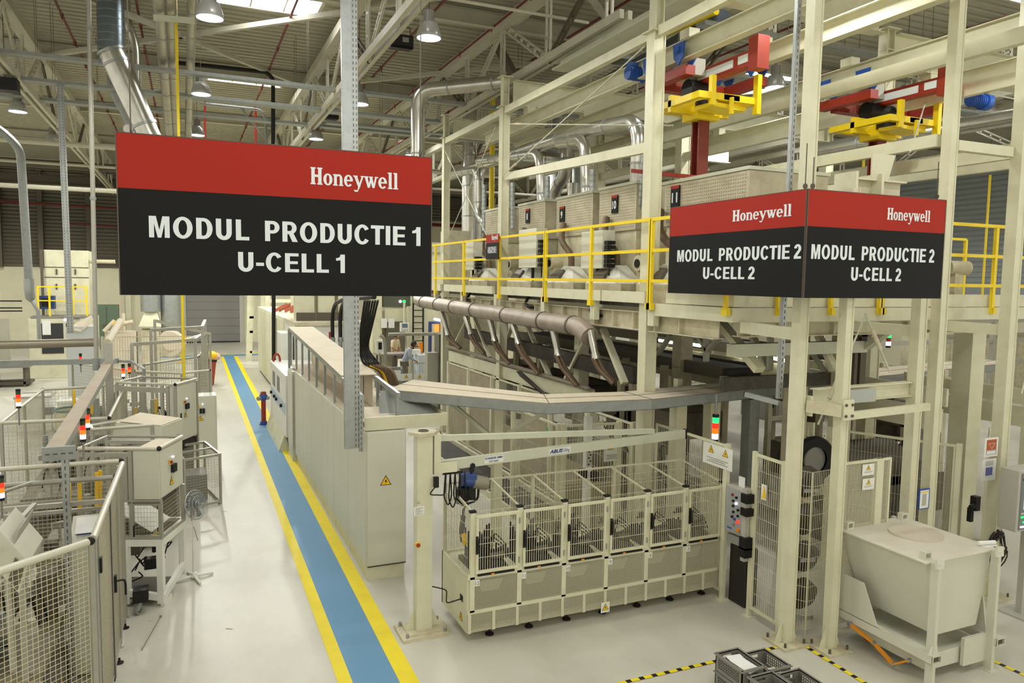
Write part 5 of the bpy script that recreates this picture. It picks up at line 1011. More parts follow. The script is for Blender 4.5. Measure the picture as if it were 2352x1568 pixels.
# lit side stack light hanging under the duct
STK = {}
def stack_light(c, label, seq, s=1, hang=False, pole=.25):
    """c = centre of the light stack; seq from the top"""
    c = V(c); t = thing('stack_light', label, 'signal light', c-V((0, 0, .2)), 'stack lights'); h = .058*s; r = .034*s; z = c.z+h*len(seq)/2
    mb = MB(); mb.cyl((c.x, c.y, z), (c.x, c.y, z+.03*s), r, 14); mb.cyl((c.x, c.y, z-h*len(seq)-.03*s), (c.x, c.y, z-h*len(seq)), r, 14); mb.build('cap', BLK, t)
    for k in seq:
        mb = MB(); mb.cyl((c.x, c.y, z-h+.003), (c.x, c.y, z), r*.97, 16)
        mb.build('lens', {'r': LR, 'o': LO, 'w': LW, 'g': LG, 'G': UG, 'R': mat('unlit_red', (150, 36, 28), .4)}[k], t, {'r': 'lit red lens', 'o': 'orange lens', 'w': 'lit white lens', 'g': 'lit green lens', 'G': 'unlit green lens', 'R': 'unlit red lens'}[k]); z -= h
    mb = MB(); mb.cyl((c.x, c.y, c.z+h*len(seq)/2+.03*s), (c.x, c.y, c.z+h*len(seq)/2+pole), .012*s, 8) if hang else mb.cyl((c.x, c.y, c.z-h*len(seq)/2-pole), (c.x, c.y, c.z-h*len(seq)/2-.03*s), .012*s, 8); mb.build('pole', GREY if not hang else GALV, t); return t
stack_light(PY(1643, 983, 9.25), 'signal light with lit green, red and white hanging under the wide duct', 'grow', 1.5, True, .36)
stack_light(PX(2041, 780, 14), 'small signal light with green on top far behind the right columns', 'gRw', 1.5, True, .5)
# control box right of the guarded machine
t = thing('control_station', 'grey control panel with buttons at the right end of the guarded machine', 'control panel', (6.9, 7.7, 1.0)); a = PX(1672, 1222, 6.72); b = PX(1712, 1120, 6.72)
mb = MB(); mb.box((6.72, 7.5, 1.02), (6.9, 7.93, 1.66)); k = mb.build('casing', LGREY, t, bev=.01)
mb = MB(); mb.box((6.712, 7.53, 1.05), (6.72, 7.9, 1.63)); f_ = mb.build('face_plate', mat('panel_face', (158, 160, 158), .5), k)
random.seed(2)
for j, (yy, z, m) in enumerate(((7.78, 1.55, REDP), (7.7, 1.53, BLK), (7.76, 1.47, BLK), (7.7, 1.45, LW), (7.76, 1.4, BLK), (7.66, 1.37, BLK), (7.75, 1.32, BLK), (7.66, 1.29, BLK), (7.77, 1.25, BLK), (7.72, 1.23, BLUE), (7.66, 1.21, LR), (7.74, 1.15, GREY), (7.64, 1.1, ORNG))): mb = MB(); mb.cyl((6.712, yy, z), (6.69, yy, z), .017 if j < 12 else .028, 12); mb.build('button', m, f_)
mb = MB(); mb.box((6.71, 7.78, 1.07), (6.712, 7.87, 1.09)); mb.build('name_strip', BLUE, f_)
mb = MB(); mb.box((6.63, 7.43, .75), (6.7, 7.5, 1.72)); mb.build('side_post', LGREY, t)
for z, s in ((1.6, .12), (1.42, .1), (1.0, .16), (.88, .13)): mb = MB(); mb.box((6.6, 7.38, z-s/2), (6.72, 7.5, z+s/2)); mb.build('switch_block', BLK, t)
mb = MB(); mb.box((6.8, 7.66, 1.66), (6.804, 7.78, 1.8)); mb.build('paper_slip', PAPER, t)
t = thing('black_column', 'black hydraulic column under the grey control panel', 'machine column', (6.95, 7.8, 0)); mb = MB(); mb.box((6.84, 7.62, 0), (7.05, 7.95, .82)); mb.build('column', mat('black_brown', (34, 30, 26), .5), t, bev=.02); mb = MB(); mb.beam((6.8, 7.95, .9), (6.95, 7.6, .86), .06, .12); mb.cyl((6.86, 7.75, .86), (6.86, 7.75, .95), .03, 8); mb.build('fitting', GALV, t); mb = MB(); mb.cbox((6.83, 7.95, .88), .05, .06, .12); mb.build('yellow_block', YELG, t)
# lift cage behind the two front posts
t = thing('lift_cage', 'mesh lift cage between the tall column and the short post', 'mesh cage', (7.1, 6.9, 0)); C0 = V((6.86, 6.9, 0)); C1 = V((6.98, 6.68, 0)); C2 = V((7.4, 6.72, 0)); u = V((0, 0, 1))
for a, b in ((C0, C1), (C1, C2)): mb = MB(); mb.wires(a+u*.1, b-a, u*2.0, .032, .18, .003); mb.build('wire_mesh', WIREC, t)
mb = MB()
for p in (C0, C1, C2): mb.beam(p, p+u*2.1, .016, .016, (1, 0, 0))
mb.build('corner_bar', CREAM, t); mb = MB()
for z in (1.86, .98, .24): mb.beam(C1+u*z-V((.06, -.06, 0)), C1+u*z+V((.12, .0, 0)), .01, .045)
mb.build('clamp', GALV, t)
for k, nm in enumerate(('lowest', 'second lowest', 'second highest', 'highest')):
    mb = MB(); mb.lathe((7.35, 7.0, .3+.5*k), [(0, 0), (.12, 0), (.2, .06), (.2, .2), (.12, .26), (0, .26)], 18, (0, 1, .3)); tag(mb.build('machine_roller', DARK), nm+' of the dark rollers inside the lift cage', 'roller', 'rollers in the lift cage')
t = thing('wheel', 'large dark wheel behind the short post, above the lift cage', 'wheel', (7.7, 8.0, 1.9)); c = PY(1868, 1055, 8.2); mb = MB(); mb.lathe(c, [(.2, -.05), (.33, -.06), (.36, 0), (.33, .06), (.2, .05)], 28, (.2, 1, 0)); mb.build('tyre', BLK, t); mb = MB(); mb.cyl(c-V((.0, .04, 0)), c+V((0, .04, 0)), .2, 24); mb.build('hub', GREY, t); mb = MB(); mb.box((c.x-.06, c.y+.08, 0), (c.x+.06, c.y+.16, c.z+.1)); mb.build('stand', CREAM2, t)
# fine mesh screen with warning signs between post and tall column
t = thing('mesh_screen', 'fine mesh screen with two warning signs behind the white hopper', 'mesh screen', (7.7, 6.5, 0)); mb = MB(); mb.wires((7.18, 6.5, .2), (.9, 0, 0), (0, 0, 2.02), .018, .018, .0032); mb.build('mesh', WIREC, t); mb = MB(); mb.rect((7.16, 6.5, .1), (.94, 0, 0), (0, 0, 2.14), .03, .03); mb.box((7.85, 6.49, .1), (7.97, 6.53, 2.24)); mb.build('frame', CREAM, t)
for py in (1078, 1111): plate_sign(t, PY(1994, py, 6.48), (1, 0, 0), (0, 0, 1), .2, .14, ((0, .12, .075),), lines=2)
mb = MB(); mb.beam((7.1, 6.45, 2.82), (8.66, 6.45, 2.86), .06, .09); tag(mb.build('low_rail', CREAM), 'square cream rail just below the beam with the blank plate', 'steel beam'); mb = MB(); mb.ibeam((7.0, 6.75, 3.03), (8.66, 6.75, 3.05), .12, .19); tag(mb.build('low_beam', CREAM), 'cream beam with a pale blank plate between the short post and the tall column', 'steel beam')
mb = MB(); a = PY(1950, 917, 6.66); b = PY(2012, 908, 6.66); mb.box((a.x, 6.66, a.z-.05), (b.x, 6.68, b.z+.09)); tag(mb.build('blank_plate', mat('blank_plate', (172, 176, 168), .5)), 'pale grey blank plate on the cream beam right of the short post', 'plate')
t = thing('post_clamp', 'bolted cream clamp joining the short post to the tall column', 'clamp', (6.9, 6.45, 2.6)); mb = MB(); mb.beam((6.78, 6.62, 2.95), (7.0, 6.3, 2.93), .14, .14); mb.build('arm', CREAM2, t); mb = MB(); mb.box((6.77, 6.55, 2.83), (6.8, 6.75, 3.07)); mb.box((6.97, 6.25, 2.82), (7.13, 6.28, 3.06)); mb.build('plate', CREAM, t)
mb = MB()
for dx in (1.0, 1.1): mb.cyl((6+dx, 6.25, 2.87), (6+dx, 6.235, 2.87), .018, 6); mb.cyl((6+dx, 6.25, 3.0), (6+dx, 6.235, 3.0), .018, 6)
mb.build('bolt', STEELB, t)
# fences between the tall columns at the right
fence((9.3, 8.6), (10.1, 7.0), .1, 2.15, 'dark mesh gate between the tall columns behind the hopper', .045, .3, .003, wm=WIRE, pw=.07)
fence((10.75, 7.0), (12.6, 8.2), .1, 2.0, 'mesh fence right of the last tall column', .045, .3, .003, wm=WIRE, pw=.06)
t = thing('dark_machine', 'dark bulky machine behind the mesh gate at right', 'machine', (10.2, 9.5, 0)); mb = MB(); mb.box((9.9, 9.0, 0), (12.4, 9.7, 1.2)); mb.build('base', DARK, t); mb = MB(); mb.cyl((9.3, 9.4, 1.35), (11.4, 9.2, 1.35), .35, 18); mb.build('drum', mat('drum_dark', (74, 68, 56), .5), t); mb = MB(); mb.box((9.2, 9.0, .9), (11.8, 9.2, 1.05)); mb.box((10.9, 9.3, .9), (11.1, 9.5, 2.4)); mb.build('frame', CREAM2, t)
t = thing('lock_box', 'black lock with handle on the mesh gate beside the last tall column', 'lock', (10.1, 6.95, 1.2)); c = PX(2240, 1155, 10.05); mb = MB(); mb.cbox(c, .09, .09, .2); mb.cbox(c+V((.0, .06, -.18)), .06, .06, .2); mb.build('lock_body', BLK, t); mb = MB(); mb.cyl(c+V((-.12, -.02, -.04)), c+V((-.05, -.02, -.02)), .035, 10); mb.build('handle', BLK, t)
# notices on the last tall column
X = 10.4-.1
for i, (px, py0, py1, lab) in enumerate(((2277, 1003, 1050, 'notice sheet with an orange brown square, upper on the last tall column'), (2272, 1052, 1105, 'notice sheet with a blue diagram, lower on the last tall column'))):
    a = PY(px-18, py1, 6.545); b = PY(px+16, py0, 6.545); t = thing('notice_sheet', lab, 'notice', a); mb = MB(); mb.box((a.x, 6.54, a.z), (b.x, 6.549, b.z)); mb.build('sheet', PAPER, t); W = b.x-a.x; Hh = b.z-a.z
    if i == 0:
        mb = MB(); mb.box((a.x+W*.15, 6.535, a.z+Hh*.36), (b.x-W*.15, 6.54, b.z-Hh*.1)); k = mb.build('orange_square', mat('notice_orange', (176, 84, 24), .6), t)
        mb = MB(); q = [(a.x+W*.25, b.z-Hh*.3), (a.x+W*.75, b.z-Hh*.3), (a.x+W*.5, a.z+Hh*.42)]
        for j in range(3): mb.beam((q[j][0], 6.533, q[j][1]), (q[(j+1) % 3][0], 6.533, q[(j+1) % 3][1]), .002, .004)
        mb.build('line_drawing', PAPER, k)
        mb = MB(); mb.rect((a.x+W*.13, 6.535, a.z+Hh*.12), (W*.74, 0, 0), (0, 0, Hh*.22), .004, .003); mb.build('caption_box', GREY, t)
    else:
        mb = MB()
        for j in range(4): mb.box((a.x+W*(.25+.13*j), 6.535, a.z+Hh*.25), (a.x+W*(.33+.13*j), 6.54, a.z+Hh*.62))
        mb.build('blue_diagram', mat('diagram_blue', (70, 72, 150), .6), t); mb = MB()
        for j in range(4): mb.box((a.x+W*.2, 6.535, b.z-Hh*(.1+.06*j)), (b.x-W*(.2+.06*(j % 2)), 6.54, b.z-Hh*(.085+.06*j)))
        mb.build('print_lines', GREY, t)
# blue clipboard holder
c = PY(2123, 1145, 6.62); t = thing('document_holder', 'blue edged document holder with a white form on the tall column behind the hopper', 'document holder', c-V((0, 0, .2))); mb = MB(); mb.box((c.x-.085, 6.62, c.z-.14), (c.x+.1, 6.648, c.z+.13)); mb.build('backing', BLUE, t, 'blue backing'); mb = MB(); mb.box((c.x-.085, 6.614, c.z-.125), (c.x+.075, 6.62, c.z+.115)); k = mb.build('form_sheet', PAPER, t); mb = MB(); mb.box((c.x-.08, 6.612, c.z+.085), (c.x+.06, 6.614, c.z+.1)); mb.build('yellow_strip', YELG, k); mb = MB(); mb.box((c.x-.05, 6.612, c.z-.09), (c.x+.03, 6.614, c.z+.07)); mb.build('print_block', LGREY, k)
# coiled cable and black bell on the last column
c = PX(2290, 1262, 10.4); t = thing('cable_coil', 'coil of dark cable hanging at the foot of the last tall column', 'cable coil', c-V((0, 0, .3))); random.seed(9)
mb = MB()
for k in range(16):
    r = .16+random.uniform(-.03, .03); o_ = V((random.uniform(-.04, .04), random.uniform(-.05, .05), random.uniform(-.05, .05))); mb.tube([c+o_+V((r*.75*math.cos(a*math.pi/9), .02*math.sin(a), r*1.5*math.sin(a*math.pi/9))) for a in range(19)], .009, 5, False)
mb.build('cable', mat('cable_dark', (46, 36, 32), .5), t)
mb = MB(); mb.cyl(c+V((0, 0, .2)), c+V((0, .14, .22)), .02, 8); mb.build('hook', STEELB, t)
c = PX(2283, 1165, 10.42); t = thing('alarm_horn', 'small black lamp shaped horn on the last tall column', 'horn', c-V((0, 0, .05))); mb = MB(); mb.lathe(c, [(.09, -.06), (.1, -.05), (.035, .0), (.03, .1), (.0, .11)], 14); mb.build('bell', BLK, t); mb = MB(); mb.bend([c+V((0, 0, .1)), c+V((.02, 0, .25)), c+V((.06, .08, .34))], .006, 6, .03); mb.cbox(c+V((.04, .05, .36)), .1, .07, .05); mb.build('bracket', BLK, t)
# HMI terminal at the right edge
t = thing('operator_terminal', 'operator terminal with lit screen and green buttons at the right edge', 'operator terminal', (9.9, 6.0, 1.2)); a = PY(2312, 1225, 6.0)
mb = MB(); mb.box((9.62, 6.0, 1.2), (10.35, 6.25, 2.02)); mb.build('casing', LGREY, t, bev=.012)
mb = MB(); mb.box((9.66, 5.992, 1.23), (10.32, 6.0, 1.98)); k = mb.build('front_panel', mat('panel_grey', (112, 114, 112), .5), t)
mb = MB(); mb.box((9.73, 5.985, 1.5), (10.25, 5.992, 1.83)); s_ = mb.build('screen', SCR, k, 'lit pale blue screen'); mb = MB(); mb.box((9.75, 5.983, 1.53), (9.82, 5.985, 1.6)); mb.build('green_field', mat('screen_green', (110, 200, 90), .5, emit=.6), s_); mb = MB(); mb.box((9.75, 5.983, 1.66), (9.9, 5.985, 1.68)); mb.box((9.84, 5.983, 1.55), (9.9, 5.985, 1.57)); mb.build('red_text', REDP, s_)
for j in range(6): mb = MB(); mb.cyl((9.7+.05*j, 5.992, 1.9), (9.7+.05*j, 5.98, 1.9), .015, 10); mb.build('red_button', REDP, k)
for r_i, (z, m) in enumerate(((1.45, PAPER), (1.4, LG), (1.33, LG), (1.27, LW))):
    for j in range(6):
        if r_i == 2 and j not in (1, 3): continue
        mb = MB(); mb.cyl((9.7+.045*j, 5.992, z), (9.7+.045*j, 5.978, z), .011, 10); mb.build('push_button', m, k)
mb = MB(); mb.beam((10.0, 6.1, 0), (10.0, 6.1, 1.2), .08, .08, (0, 1, 0)); mb.cbox((10.0, 6.1, .01), .4, .4, .02); mb.build('stand', LGREY, t); t.location.x += .24
# ================================================================== WHITE HOPPER CONTAINER
HX, HY, HW, HD = 7.3, 5.35, 1.19, 1.25; HT = 1.4
t = thing('hopper_container', 'white tapered hopper container with a round lid on a four legged frame', 'hopper', (7.9, 5.95, 0))
mb = MB(); tp = [(HX+.04, HY+.04, HT-.02), (HX+HW-.04, HY+.04, HT-.02), (HX+HW-.04, HY+HD-.04, HT-.02), (HX+.04, HY+HD-.04, HT-.02)]; bt = [(HX+.3, HY+.06, .5), (HX+HW-.2, HY+.06, .5), (HX+HW-.2, HY+HD-.2, .5), (HX+.3, HY+HD-.2, .5)]
mb.hexa([V(p) for p in bt]+[V(p) for p in tp]); mb.build('hopper_body', WHITE if 0 else CABM, t, bev=.008)
mb = MB(); mb.box((HX, HY, HT-.02), (HX+HW, HY+HD, HT)); mb.build('top_plate', mat('hopper_top', (214, 208, 192), .6, dirt=.4, scale=3, dcol=(190, 178, 158)), t, bev=.004)
mb = MB(); c = PZ(2103, 1226, HT); mb.cyl((c.x, c.y, HT), (c.x, c.y, HT+.025), .3, 40); mb.build('round_lid', mat('hopper_lid', (206, 196, 178), .6, dirt=.4, scale=4, dcol=(180, 166, 146)), t, bev=.004)
for x, y in ((HX+.12, HY+HD-.07), (HX+HW-.12, HY+HD-.07), (HX+.1, HY+.12)): mb = MB(); mb.rect((x-.05, y-.03, HT), (.11, 0, 0), (0, 0, .09), .018, .07); mb.build('lifting_eye', CABM, t)
for x, y in ((HX+.1, HY+.0), (HX+HW-.1, HY-.0)):
    mb = MB(); mb.beam((x, y-.05, 0), (x, y-.05, HT), .05, .09, (0, 1, 0)); mb.prism([(x-.05, y-.1, HT-.05), (x+.06, y-.1, HT-.05), (x+.08, y-.08, HT+.05), (x-.03, y-.08, HT+.05)], (0, .03, 0)); mb.cbox((x, y-.05, .006), .12, .14, .012); mb.build('leg', CABM, t)
for x, y in ((HX+.1, HY+HD+.02), (HX+HW-.1, HY+HD+.02)): mb = MB(); mb.beam((x, y, 0), (x, y, HT), .05, .09, (0, 1, 0)); mb.build('leg', CABM, t)
for x in (HX+.1, HX+HW-.02):
    mb = MB(); z = .3; q = [(x-.06, z), (x+.06, z), (x+.06, z+.09), (x-.06, z+.09)]; mb.rect((x-.06, 0, z) if 0 else (x-.07, HY-.12, z), (.14, 0, 0), (0, 0, .09), .012, .012)
    mb.box((x-.07, HY-.12, z), (x-.058, HY+HD+.05, z+.09)); mb.box((x+.058, HY-.12, z), (x+.07, HY+HD+.05, z+.09)); mb.box((x-.058, HY-.12, z+.08), (x+.058, HY+HD+.05, z+.09)); mb.box((x-.058, HY-.12, z), (x+.058, HY+HD+.05, z+.01)); mb.build('fork_pocket', CABM, t)
    mb = MB(); mb.box((x-.055, HY-.1, z+.012), (x+.055, HY-.09, z+.078)); mb.build('pocket_inside', STEELB, t)
mb = MB(); mb.box((HX+.17, HY+.04, .12), (HX+HW-.1, HY+HD-.15, .3)); mb.build('lower_frame', CABM, t, bev=.006)
mb = MB(); mb.prism([(HX+.04, HY+.6, .4), (HX+.04, HY+HD-.02, .4), (HX+.04, HY+HD-.02, .85), (HX+.04, HY+.82, .85)], (.02, 0, 0)); mb.prism([(HX+.15, HY+.05, .3), (HX+.05, HY+.6, .4), (HX+.05, HY+HD-.2, .4), (HX+.3, HY+HD-.3, .3)], (0, 0, .03)); mb.prism([(HX+HW-.05, HY+.04, .4), (HX+HW-.05, HY+.6, .4), (HX+HW-.05, HY+.5, .75), (HX+HW-.05, HY+.1, .8)], (.02, 0, 0)); mb.build('side_plate', CABM, t)
mb = MB(); mb.prism([(HX+.16, HY-.09, .39), (HX+.02, HY-.09, .39), (HX+.12, HY-.09, .56)], (0, .02, 0)); mb.build('gusset', CABM, t)
mb = MB(); a = V((HX-.01, HY+HD-.22, .42)); b = V((HX+.12, HY-.02, .13)); xo = HX+.0
A = PX(1952, 1432, HX+.0); B = PX(2007, 1476, HX+.02); C_ = PX(2052, 1525, HX+.04); D_ = PX(2088, 1516, HX+.06)
for p, q in ((A, B), (B, C_), (C_, D_)): mb.beam(p, q, .02, .05, (1, 0, 0))
mb.build('release_lever', ORNG, t, 'orange release lever')
mb = MB()
for p in (A, B, C_, D_): mb.cyl(p-V((.025, 0, 0)), p+V((.02, 0, 0)), .024, 12)
mb.build('lever_bolt', GALV, t)
mb = MB(); mb.box((HX+HW-.5, HY-.02, .1), (HX+HW-.12, HY+.02, .42)); mb.build('front_plate', CABM, t)
mb = MB(); o_ = PZ(2268, 1250, HT+.01); mb.tube([o_+V((-.12, .03, .02)), o_+V((.1, -.02, .02))], .025, 12); mb.box((o_.x-.1, o_.y-.06, HT+.001), (o_.x+.1, o_.y+.05, HT+.006)); tag(mb.build('paper_roll', PAPER), 'white paper roll on the right corner of the hopper top', 'paper')
# ================================================================== GREY CRATES IN THE FOREGROUND
def crate(x0, y0, z0, w, d, h, label):
    t = thing('plastic_crate', label, 'crate', (x0+w/2, y0+d/2, z0), 'grey plastic crates'); e = .012
    mb = MB(); mb.box((x0+.01, y0+.01, z0), (x0+w-.01, y0+d-.01, z0+.012)); mb.build('bottom', GREY, t)
    for nm, o, u_ in (('long_side', (x0, y0, z0), (0, d, 0)), ('long_side', (x0+w-e, y0, z0), (0, d, 0)), ('short_side', (x0, y0, z0), (w, 0, 0)), ('short_side', (x0, y0+d-e, z0), (w, 0, 0))):
        mb = MB(); u_ = V(u_); o = V(o); n = u_.normalized(); th = V((e, 0, 0)) if nm == 'long_side' else V((0, e, 0))
        def slab(s0, s1, a, b): mb.prism([o+n*s0+V((0, 0, a)), o+n*s1+V((0, 0, a)), o+n*s1+V((0, 0, b)), o+n*s0+V((0, 0, b))], th)
        L = u_.length; slab(0, L, 0, .035); slab(0, L, h-.045, h); slab(0, .05, .035, h-.045); slab(L-.05, L, .035, h-.045)
        if nm == 'long_side':
            k = int((L-.1)/.028)
            for j in range(k+1): s = .05+(L-.1)*j/k; slab(s-.004, s+.004, .035, h-.045)
            for j in range(1, 4): zz = .035+(h-.08)*j/4; slab(.05, L-.05, zz-.004, zz+.004)
        else: slab(.05, L-.05, .035, h*.55); slab(.05, L*.3, h*.55, h-.045); slab(L*.7, L-.05, h*.55, h-.045)
        mb.build(nm, GREY, t)
    mb = MB(); r = .016; mb.rect((x0-r, y0-r, z0+h-.012), (w+2*r, 0, 0), (0, d+2*r, 0), r+.012, .012); mb.build('rim', GREY, t); return t
mb = MB(); mb.cyl(PZ(368, 1417, .012), PZ(325, 1492, .012), .006, 6); mb.cbox(PZ(369, 1415, .012), .03, .03, .02); tag(mb.build('thin_rod', GREY), 'thin grey rod lying on the floor in front of the cart', 'rod')
crate(5.2, 5.78, .2, .3, .42, .19, 'top grey crate of the left stack with white papers in it'); crate(5.2, 5.78, .0, .3, .42, .19, 'lower grey crate under the one holding white papers')
crate(5.58, 5.8, .12, .3, .4, .19, 'grey crate at the right rear with brown cardboard and a yellow label'); crate(5.58, 5.8, -.0, .3, .4, .11, 'shallow grey crate under the right rear crate')
crate(5.22, 5.28, .2, .3, .42, .17, 'front grey crate at the bottom edge, middle of the group'); crate(5.22, 5.28, 0, .3, .42, .19, 'bottom crate of the front middle stack, almost out of view'); crate(5.62, 5.3, .12, .3, .42, .19, 'front grey crate with dark parts at the bottom edge'); crate(5.62, 5.3, .0, .3, .42, .11, 'shallow crate under the front crate with dark parts')
for k in range(3): mb = MB(); a = .15*k-.1; c = V((5.34, 5.98-.04*k, .36+.006*k)); d1 = V((math.cos(a), math.sin(a), 0))*.09; d2 = V((-math.sin(a), math.cos(a), .1))*.13; mb.prism([c-d1-d2, c+d1-d2, c+d1+d2, c-d1+d2], (0, 0, .002)); tag(mb.build('paper_sheet', PAPER), ['lowest white sheet lying in the top left crate', 'middle white sheet lying in the top left crate', 'uppermost white sheet lying in the top left crate'][k], 'paper', 'papers in the crate')
mb = MB(); mb.box((5.62, 5.84, .135), (5.84, 6.0, .2)); tag(mb.build('cardboard_piece', CARD), 'brown cardboard piece inside the right rear crate', 'cardboard')
for x, y, z, m, lab in ((5.65, 5.805, .0, YELG, 0),): pass
mb = MB(); mb.box((5.7, 5.796, .22), (5.8, 5.799, .26)); tag(mb.build('crate_label', mat('label_tan', (214, 190, 120), .7)), 'tan label stuck on the near end of the right rear crate', 'label')
random.seed(21); mb = MB()
for k in range(14): mb.bend([(random.uniform(5.66, 5.88), random.uniform(5.35, 5.68), .17), (random.uniform(5.66, 5.88), random.uniform(5.35, 5.68), .24), (random.uniform(5.66, 5.88), random.uniform(5.35, 5.68), .17)], .012, 6, .05)
o = mb.build('dark_parts', DARK); tag(o, 'tangle of dark rubber parts in the front crate', 'parts'); o['kind'] = 'stuff'
# ================================================================== LEFT CELLS
def prof_fence(pts, h, label, rail=ALUL, pu=.05, pv=.05, r=.0022, closed=False, z0=.12, midrail=None, rr=.028, wm=WIRE):
    """aluminium profile fence with a round top rail along a polyline"""
    P = [V((p[0], p[1], 0)) for p in pts]; t = thing('machine_fence', label, 'machine fence', P[0], None); u = V((0, 0, 1)); n = len(P); segs = [(i, (i+1) % n) for i in range(n if closed else n-1)]
    for i in range(n):
        mb = MB(); d = (P[(i+1) % n]-P[i]) if i < n-1 else (P[i]-P[i-1]); mb.beam(P[i]+u*.05, P[i]+u*h, .045, .045, d); mb.lathe(P[i], [(0, 0), (.04, 0), (.04, .012), (.012, .02), (.012, .06)], 10); mb.build('post', ALU, t)
    for i, j in segs:
        a, b = P[i], P[j]; d = b-a; e = d.normalized()*.03
        mb = MB(); mb.tube([a+u*h, b+u*h], rr, 10); mb.build('top_rail', rail, t)
        mb = MB(); mb.beam(a+u*z0, b+u*z0, .04, .04); mb.build('bottom_rail', ALU, t)
        mb = MB(); mb.wires(a+e+u*(z0+.02), d-e*2, u*(h-z0-.05), pu, pv, r); mb.build('wire_mesh', wm, t)
        mb = MB()
        k = max(1, int(d.length/1.3))
        for q in range(1, k): mb.beam(a+d*(q/k)+u*z0, a+d*(q/k)+u*h, .04, .04, d)
        if midrail: mb.beam(a+u*midrail, b+u*midrail, .04, .04)
        if mb.v: mb.build('inner_profile', ALU, t)
    for i in range(n): mb = MB(); mb.sphere(P[i]+u*h, rr*1.25, 10); mb.build('corner_cap', BLK if i % 2 else rail, t)
    return t
# nearest cell: front panel, door side along the aisle
C0 = V((-.8, 7.33, 0))
prof_fence([(-2.3, 6.02), (-.82, 7.31)], 2.05, 'nearest mesh fence panel at bottom left with a thick pale top rail', ALUL, .045, .045, .0026, rr=.032, wm=mat('fence_wire_bright', (214, 204, 166), .4, .2))
t = thing('fence_door', 'profile framed mesh door of the nearest cell, seen edge on beside the aisle', 'fence door', (-.8, 8.6, 0)); u = V((0, 0, 1))
mb = MB(); mb.tube([(-.8, 7.34, 2.06), (-.77, 10.2, 2.06)], .032, 10); mb.build('top_rail', ALUL, t)
for y in (7.36, 7.55, 8.75, 10.15): mb = MB(); mb.box((-.83, y-.025, .05), (-.775, y+.025, 2.05)); mb.build('post', ALU, t)
for y in (7.43, 8.68, 8.82): mb = MB(); mb.box((-.82, y-.02, .05), (-.78, y+.02, 2.03)); mb.build('rubber_seal', BLK, t)
for a, b in ((7.6, 8.65), (8.85, 10.1)): mb = MB(); mb.wires((-.8, a, .15), (0, b-a, 0), (0, 0, 1.85), .045, .045, .0024); mb.build('wire_mesh', WIRE, t); mb = MB(); mb.rect((-.8, a-.03, .1), (0, b-a+.06, 0), (0, 0, 1.94), .03, .03); mb.build('leaf_frame', ALU, t)
for y, z in ((9.17, 0), (10.08, 0), (7.5, 0)): mb = MB(); mb.lathe((-.78, y, 0), [(0, 0), (.045, 0), (.045, .012), (.012, .02), (.012, .06)], 12); mb.build('levelling_foot', BLK, t)
mb = MB(); mb.box((-.775, 8.78, .98), (-.75, 8.84, 1.16)); mb.bend([(-.755, 8.8, 1.1), (-.68, 8.82, 1.1), (-.67, 8.84, 1.05), (-.67, 8.84, .92)], .012, 8, .03); mb.build('door_handle', BLK, t, 'black door handle')
for z in (1.75, .45): mb = MB(); mb.box((-.775, 7.5, z-.07), (-.755, 7.56, z+.07)); mb.build('hinge', BLK, t)
# cell behind it
prof_fence([(-2.1, 9.62), (-.8, 9.57)], 2.05, 'rail and mesh of the second cell, just behind the nearest door', ALU, .045, .045, .0022, midrail=1.7)
prof_fence([(-2.3, 10.44), (-.8, 10.4)], 2.05, 'pale rail and mesh between the near cell and the white control cabinet', ALUL, .06, .05, .0022, midrail=1.6)
mb = MB(); a = PZ(0, 1155, 1.95); mb.beam((-2.0, 9.0, 1.95), (-.82, 8.95, 1.95), .04, .045); tag(mb.build('cross_profile', ALU), 'aluminium cross profile over the nearest cell', 'profile bar')
mb = MB(); mb.beam((-1.62, 7.3, 1.98), (-1.5, 8.95, 1.98), .045, .045); mb.tube([(-1.95, 9.1, 2.06), (-1.62, 9.62, 2.06)], .02, 8); tag(mb.build('cross_profile', ALU), 'lengthwise aluminium profile over the nearest cell, left edge', 'profile bar')
# slotted post and trough of the overhead tray
slotted_post((-1.2, 8.88, 0), (-1.2, 8.88, 2.58), .06, .05, 'tall slotted post rising from the near cell to the overhead tray end')
t = thing('overhead_tray', 'long dusty overhead cable tray running back above the left cells', 'cable tray', (-1.4, 13, 2.5))
mb = MB(); mb.prism([(-1.37, 8.88, 2.58), (-1.2, 8.86, 2.58), (-1.42, 17.7, 2.6), (-1.58, 17.7, 2.6)], (0, 0, .02)); mb.build('top_cover', mat('tray_dust', (172, 158, 138), .7, dirt=.4, scale=4, dcol=(140, 125, 105)), t)
mb = MB(); mb.prism([(-1.2, 8.86, 2.5), (-1.2, 8.86, 2.58), (-1.42, 17.7, 2.6), (-1.42, 17.7, 2.52)], (-.006, 0, 0)); mb.prism([(-1.37, 8.88, 2.5), (-1.37, 8.88, 2.58), (-1.58, 17.7, 2.6), (-1.58, 17.7, 2.52)], (.006, 0, 0)); mb.build('side', GALVD, t)
mb = MB(); mb.box((-1.4, 8.83, 2.46), (-1.1, 8.88, 2.6)); k = mb.build('end_plate', GALVD, t); mb = MB()
for j in range(4): mb.box((-1.37+.07*j, 8.826, 2.52), (-1.33+.07*j, 8.83, 2.535))
mb.build('slots', STEELB, k)
t = thing('overhead_tray', 'thin second overhead profile left of the dusty tray', 'cable tray', (-1.8, 14, 2.2)); mb = MB(); mb.beam((-1.75, 12.3, 2.05), (-1.6, 18.4, 2.5), .05, .05); mb.build('profile', ALU, t)
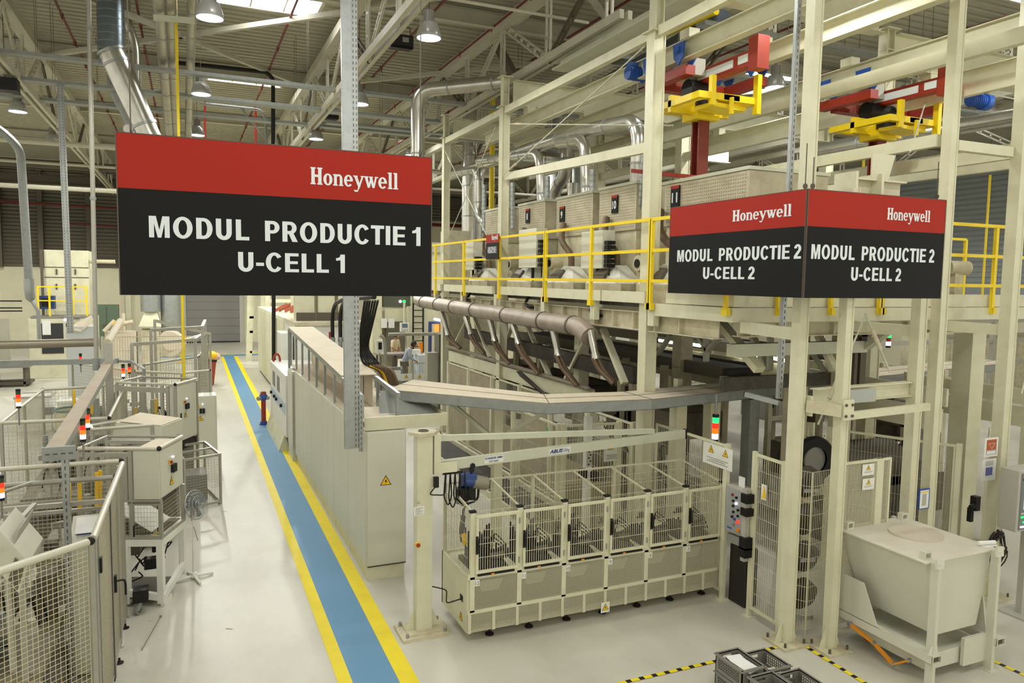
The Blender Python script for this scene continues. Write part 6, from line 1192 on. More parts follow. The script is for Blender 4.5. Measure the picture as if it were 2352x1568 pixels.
t = thing('overhead_tray', 'horizontal dark cable tray crossing at left below the thick pipe', 'cable tray', (-3.5, 20, 2.3)); mb = MB(); mb.beam((-6.5, 20.6, 2.3), (-1.5, 19.6, 2.36), .12, .12); mb.build('tray', GALVD, t)
mb = MB(); mb.tube([(-1.5, 19.6, 2.36), (-1.2, 19.2, 2.38), (-.9, 18.3, 2.3), (-.9, 18.3, .1)], .03, 8); mb.build('drop_pipe', GALVD, t)
t = thing('thick_pipe', 'thick dusty horizontal pipe at left with a flanged end', 'pipe', (-4, 19.7, 2.7)); mb = MB(); mb.cyl((-8, 19.6, 2.75), (-1.9, 19.75, 2.8), .1, 14); mb.build('pipe', PIPEDUST if 0 else mat('pipe_grey', (150, 142, 124), .35, .5, dirt=.3), t); mb = MB(); mb.cyl((-1.74, 19.85, 2.78), PY(276, 738, 22.5), .09, 12); mb.build('rising_pipe', CARD, t)
mb = MB(); mb.box((-1.52, 16.7, 0), (-1.38, 16.84, 3.02)); tag(mb.build('frame_post', ALU), 'thick grey profile post at the far end of the overhead tray', 'post')
# control machines of the left cells (rotated boxes)
def M2(c, e1, e2):
    c = V((c[0], c[1], 0)); a = V((e1[0], e1[1], 0)); b = V((e2[0], e2[1], 0)); return lambda s, q, z: c+a*s+b*q+V((0, 0, z))
def rbox(mb, f, s0, s1, q0, q1, z0, z1): return mb.hexa([f(s0, q0, z0), f(s1, q0, z0), f(s1, q1, z0), f(s0, q1, z0), f(s0, q0, z1), f(s1, q0, z1), f(s1, q1, z1), f(s0, q1, z1)])
def switches(parent, f, s, q, z, n, k=1):
    """emergency knob, lamp, twin sockets and shock triangle on a door; n = outward normal"""
    n = V((n[0], n[1], 0)).normalized(); r = V((0, 0, 1)).cross(n)*-1; r = n.cross(V((0, 0, 1)))*-1; u = V((0, 0, 1)); c = f(s, q, z)+n*.004
    mb = MB(); mb.prism([c+(-r*.03-u*.03)*k, c+(r*.03-u*.03)*k, c+(r*.03+u*.03)*k, c+(-r*.03+u*.03)*k], n*.01); p = mb.build('main_switch', YELG, parent, 'yellow main switch plate'); mb = MB(); mb.cyl(c+n*.01, c+n*.035, .02*k, 10); mb.build('knob', REDP, p, 'red switch knob')
    d = c+(r*.1+u*.05)*k; mb = MB(); mb.cyl(d, d+n*.015, .014*k, 10); mb.build('indicator_lamp', LW, parent, 'lit white indicator')
    d = c+(r*.09-u*.1)*k
    for o in (-.03, .03): mb = MB(); e = d+r*o*k; mb.prism([e+(-r*.025-u*.055)*k, e+(r*.025-u*.055)*k, e+(r*.025+u*.055)*k, e+(-r*.025+u*.055)*k], n*.04); mb.build('socket', BLK, parent, 'black socket')
    d = c+(r*.05-u*.28)*k; warn_tri(MB(), d, r, u, .13*k).build('warning_triangle', [YELG, SBLK], parent, 'yellow shock triangle')
fA = M2((-.37, 10.6), (.27, .7), (-.96, .35)); nA_ = (.93, -.36)
t = thing('control_machine', 'nearest white control cabinet machine on a cart with castors, beside the fan', 'machine', fA(.5, .4, 0))
mb = MB(); rbox(mb, fA, 0, 1, 0, .33, 1.45, 2.1); k = mb.build('cabinet', CABM, t, bev=.006); mb = MB(); rbox(mb, lambda s, q, z: fA(s, q, z)+V((.93, -.36, 0))*.012, .02, .98, 0, .012, 1.47, 2.09); d = mb.build('cabinet_door', CABM, k, bev=.004)
f2 = lambda s, q, z: fA(s, q, z)+V((.93, -.36, 0))*.014
switches(k, f2, .38, 0, 1.88, nA_)
mb = MB(); mb.tube([fA(0, 0, 2.13), fA(0, 1.0, 2.13)], .026, 10); mb.tube([fA(0, 0, 2.13), fA(1, 0, 2.13)], .026, 10); mb.build('pale_rail', ALUL, t)
mb = MB(); mb.tube([fA(1, 0, 2.13), fA(1, 1, 2.13)], .02, 8); mb.tube([fA(0, 1, 2.13), fA(1, 1, 2.13)], .02, 8); mb.build('rear_rail', ALU, t)
mb = MB(); mb.sphere(fA(0, 0, 2.13), .034, 10); mb.build('corner_cap', BLK, t)
mb = MB(); rbox(mb, fA, .03, .97, .01, .33, 2.101, 2.108); mb.build('dusty_top', CARD, t)
mb = MB(); F = V((-.03, .01, 0))
for a, b in ((fA(0, .36, .92), fA(0, .36, 2.1)), (fA(0, .42, 1.42), fA(0, .42, 2.05)), (fA(0, 1, .05), fA(0, 1, 2.1)), (fA(1, 0, .92), fA(1, 0, 1.45)), (fA(0, 0, .92), fA(0, 0, 1.45)), (fA(1, 1, .05), fA(1, 1, 2.1))): mb.beam(a, b, .045, .045, (.93, -.36, 0))
for a, b in ((fA(0, 0, .94), fA(0, 1, .94)), (fA(0, 0, .94), fA(1, 0, .94)), (fA(1, 0, .94), fA(1, 1, .94)), (fA(0, 0, 1.42), fA(0, .4, 1.42)), (fA(0, .36, 2.05), fA(0, 1, 2.05)), (fA(1, 0, 2.05), fA(1, 1, 2.05)), (fA(0, .0, 1.4), fA(0, .4, 1.4))): mb.beam(a, b, .045, .05)
mb.build('profile_frame', ALU, t)
mb = MB(); mb.wires(fA(0, .05, .97), fA(0, .95, 0)-fA(0, .05, 0), V((0, 0, .42)), .04, .06, .0022); mb.wires(fA(.05, 0, .97), fA(.95, 0, 0)-fA(.05, 0, 0), V((0, 0, .42)), .045, .05, .0022); mb.wires(fA(0, .45, 1.42), fA(0, .95, 0)-fA(0, .45, 0), V((0, 0, .6)), .05, .05, .0022); mb.build('wire_mesh', WIRE, t)
mb = MB(); mb.prism([fA(.1, .15, .98), fA(.9, .15, .98), fA(.9, .75, 1.38), fA(.1, .75, 1.38)], (0, 0, .01)); mb.build('chute_sheet', CABM, t)
mb = MB()
for a, b, w in ((fA(.02, .02, .04), fA(.02, .02, .9), .08), (fA(.98, .02, .15), fA(.98, .02, .9), .08), (fA(.02, .45, .04), fA(.02, .45, .9), .08)): mb.beam(a, b, w, w, (.93, -.36, 0))
for a, b in ((fA(0, 0, .87), fA(1, 0, .87)), (fA(0, 0, .87), fA(0, .5, .87)), (fA(0, 0, .12), fA(1, 0, .3)), (fA(0, 0, .12), fA(0, .5, .2)), (fA(.3, .0, .04), fA(0, 0, .04))): mb.beam(a, b, .06, .09)
mb.build('cart_frame', WHITE, t, 'white welded cart frame')
c = PZ(318, 1400, .06); mb = MB(); mb.lathe(c+V((0, 0, .0)), [(.03, -.02), (.065, -.025), (.07, 0), (.065, .025), (.03, .02)], 20, (.8, -.6, 0)); k = mb.build('castor_wheel', GREY, t, 'rubber castor wheel'); mb = MB(); mb.beam(c+V((-.02, -.03, .0)), c+V((.02, .03, .12)), .05, .07); mb.build('fork', GALV, k); mb = MB(); mb.box((c.x-.06, c.y-.06, .17), (c.x+.12, c.y+.14, .33)); mb.build('black_bracket', BLK, t)
mb = MB(); mb.bend([fA(0, .3, 1.12), fA(-.12, .3, 1.12), fA(-.12, .3, .98)], .012, 8, .02); mb.build('door_handle', BLK, t)
random.seed(8)
for j, (s, q, z, m, sz) in enumerate(((.7, .2, .75, YELG, .08), (.6, .3, .8, YELG, .05), (.8, .3, .6, BLK, .14), (.5, .3, .45, BLK, .16), (.75, .3, .4, GREY, .12), (.3, .7, .6, REDP, .16), (.4, .5, .7, DARK, .2))): mb = MB(); c = fA(s, q, z); mb.cbox(c, sz, sz*.8, sz*.9); mb.cyl(c, c+V((.1, .05, .04)), sz*.25, 8); mb.build('inner_unit', m, t)
mb = MB()
for j in range(8): a = fA(random.uniform(.3, .9), random.uniform(.1, .5), random.uniform(.3, .8)); mb.bend([a, a+V((.05, .1, random.uniform(-.2, .2))), a+V((random.uniform(-.2, .2), .1, random.uniform(-.3, .1)))], .01, 6, .04)
mb.build('cables', BLK, t)
mb = MB(); rbox(mb, fA, 0, .9, .1, .9, .1, .13); mb.build('drip_pan', STEELB, t)
# second machine (grey cover) and third
f2_ = M2((-.4, 12.95), (.3, .62), (-.92, -.1))
t = thing('control_machine', 'low machine with a dusty grey sloped cover between the two white cabinets', 'machine', f2_(.5, .4, 0))
mb = MB(); mb.hexa([f2_(0, 0, 1.75), f2_(1, 0, 1.75), f2_(1, .8, 1.75), f2_(0, .8, 1.75), f2_(0, 0, 1.98), f2_(1, 0, 1.98), f2_(1, .7, 2.12), f2_(0, .7, 2.1)]); mb.build('cover_box', CABM, t); mb = MB(); mb.prism([f2_(.02, .02, 1.99), f2_(.98, .02, 1.99), f2_(.98, .68, 2.13), f2_(.02, .68, 2.11)], (0, 0, .006)); mb.build('dusty_lid', CARD, t)
mb = MB(); mb.tube([f2_(0, .15, 2.02), f2_(0, 1.05, 2.02)], .026, 10); mb.tube([f2_(0, 1.05, 2.02), f2_(.6, 1.3, 2.02)], .022, 8); mb.tube([f2_(.6, 1.3, 2.02), f2_(1.1, .6, 2.05)], .022, 8); mb.build('rail', ALUL, t)
mb = MB()
for s, q in ((0, .15), (0, 1.05), (1, .1), (1.0, 1.0)): mb.beam(f2_(s, q, .05), f2_(s, q, 2.0), .045, .045, (.9, -.4, 0))
mb.beam(f2_(0, .15, 1.7), f2_(0, 1.05, 1.7), .045, .045); mb.beam(f2_(0, .15, 1.0), f2_(0, 1.05, 1.0), .045, .045); mb.build('profile_frame', ALU, t); mb = MB(); mb.wires(f2_(0, .18, .1), f2_(0, 1.02, 0)-f2_(0, .18, 0), V((0, 0, 1.55)), .05, .05, .0025); mb.build('wire_mesh', WIRE, t); mb = MB(); rbox(mb, f2_, .1, .9, .1, .9, .1, .9); mb.build('inner_base', DARK, t)
fB = M2((-.24, 15.88), (.39, .75), (-1.07, .67)); nB_ = (.887, -.46)
t = thing('control_machine', 'farther white control cabinet machine with a tall door and black hoses inside', 'machine', fB(.5, .4, 0))
mb = MB(); rbox(mb, fB, 0, 1, 0, .1, 1.08, 2.22); k = mb.build('cabinet', CABM, t, bev=.006); mb = MB(); rbox(mb, lambda s, q, z: fB(s, q, z)+V((.887, -.46, 0))*.012, .04, .96, 0, .01, 1.1, 2.2); d = mb.build('cabinet_door', CABM, k)
f3 = lambda s, q, z: fB(s, q, z)+V((.887, -.46, 0))*.014
switches(k, f3, .36, 0, 1.86, nB_); mb = MB(); c = f3(.2, 0, 1.55); mb.box((c.x, c.y-.02, c.z-.1), (c.x+.02, c.y+.02, c.z+.1)); mb.build('door_lock', BLK, k)
mb = MB(); mb.tube([fB(0, 0, 2.25), fB(0, 1.0, 2.25)], .026, 10); mb.tube([fB(0, 0, 2.25), fB(1, 0, 2.25)], .026, 10); mb.build('pale_rail', ALUL, t); mb = MB(); mb.tube([fB(1, 0, 2.25), fB(1, 1, 2.25)], .022, 8); mb.tube([fB(0, 1, 2.25), fB(1, 1, 2.25)], .022, 8); mb.build('rear_rail', ALU, t); mb = MB(); mb.sphere(fB(0, 0, 2.25), .034, 10); mb.build('corner_cap', BLK, t)
mb = MB()
for s, q in ((0, 0), (0, .12), (0, .22), (0, 1), (1, 1), (1, 0)): mb.beam(fB(s, q, .05), fB(s, q, 2.22), .05, .05, (.887, -.46, 0))
mb.beam(fB(0, .1, 2.13), fB(0, 1, 2.13), .05, .1); mb.beam(fB(0, .1, .95), fB(0, 1, .95), .05, .05); mb.build('profile_frame', ALU, t); mb = MB(); mb.wires(fB(0, .24, 1.0), fB(0, .97, 0)-fB(0, .24, 0), V((0, 0, 1.05)), .06, .06, .0028); mb.wires(fB(.98, .05, 1.0), fB(.98, .97, 0)-fB(.98, .05, 0), V((0, 0, 1.1)), .06, .06, .0028); mb.build('wire_mesh', WIRE, t)
mb = MB(); rbox(mb, fB, .0, 1, 0, .4, .9, 1.06); mb.build('vent_base', BLK, t); mb = MB(); rbox(mb, fB, .05, .95, .05, .95, .1, .9); mb.build('lower_body', GREY, t)
mb = MB(); mb.bend([fB(.4, .35, 1.1), fB(.4, .3, 1.6), fB(.5, .5, 1.75), fB(.5, .6, 1.2)], .03, 8, .15); mb.cyl(fB(.4, .6, 1.2), fB(.6, .75, 1.25), .12, 12); mb.build('hose', BLK, t); mb = MB(); rbox(mb, fB, .3, .7, .5, .8, 1.0, 1.4); mb.build('motor', mat('machine_olive', (112, 108, 88), .5, .2, dirt=.4), t); mb = MB(); rbox(mb, fB, .3, .34, .44, .48, 1.0, 1.9); mb.build('yellow_guard', YELG, t)
# third cabinet standing on the floor
t = thing('floor_cabinet', 'grey floor cabinet with sockets and shock triangle, farthest of the three beside the aisle', 'cabinet', (.3, 19.6, 0)); mb = MB(); mb.box((.02, 19.5, 0), (.63, 20.1, 1.45)); mb.build('body', CABM, t, bev=.008); mb = MB(); mb.box((.05, 19.488, .08), (.6, 19.5, 1.42)); d = mb.build('door', CABM, t, bev=.003)
switches(t, lambda s, q, z: V((s, q, z)), .2, 19.486, 1.2, (0, -1), 1.1)
# mesh cage by the fan
t = thing('mesh_cage', 'open mesh cage box with machine parts, right of the near control cabinet', 'mesh cage', (.2, 15.4, 0)); E0, E1, E2, E3 = V((.53, 15.1, 0)), V((-.1, 14.85, 0)), V((-.3, 16.1, 0)), V((.28, 16.35, 0)); u = V((0, 0, 1))
mb = MB()
for p in (E0, E1, E2, E3): mb.beam(p, p+u*.98, .04, .04, (1, .3, 0))
for p, q in ((E0, E1), (E1, E2), (E2, E3), (E3, E0)): mb.beam(p+u*.97, q+u*.97, .04, .04); mb.beam(p+u*.05, q+u*.05, .04, .04)
mb.beam((E0+E3)/2+u*.97, (E1+E2)/2+u*.97, .035, .035); mb.build('frame', ALU, t)
for p, q in ((E0, E1), (E3, E0), (E1, E2), (E2, E3)): mb = MB(); mb.wires(p+u*.08, q-p, u*.86, .055, .055, .0024); mb.build('wire_mesh', WIRE, t)
mb = MB(); mb.box((-.15, 15.3, .05), (.3, 15.9, .55)); mb.build('inner_box', GREY, t)
# pedestal fan
c = V((-.06, 11.34, 0)); t = thing('pedestal_fan', 'grey pedestal fan with a wire head and white cross feet', 'fan', c); c = V((.02, 11.42, 0))
mb = MB()
for a in (.3, 1.9, 3.4, 5.0): d = V((math.cos(a), math.sin(a), 0)); mb.tube([c+V((0, 0, .05)), c+d*.27+V((0, 0, .02))], .019, 8)
mb.lathe(c, [(0, .02), (.05, .03), (.04, .09), (.02, .1)], 12); mb.build('cross_foot', WHITE, t, 'white cross foot')
mb = MB(); mb.cyl(c+V((0, 0, .05)), c+V((0, 0, .6)), .02, 10); mb.cyl(c+V((0, 0, .6)), c+V((0, 0, .98)), .015, 10); mb.build('pole', WHITE, t)
h = c+V((.04, -.02, 1.1)); ax = V((.75, -.62, .25)).normalized(); mb = MB(); mb.cyl(h-ax*.02, h-ax*.16, .05, 12, .04); mb.cbox(h-ax*.05-V((0, 0, .1)), .05, .05, .1); mb.build('motor', LGREY, t)
x_ = ax.cross(V((0, 0, 1))).normalized(); y_ = x_.cross(ax); mb = MB()
for R_, o in ((.21, .0), (.17, .035), (.12, .05), (.17, -.04), (.06, .055)): mb.tube([h+ax*o+(x_*math.cos(k*math.pi/14)+y_*math.sin(k*math.pi/14))*R_ for k in range(29)], .003 if R_ < .2 else .007, 5, False)
for k in range(30): d = x_*math.cos(k*math.pi/15)+y_*math.sin(k*math.pi/15); mb.tube([h+ax*.058, h+ax*.05+d*.12, h+d*.21], .0018, 4, False); mb.tube([h-ax*.05+d*.05, h-ax*.04+d*.17, h+d*.21], .0018, 4, False)
mb.build('wire_guard', GALV, t)
mb = MB()
for k in range(3):
    a0 = k*2*math.pi/3; q = [h+ax*.01]+[h+(x_*math.cos(a0+s*.35)+y_*math.sin(a0+s*.35))*.18+ax*(.01+.02*s-.02) for s in range(4)]; mb.add(q, [(0, 1, 2), (0, 2, 3), (0, 3, 4)])
mb.cyl(h, h+ax*.04, .035, 12); mb.build('blade', mat('fan_blade', (108, 112, 118), .3), t)
mb = MB(); mb.bend([h-ax*.1, h-ax*.12+V((.03, 0, -.2)), h+V((.02, -.1, -.5))], .006, 6, .05); mb.build('cord', GREY, t)
# slanted chute boxes of the near cell
t = thing('chute_box', 'grey slanted chute hood above the nearest mesh panel, left edge', 'chute', (-1.6, 7.8, 1.3)); A = [PX(0, 1210, -1.55), PX(35, 1165, -1.55)]
P1, P2, P3, P4 = PZ(8, 1212, 2.1), PZ(36, 1166, 2.25), PZ(95, 1235, 1.95), PZ(62, 1290, 1.8)
fc = [PY(2, 1205, 7.75), PY(36, 1166, 7.95), PY(100, 1335, 7.75), PY(40, 1362, 7.6), PY(-60, 1300, 7.6), PY(-60, 1190, 7.75)]
mb = MB(); S0 = V((-1.36, 7.62, 0)); ang = math.radians(-50); dx = V((math.cos(ang), 0, math.sin(ang))); dz = V((math.sin(-ang), 0, math.cos(ang))); o = V((-1.76, 7.55, 2.08))
def cb(s, y, z): return o+dx*s+V((0, y, 0))+dz*z
qa, qb, qc = PY(-4, 1214, 7.6), PY(66, 1292, 7.6), PY(44, 1364, 7.6); qd = qa+qc-qb; qe = PZ(36, 1163, qa.z)-qa; mb.hexa([qd, qc, qc+qe, qd+qe, qa, qb, qb+qe, qa+qe])
cb = lambda s, y, z: qa+(qb-qa)*(s/.62)+qe*(y/.36)+(qb-qc).normalized()*z; mb.build('hood', CABM, t, bev=.005)
mb = MB(); mb.hexa([cb(.34, -.004, .0), cb(.5, -.004, .0), cb(.5, .3, .0), cb(.34, .3, .0), cb(.34, -.004, .12), cb(.5, -.004, .12), cb(.5, .3, .12), cb(.34, .3, .12)]) if 0 else mb.prism([cb(.3, .02, .005), cb(.3, .34, .005), cb(.3, .34, .14), cb(.3, .02, .14)], dx*.006); mb.build('side_flap', LGREY, t)
mb = MB()
for k in range(7): mb.beam(cb(.4+.028*k, -.006, -.27), cb(.4+.028*k, -.006, -.06), .008, .01, (0, 1, 0))
mb.build('grille', STEELB, t); mb = MB(); mb.beam(cb(.6, .1, -.3), cb(.6, .1, -.3)-V((0, 0, .9)), .05, .05, (0, 1, 0)); mb.beam(cb(.1, .25, -.3), V((cb(.1, .25, 0).x, 7.8, 0)), .05, .05, (0, 1, 0)); mb.build('support', ALU, t)
# desk box with papers
t = thing('sloped_console', 'white sloped console with papers inside the nearest cell', 'console', (-1.08, 9.75, 0)); mb = MB(); q = [(-1.22, 9.35), (-.9, 9.35), (-.9, 9.52), (-1.22, 9.52)]; mb.hexa([V((-1.2, 8.95, .05)), V((-.88, 8.95, .05)), V((-.88, 9.3, .05)), V((-1.2, 9.3, .05)), V((-1.2, 8.95, 1.52)), V((-.88, 8.95, 1.52)), V((-.88, 9.3, 1.72)), V((-1.2, 9.3, 1.72))]); t.location = V((-1.04, 9.1, 0)); 
mb.build('body', CABM, t, bev=.006)
mb = MB(); mb.prism([(-1.16, 9.05, 1.585), (-.93, 9.05, 1.585), (-.93, 9.26, 1.705), (-1.16, 9.26, 1.705)], (0, -.003, .005)); tag(mb.build('paper_sheet', PAPER), 'white printed sheet on the sloped console in the near cell', 'paper')
mb = MB(); mb.cyl((-1.14, 9.03, 1.585), (-.95, 9.03, 1.585), .008, 8); tag(mb.build('pen', mat('navy_ink2', (36, 44, 96), .4)), 'dark blue pen lying below the sheet on the console', 'pen')
# light curtains (yellow bars)
for i, (px, y0, y1, Y) in enumerate(((158, 1110, 1250, 9.3), (183, 1105, 1175, 9.9), (222, 1085, 1165, 10.2), (230, 1080, 1160, 10.25), (170, 895, 955, 15.5), (211, 895, 950, 16), (312, 935, 990, 17.5))):
    a = PY(px, y1, Y); b = PY(px, y0, Y); t = thing('light_curtain', ['yellow light curtain bar left of the slotted post', 'thin yellow bar just right of the slotted post', 'left of two close yellow bars behind the near cell', 'right of two close yellow bars behind the near cell', 'yellow bar of the second cell left of the overhead tray', 'thick yellow bar of the second cell right of the overhead tray', 'small yellow bar inside the farther control machine'][i], 'light curtain', a, 'yellow light curtains'); mb = MB(); mb.beam(a, b, .04, .035, (0, 1, 0)); mb.build('housing', YELG, t)
    mb = MB(); c = (a+b)/2; mb.box((c.x-.02, Y+.02, 0), (c.x+.02, Y+.05, b.z)); mb.build('mount', ALU, t)
# machine insides of the near cells
random.seed(31); MIX = [DARK, GREY, GALVD, CREAM2, STEELB, ALU]
def robot_cell(x0, x1, y0, y1, h, n, label, seed, col=None):
    random.seed(seed); t = thing('cell_machine', label, 'machine', ((x0+x1)/2, (y0+y1)/2, 0)); mb = MB(); mb.box((x0, y0, 0), (x1, y1, .25)); mb.build('base', mat('machine_base', (104, 98, 86), .6, dirt=.4, scale=4), t); mb = MB(); mb.box((x0+.05, y0+.05, .62), (x1-.05, y1-.05, .7)); mb.build('table', mat('machine_table', (142, 136, 120), .45, .4, dirt=.4, scale=5), t); mb = MB()
    for x in (x0+.1, x1-.1):
        for y in (y0+.1, y1-.1): mb.box((x-.04, y-.04, .25), (x+.04, y+.04, .62))
    mb.build('legs_frame', ALU, t)
    for k in range(n):
        c = V((random.uniform(x0+.12, x1-.12), random.uniform(y0+.12, y1-.12), .7)); s = random.uniform(.08, .2); mb = MB(); kind = k % 4
        if kind == 0: mb.box((c.x-s/2, c.y-s/2, .7), (c.x+s/2, c.y+s/2, .7+random.uniform(.1, h-.7)))
        elif kind == 1: mb.cyl(c, c+V((0, 0, random.uniform(.2, h-.7))), s*.35, 10); mb.cbox(c+V((0, 0, .1)), s*1.2, s*1.2, .05)
        elif kind == 2: z = random.uniform(.2, h-.8); mb.beam(c+V((-s, 0, z)), c+V((s, .1, z)), .06, .08); mb.beam(c, c+V((0, 0, z)), .04, .04, (0, 1, 0))
        else: mb.bend([c, c+V((.05, 0, .3)), c+V((.2, .1, .45)), c+V((.25, .15, .1))], .014, 6, .08)
        mb.build(['actuator', 'cylinder', 'slide', 'hose'][kind], col if (col and k == 1) else ([MIX[k % 6], GALVD, ALU, BLK][kind]), t)
    return t
robot_cell(-2.3, -1.25, 7.75, 9.4, 1.3, 16, 'dense grey machinery behind the nearest mesh panel', 4, BLUE); robot_cell(-1.9, -.95, 10.9, 12.3, 1.5, 14, 'machinery of the second cell behind the slotted post', 5)
robot_cell(-2.6, -1.4, 14.0, 17.2, 1.5, 16, 'machinery inside the large far left mesh enclosure', 6); robot_cell(-2.8, -2.15, 10.2, 12.0, 1.2, 8, 'machinery left of the slotted post', 7, REDP); robot_cell(-1.1, -.5, 13.9, 15.3, 1.5, 9, 'machinery between the middle machine and the farther cabinet', 8)
robot_cell(-2.6, -.6, 19.2, 22.5, 1.6, 14, 'machinery inside the far cell near the yellow pipe', 9)
# far left enclosure
prof_fence([(-2.7, 13.7), (-1.2, 13.6), (-1.23, 17.7), (-2.7, 17.4)], 2.05, 'large far left mesh enclosure with pale top rails', ALUL, .06, .06, .0028, closed=True)
# overhead rails of far cells
prof_fence([(-2.85, 22.9), (-1.2, 20.5), (-.15, 19.75), (.5, 20.2)], 2.0, 'pale railed far cell fence zigzagging towards the aisle', ALUL, .08, .08, .004)
prof_fence([(.66, 28.7), (.3, 24.2), (-1.1, 22.4)], 1.95, 'farthest cell fence beside the red bin', ALU, .08, .08, .005)
for i, (pts, lab) in enumerate((([(-.9, 22.2, 2.9), (.4, 23.2, 2.9), (.55, 26.5, 2.9)], 'grey overhead frame profile of the far cell'), ([(-1.2, 19.5, 2.75), (.2, 22.5, 2.6), (.5, 25, 2.6)], 'second grey overhead profile beside the yellow pipe'), ([(-.9, 25, 3.0), (.75, 28.7, 2.3)], 'sloped dusty overhead profile ending near the red bin'))):
    mb = MB()
    for p, q in zip(pts, pts[1:]): mb.beam(p, q, .08, .08)
    for p in pts: mb.box((p[0]-.04, p[1]-.04, 0), (p[0]+.04, p[1]+.04, p[2]))
    tag(mb.build('overhead_gantry', ALU), lab, 'profile frame')
t = thing('tube_arch', 'thin grey tube frame arch beside the red bin', 'tube frame', (.66, 28, 0)); mb = MB(); mb.bend([(.66, 28.7, 0), (.66, 28.7, 2.35), (-.1, 25.5, 2.35)], .03, 8, .1); mb.build('tube', ALU, t)
# stack lights of the left cells
for px, py, Y, seq, lab in ((190, 987, 10.5, 'Gerow'.replace('e', ''), 'signal light nearest the near white cabinet, lower of the close pair'), (200, 962, 11.4, 'Grow', 'signal light just above and right of its close twin, at the middle machine'), (42, 915, 13.2, 'Grow', 'signal light at far left above the mesh enclosure'), (283, 852, 17.2, 'Grow', 'signal light left of the pair near the grey pole, farther cell'), (297, 846, 19.0, 'Gro', 'signal light right of the pair near the grey pole, red and orange'), (185, 825, 20.0, 'GrRw', 'small signal light farthest back in front of the white machine'), (2, 1120, 8.4, 'Grow', 'signal light cut by the left edge of the picture')):
    c = PY(px, py, Y); stack_light(c, lab, seq, {10.5: 1.0, 11.4: 1.0, 13.2: 1.0, 17.2: 1.0, 19.0: 1.0, 20.0: .95, 8.4: .85}[Y], False, max(.2, c.z-2.2))
# ================================================================== LEFT DUCTS, POSTS AND PIPES
t = thing('spiral_duct', 'big grey spiral duct at upper left bending down behind the big left sign', 'duct', (-1.2, 20, 5.2))
a, b, c, d = PY(252, -60, 20), PY(256, 118, 20), PY(338, 300, 20), PY(360, 345, 20)
r = .52*.5*40/80*20/20
mb = MB(); mb.tube([a, b], .29, 22); z = a.z; k = mb.build('straight_pipe', mat('spiral_metal', (120, 132, 140), .3, .7, dirt=.3, scale=6, dcol=(92, 100, 106)), t)
mb = MB(); n_ = int((a-b).length/.16)
for i in range(n_): p = b+(a-b)*(i/n_); mb.cyl(p, p+V((0, 0, .012)), .295, 22)
mb.build('spiral_seam', GALVD, k)
mb = MB(); mb.tube([b, b+(c-b)*.12, c, d], [.29, .3, .25, .25], 22); mb.build('bent_pipe', DUCTM, t)
mb = MB(); e = (c-b).normalized()
for s in (.0, .14, .92): p = b+(c-b)*s; mb.cyl(p-e*.03, p+e*.03, .32-.04*s, 22)
mb.build('joint_ring', GALV, t)
duct('spiral_duct', 'narrow silver pipe with a double bend right of the big spiral duct', [PY(290, -50, 21.5), PY(290, 45, 21.5), PY(312, 100, 21.5), PY(318, 330, 21.5)], .1, DUCTM, 1.5, 14, 'left silver ducts', rad=.3)
duct('spiral_duct', 'second grey duct behind the big spiral duct with a lower bend', [PY(275, -50, 23), PY(262, 200, 23), PY(300, 265, 23), PY(330, 350, 23)], .2, GALVD, 1.5, 16, 'left silver ducts', rad=.4)
duct('spiral_duct', 'short ring flange pipe stub just above the big left sign', [PY(294, 296, 21), PY(294, 296, 21.5)], .11, DUCTM, 0, 14, 'left silver ducts')
for i, (px0, px1, r, lab) in enumerate(((362, 391, .13, 'left of three silver insulated pipes beside the yellow pipe'), (388, 406, .12, 'middle silver insulated pipe just left of the yellow pipe'), (443, 432, .1, 'right silver pipe between the yellow pipe and the lamps'))):
    duct('riser_pipe', lab, [PY(px0, -60, 17), PY(px0+(px1-px0)*.5, 135, 21), PY(px1, 340, 29)] if 0 else [PZ(px0+2, -40, 11.0) if 0 else PY(px0, -40, 16.5), PY(px1, 330, 27)], r, mat('insulated_pipe', (172, 168, 152), .35, .5, dirt=.4, scale=3), 1.3, 14, 'silver riser pipes')
for i, (px0, px1, py, Y) in enumerate(((352, 448, 40, 17.5), (368, 445, 212, 23), (380, 440, 260, 25), (384, 436, 300, 26.4))):
    a = PY(px0, py, Y); b = PY(px1, py+8, Y); mb = MB(); mb.beam(a, b, .1, .1); tag(mb.build('pipe_clamp_bar', CREAMG), ['highest clamp bar across the three silver pipes', 'second clamp bar across the three silver pipes', 'third clamp bar across the three silver pipes', 'lowest clamp bar across the three silver pipes'][i], 'bracket', 'pipe clamp bars')
q1 = PY(416, 560, 17.9); mb = MB(); mb.cyl((q1.x, 17.9, 0), (q1.x-.0, 17.9, HZ), .03, 8); tag(mb.build('yellow_pipe', YEL), 'thin bright yellow pipe from floor to roof, crossing above the big left sign', 'gas pipe')
t = thing('yellow_pipe', 'yellow gas pipe with a valve standing just left of the grey shutter', 'gas pipe', PY(418, 830, 40)); mb = MB(); mb.cyl(PY(413, -40, 13.2), PY(413.2, -40, 13.2), .03, 8)
t2 = None; mb = MB(); q0 = PY(418, 822, 40.5); mb.cyl((q0.x, 40.5, 0), (q0.x, 40.5, 11.1), .085, 10); mb.build('pipe', YEL, t)
mb = MB(); mb.box((q0.x-.12, 40.2, 0), (q0.x+.12, 40.45, .12)); mb.box((q0.x+.1, 40.3, 1.25), (q0.x+.9, 40.4, 1.32)); mb.build('valve', YELG, t)
t = thing('pipe_bracket', 'black bent pipe bracket hanging over the walkway above the big sign', 'pipe', PY(628, 800, 24)); Y = 24.5
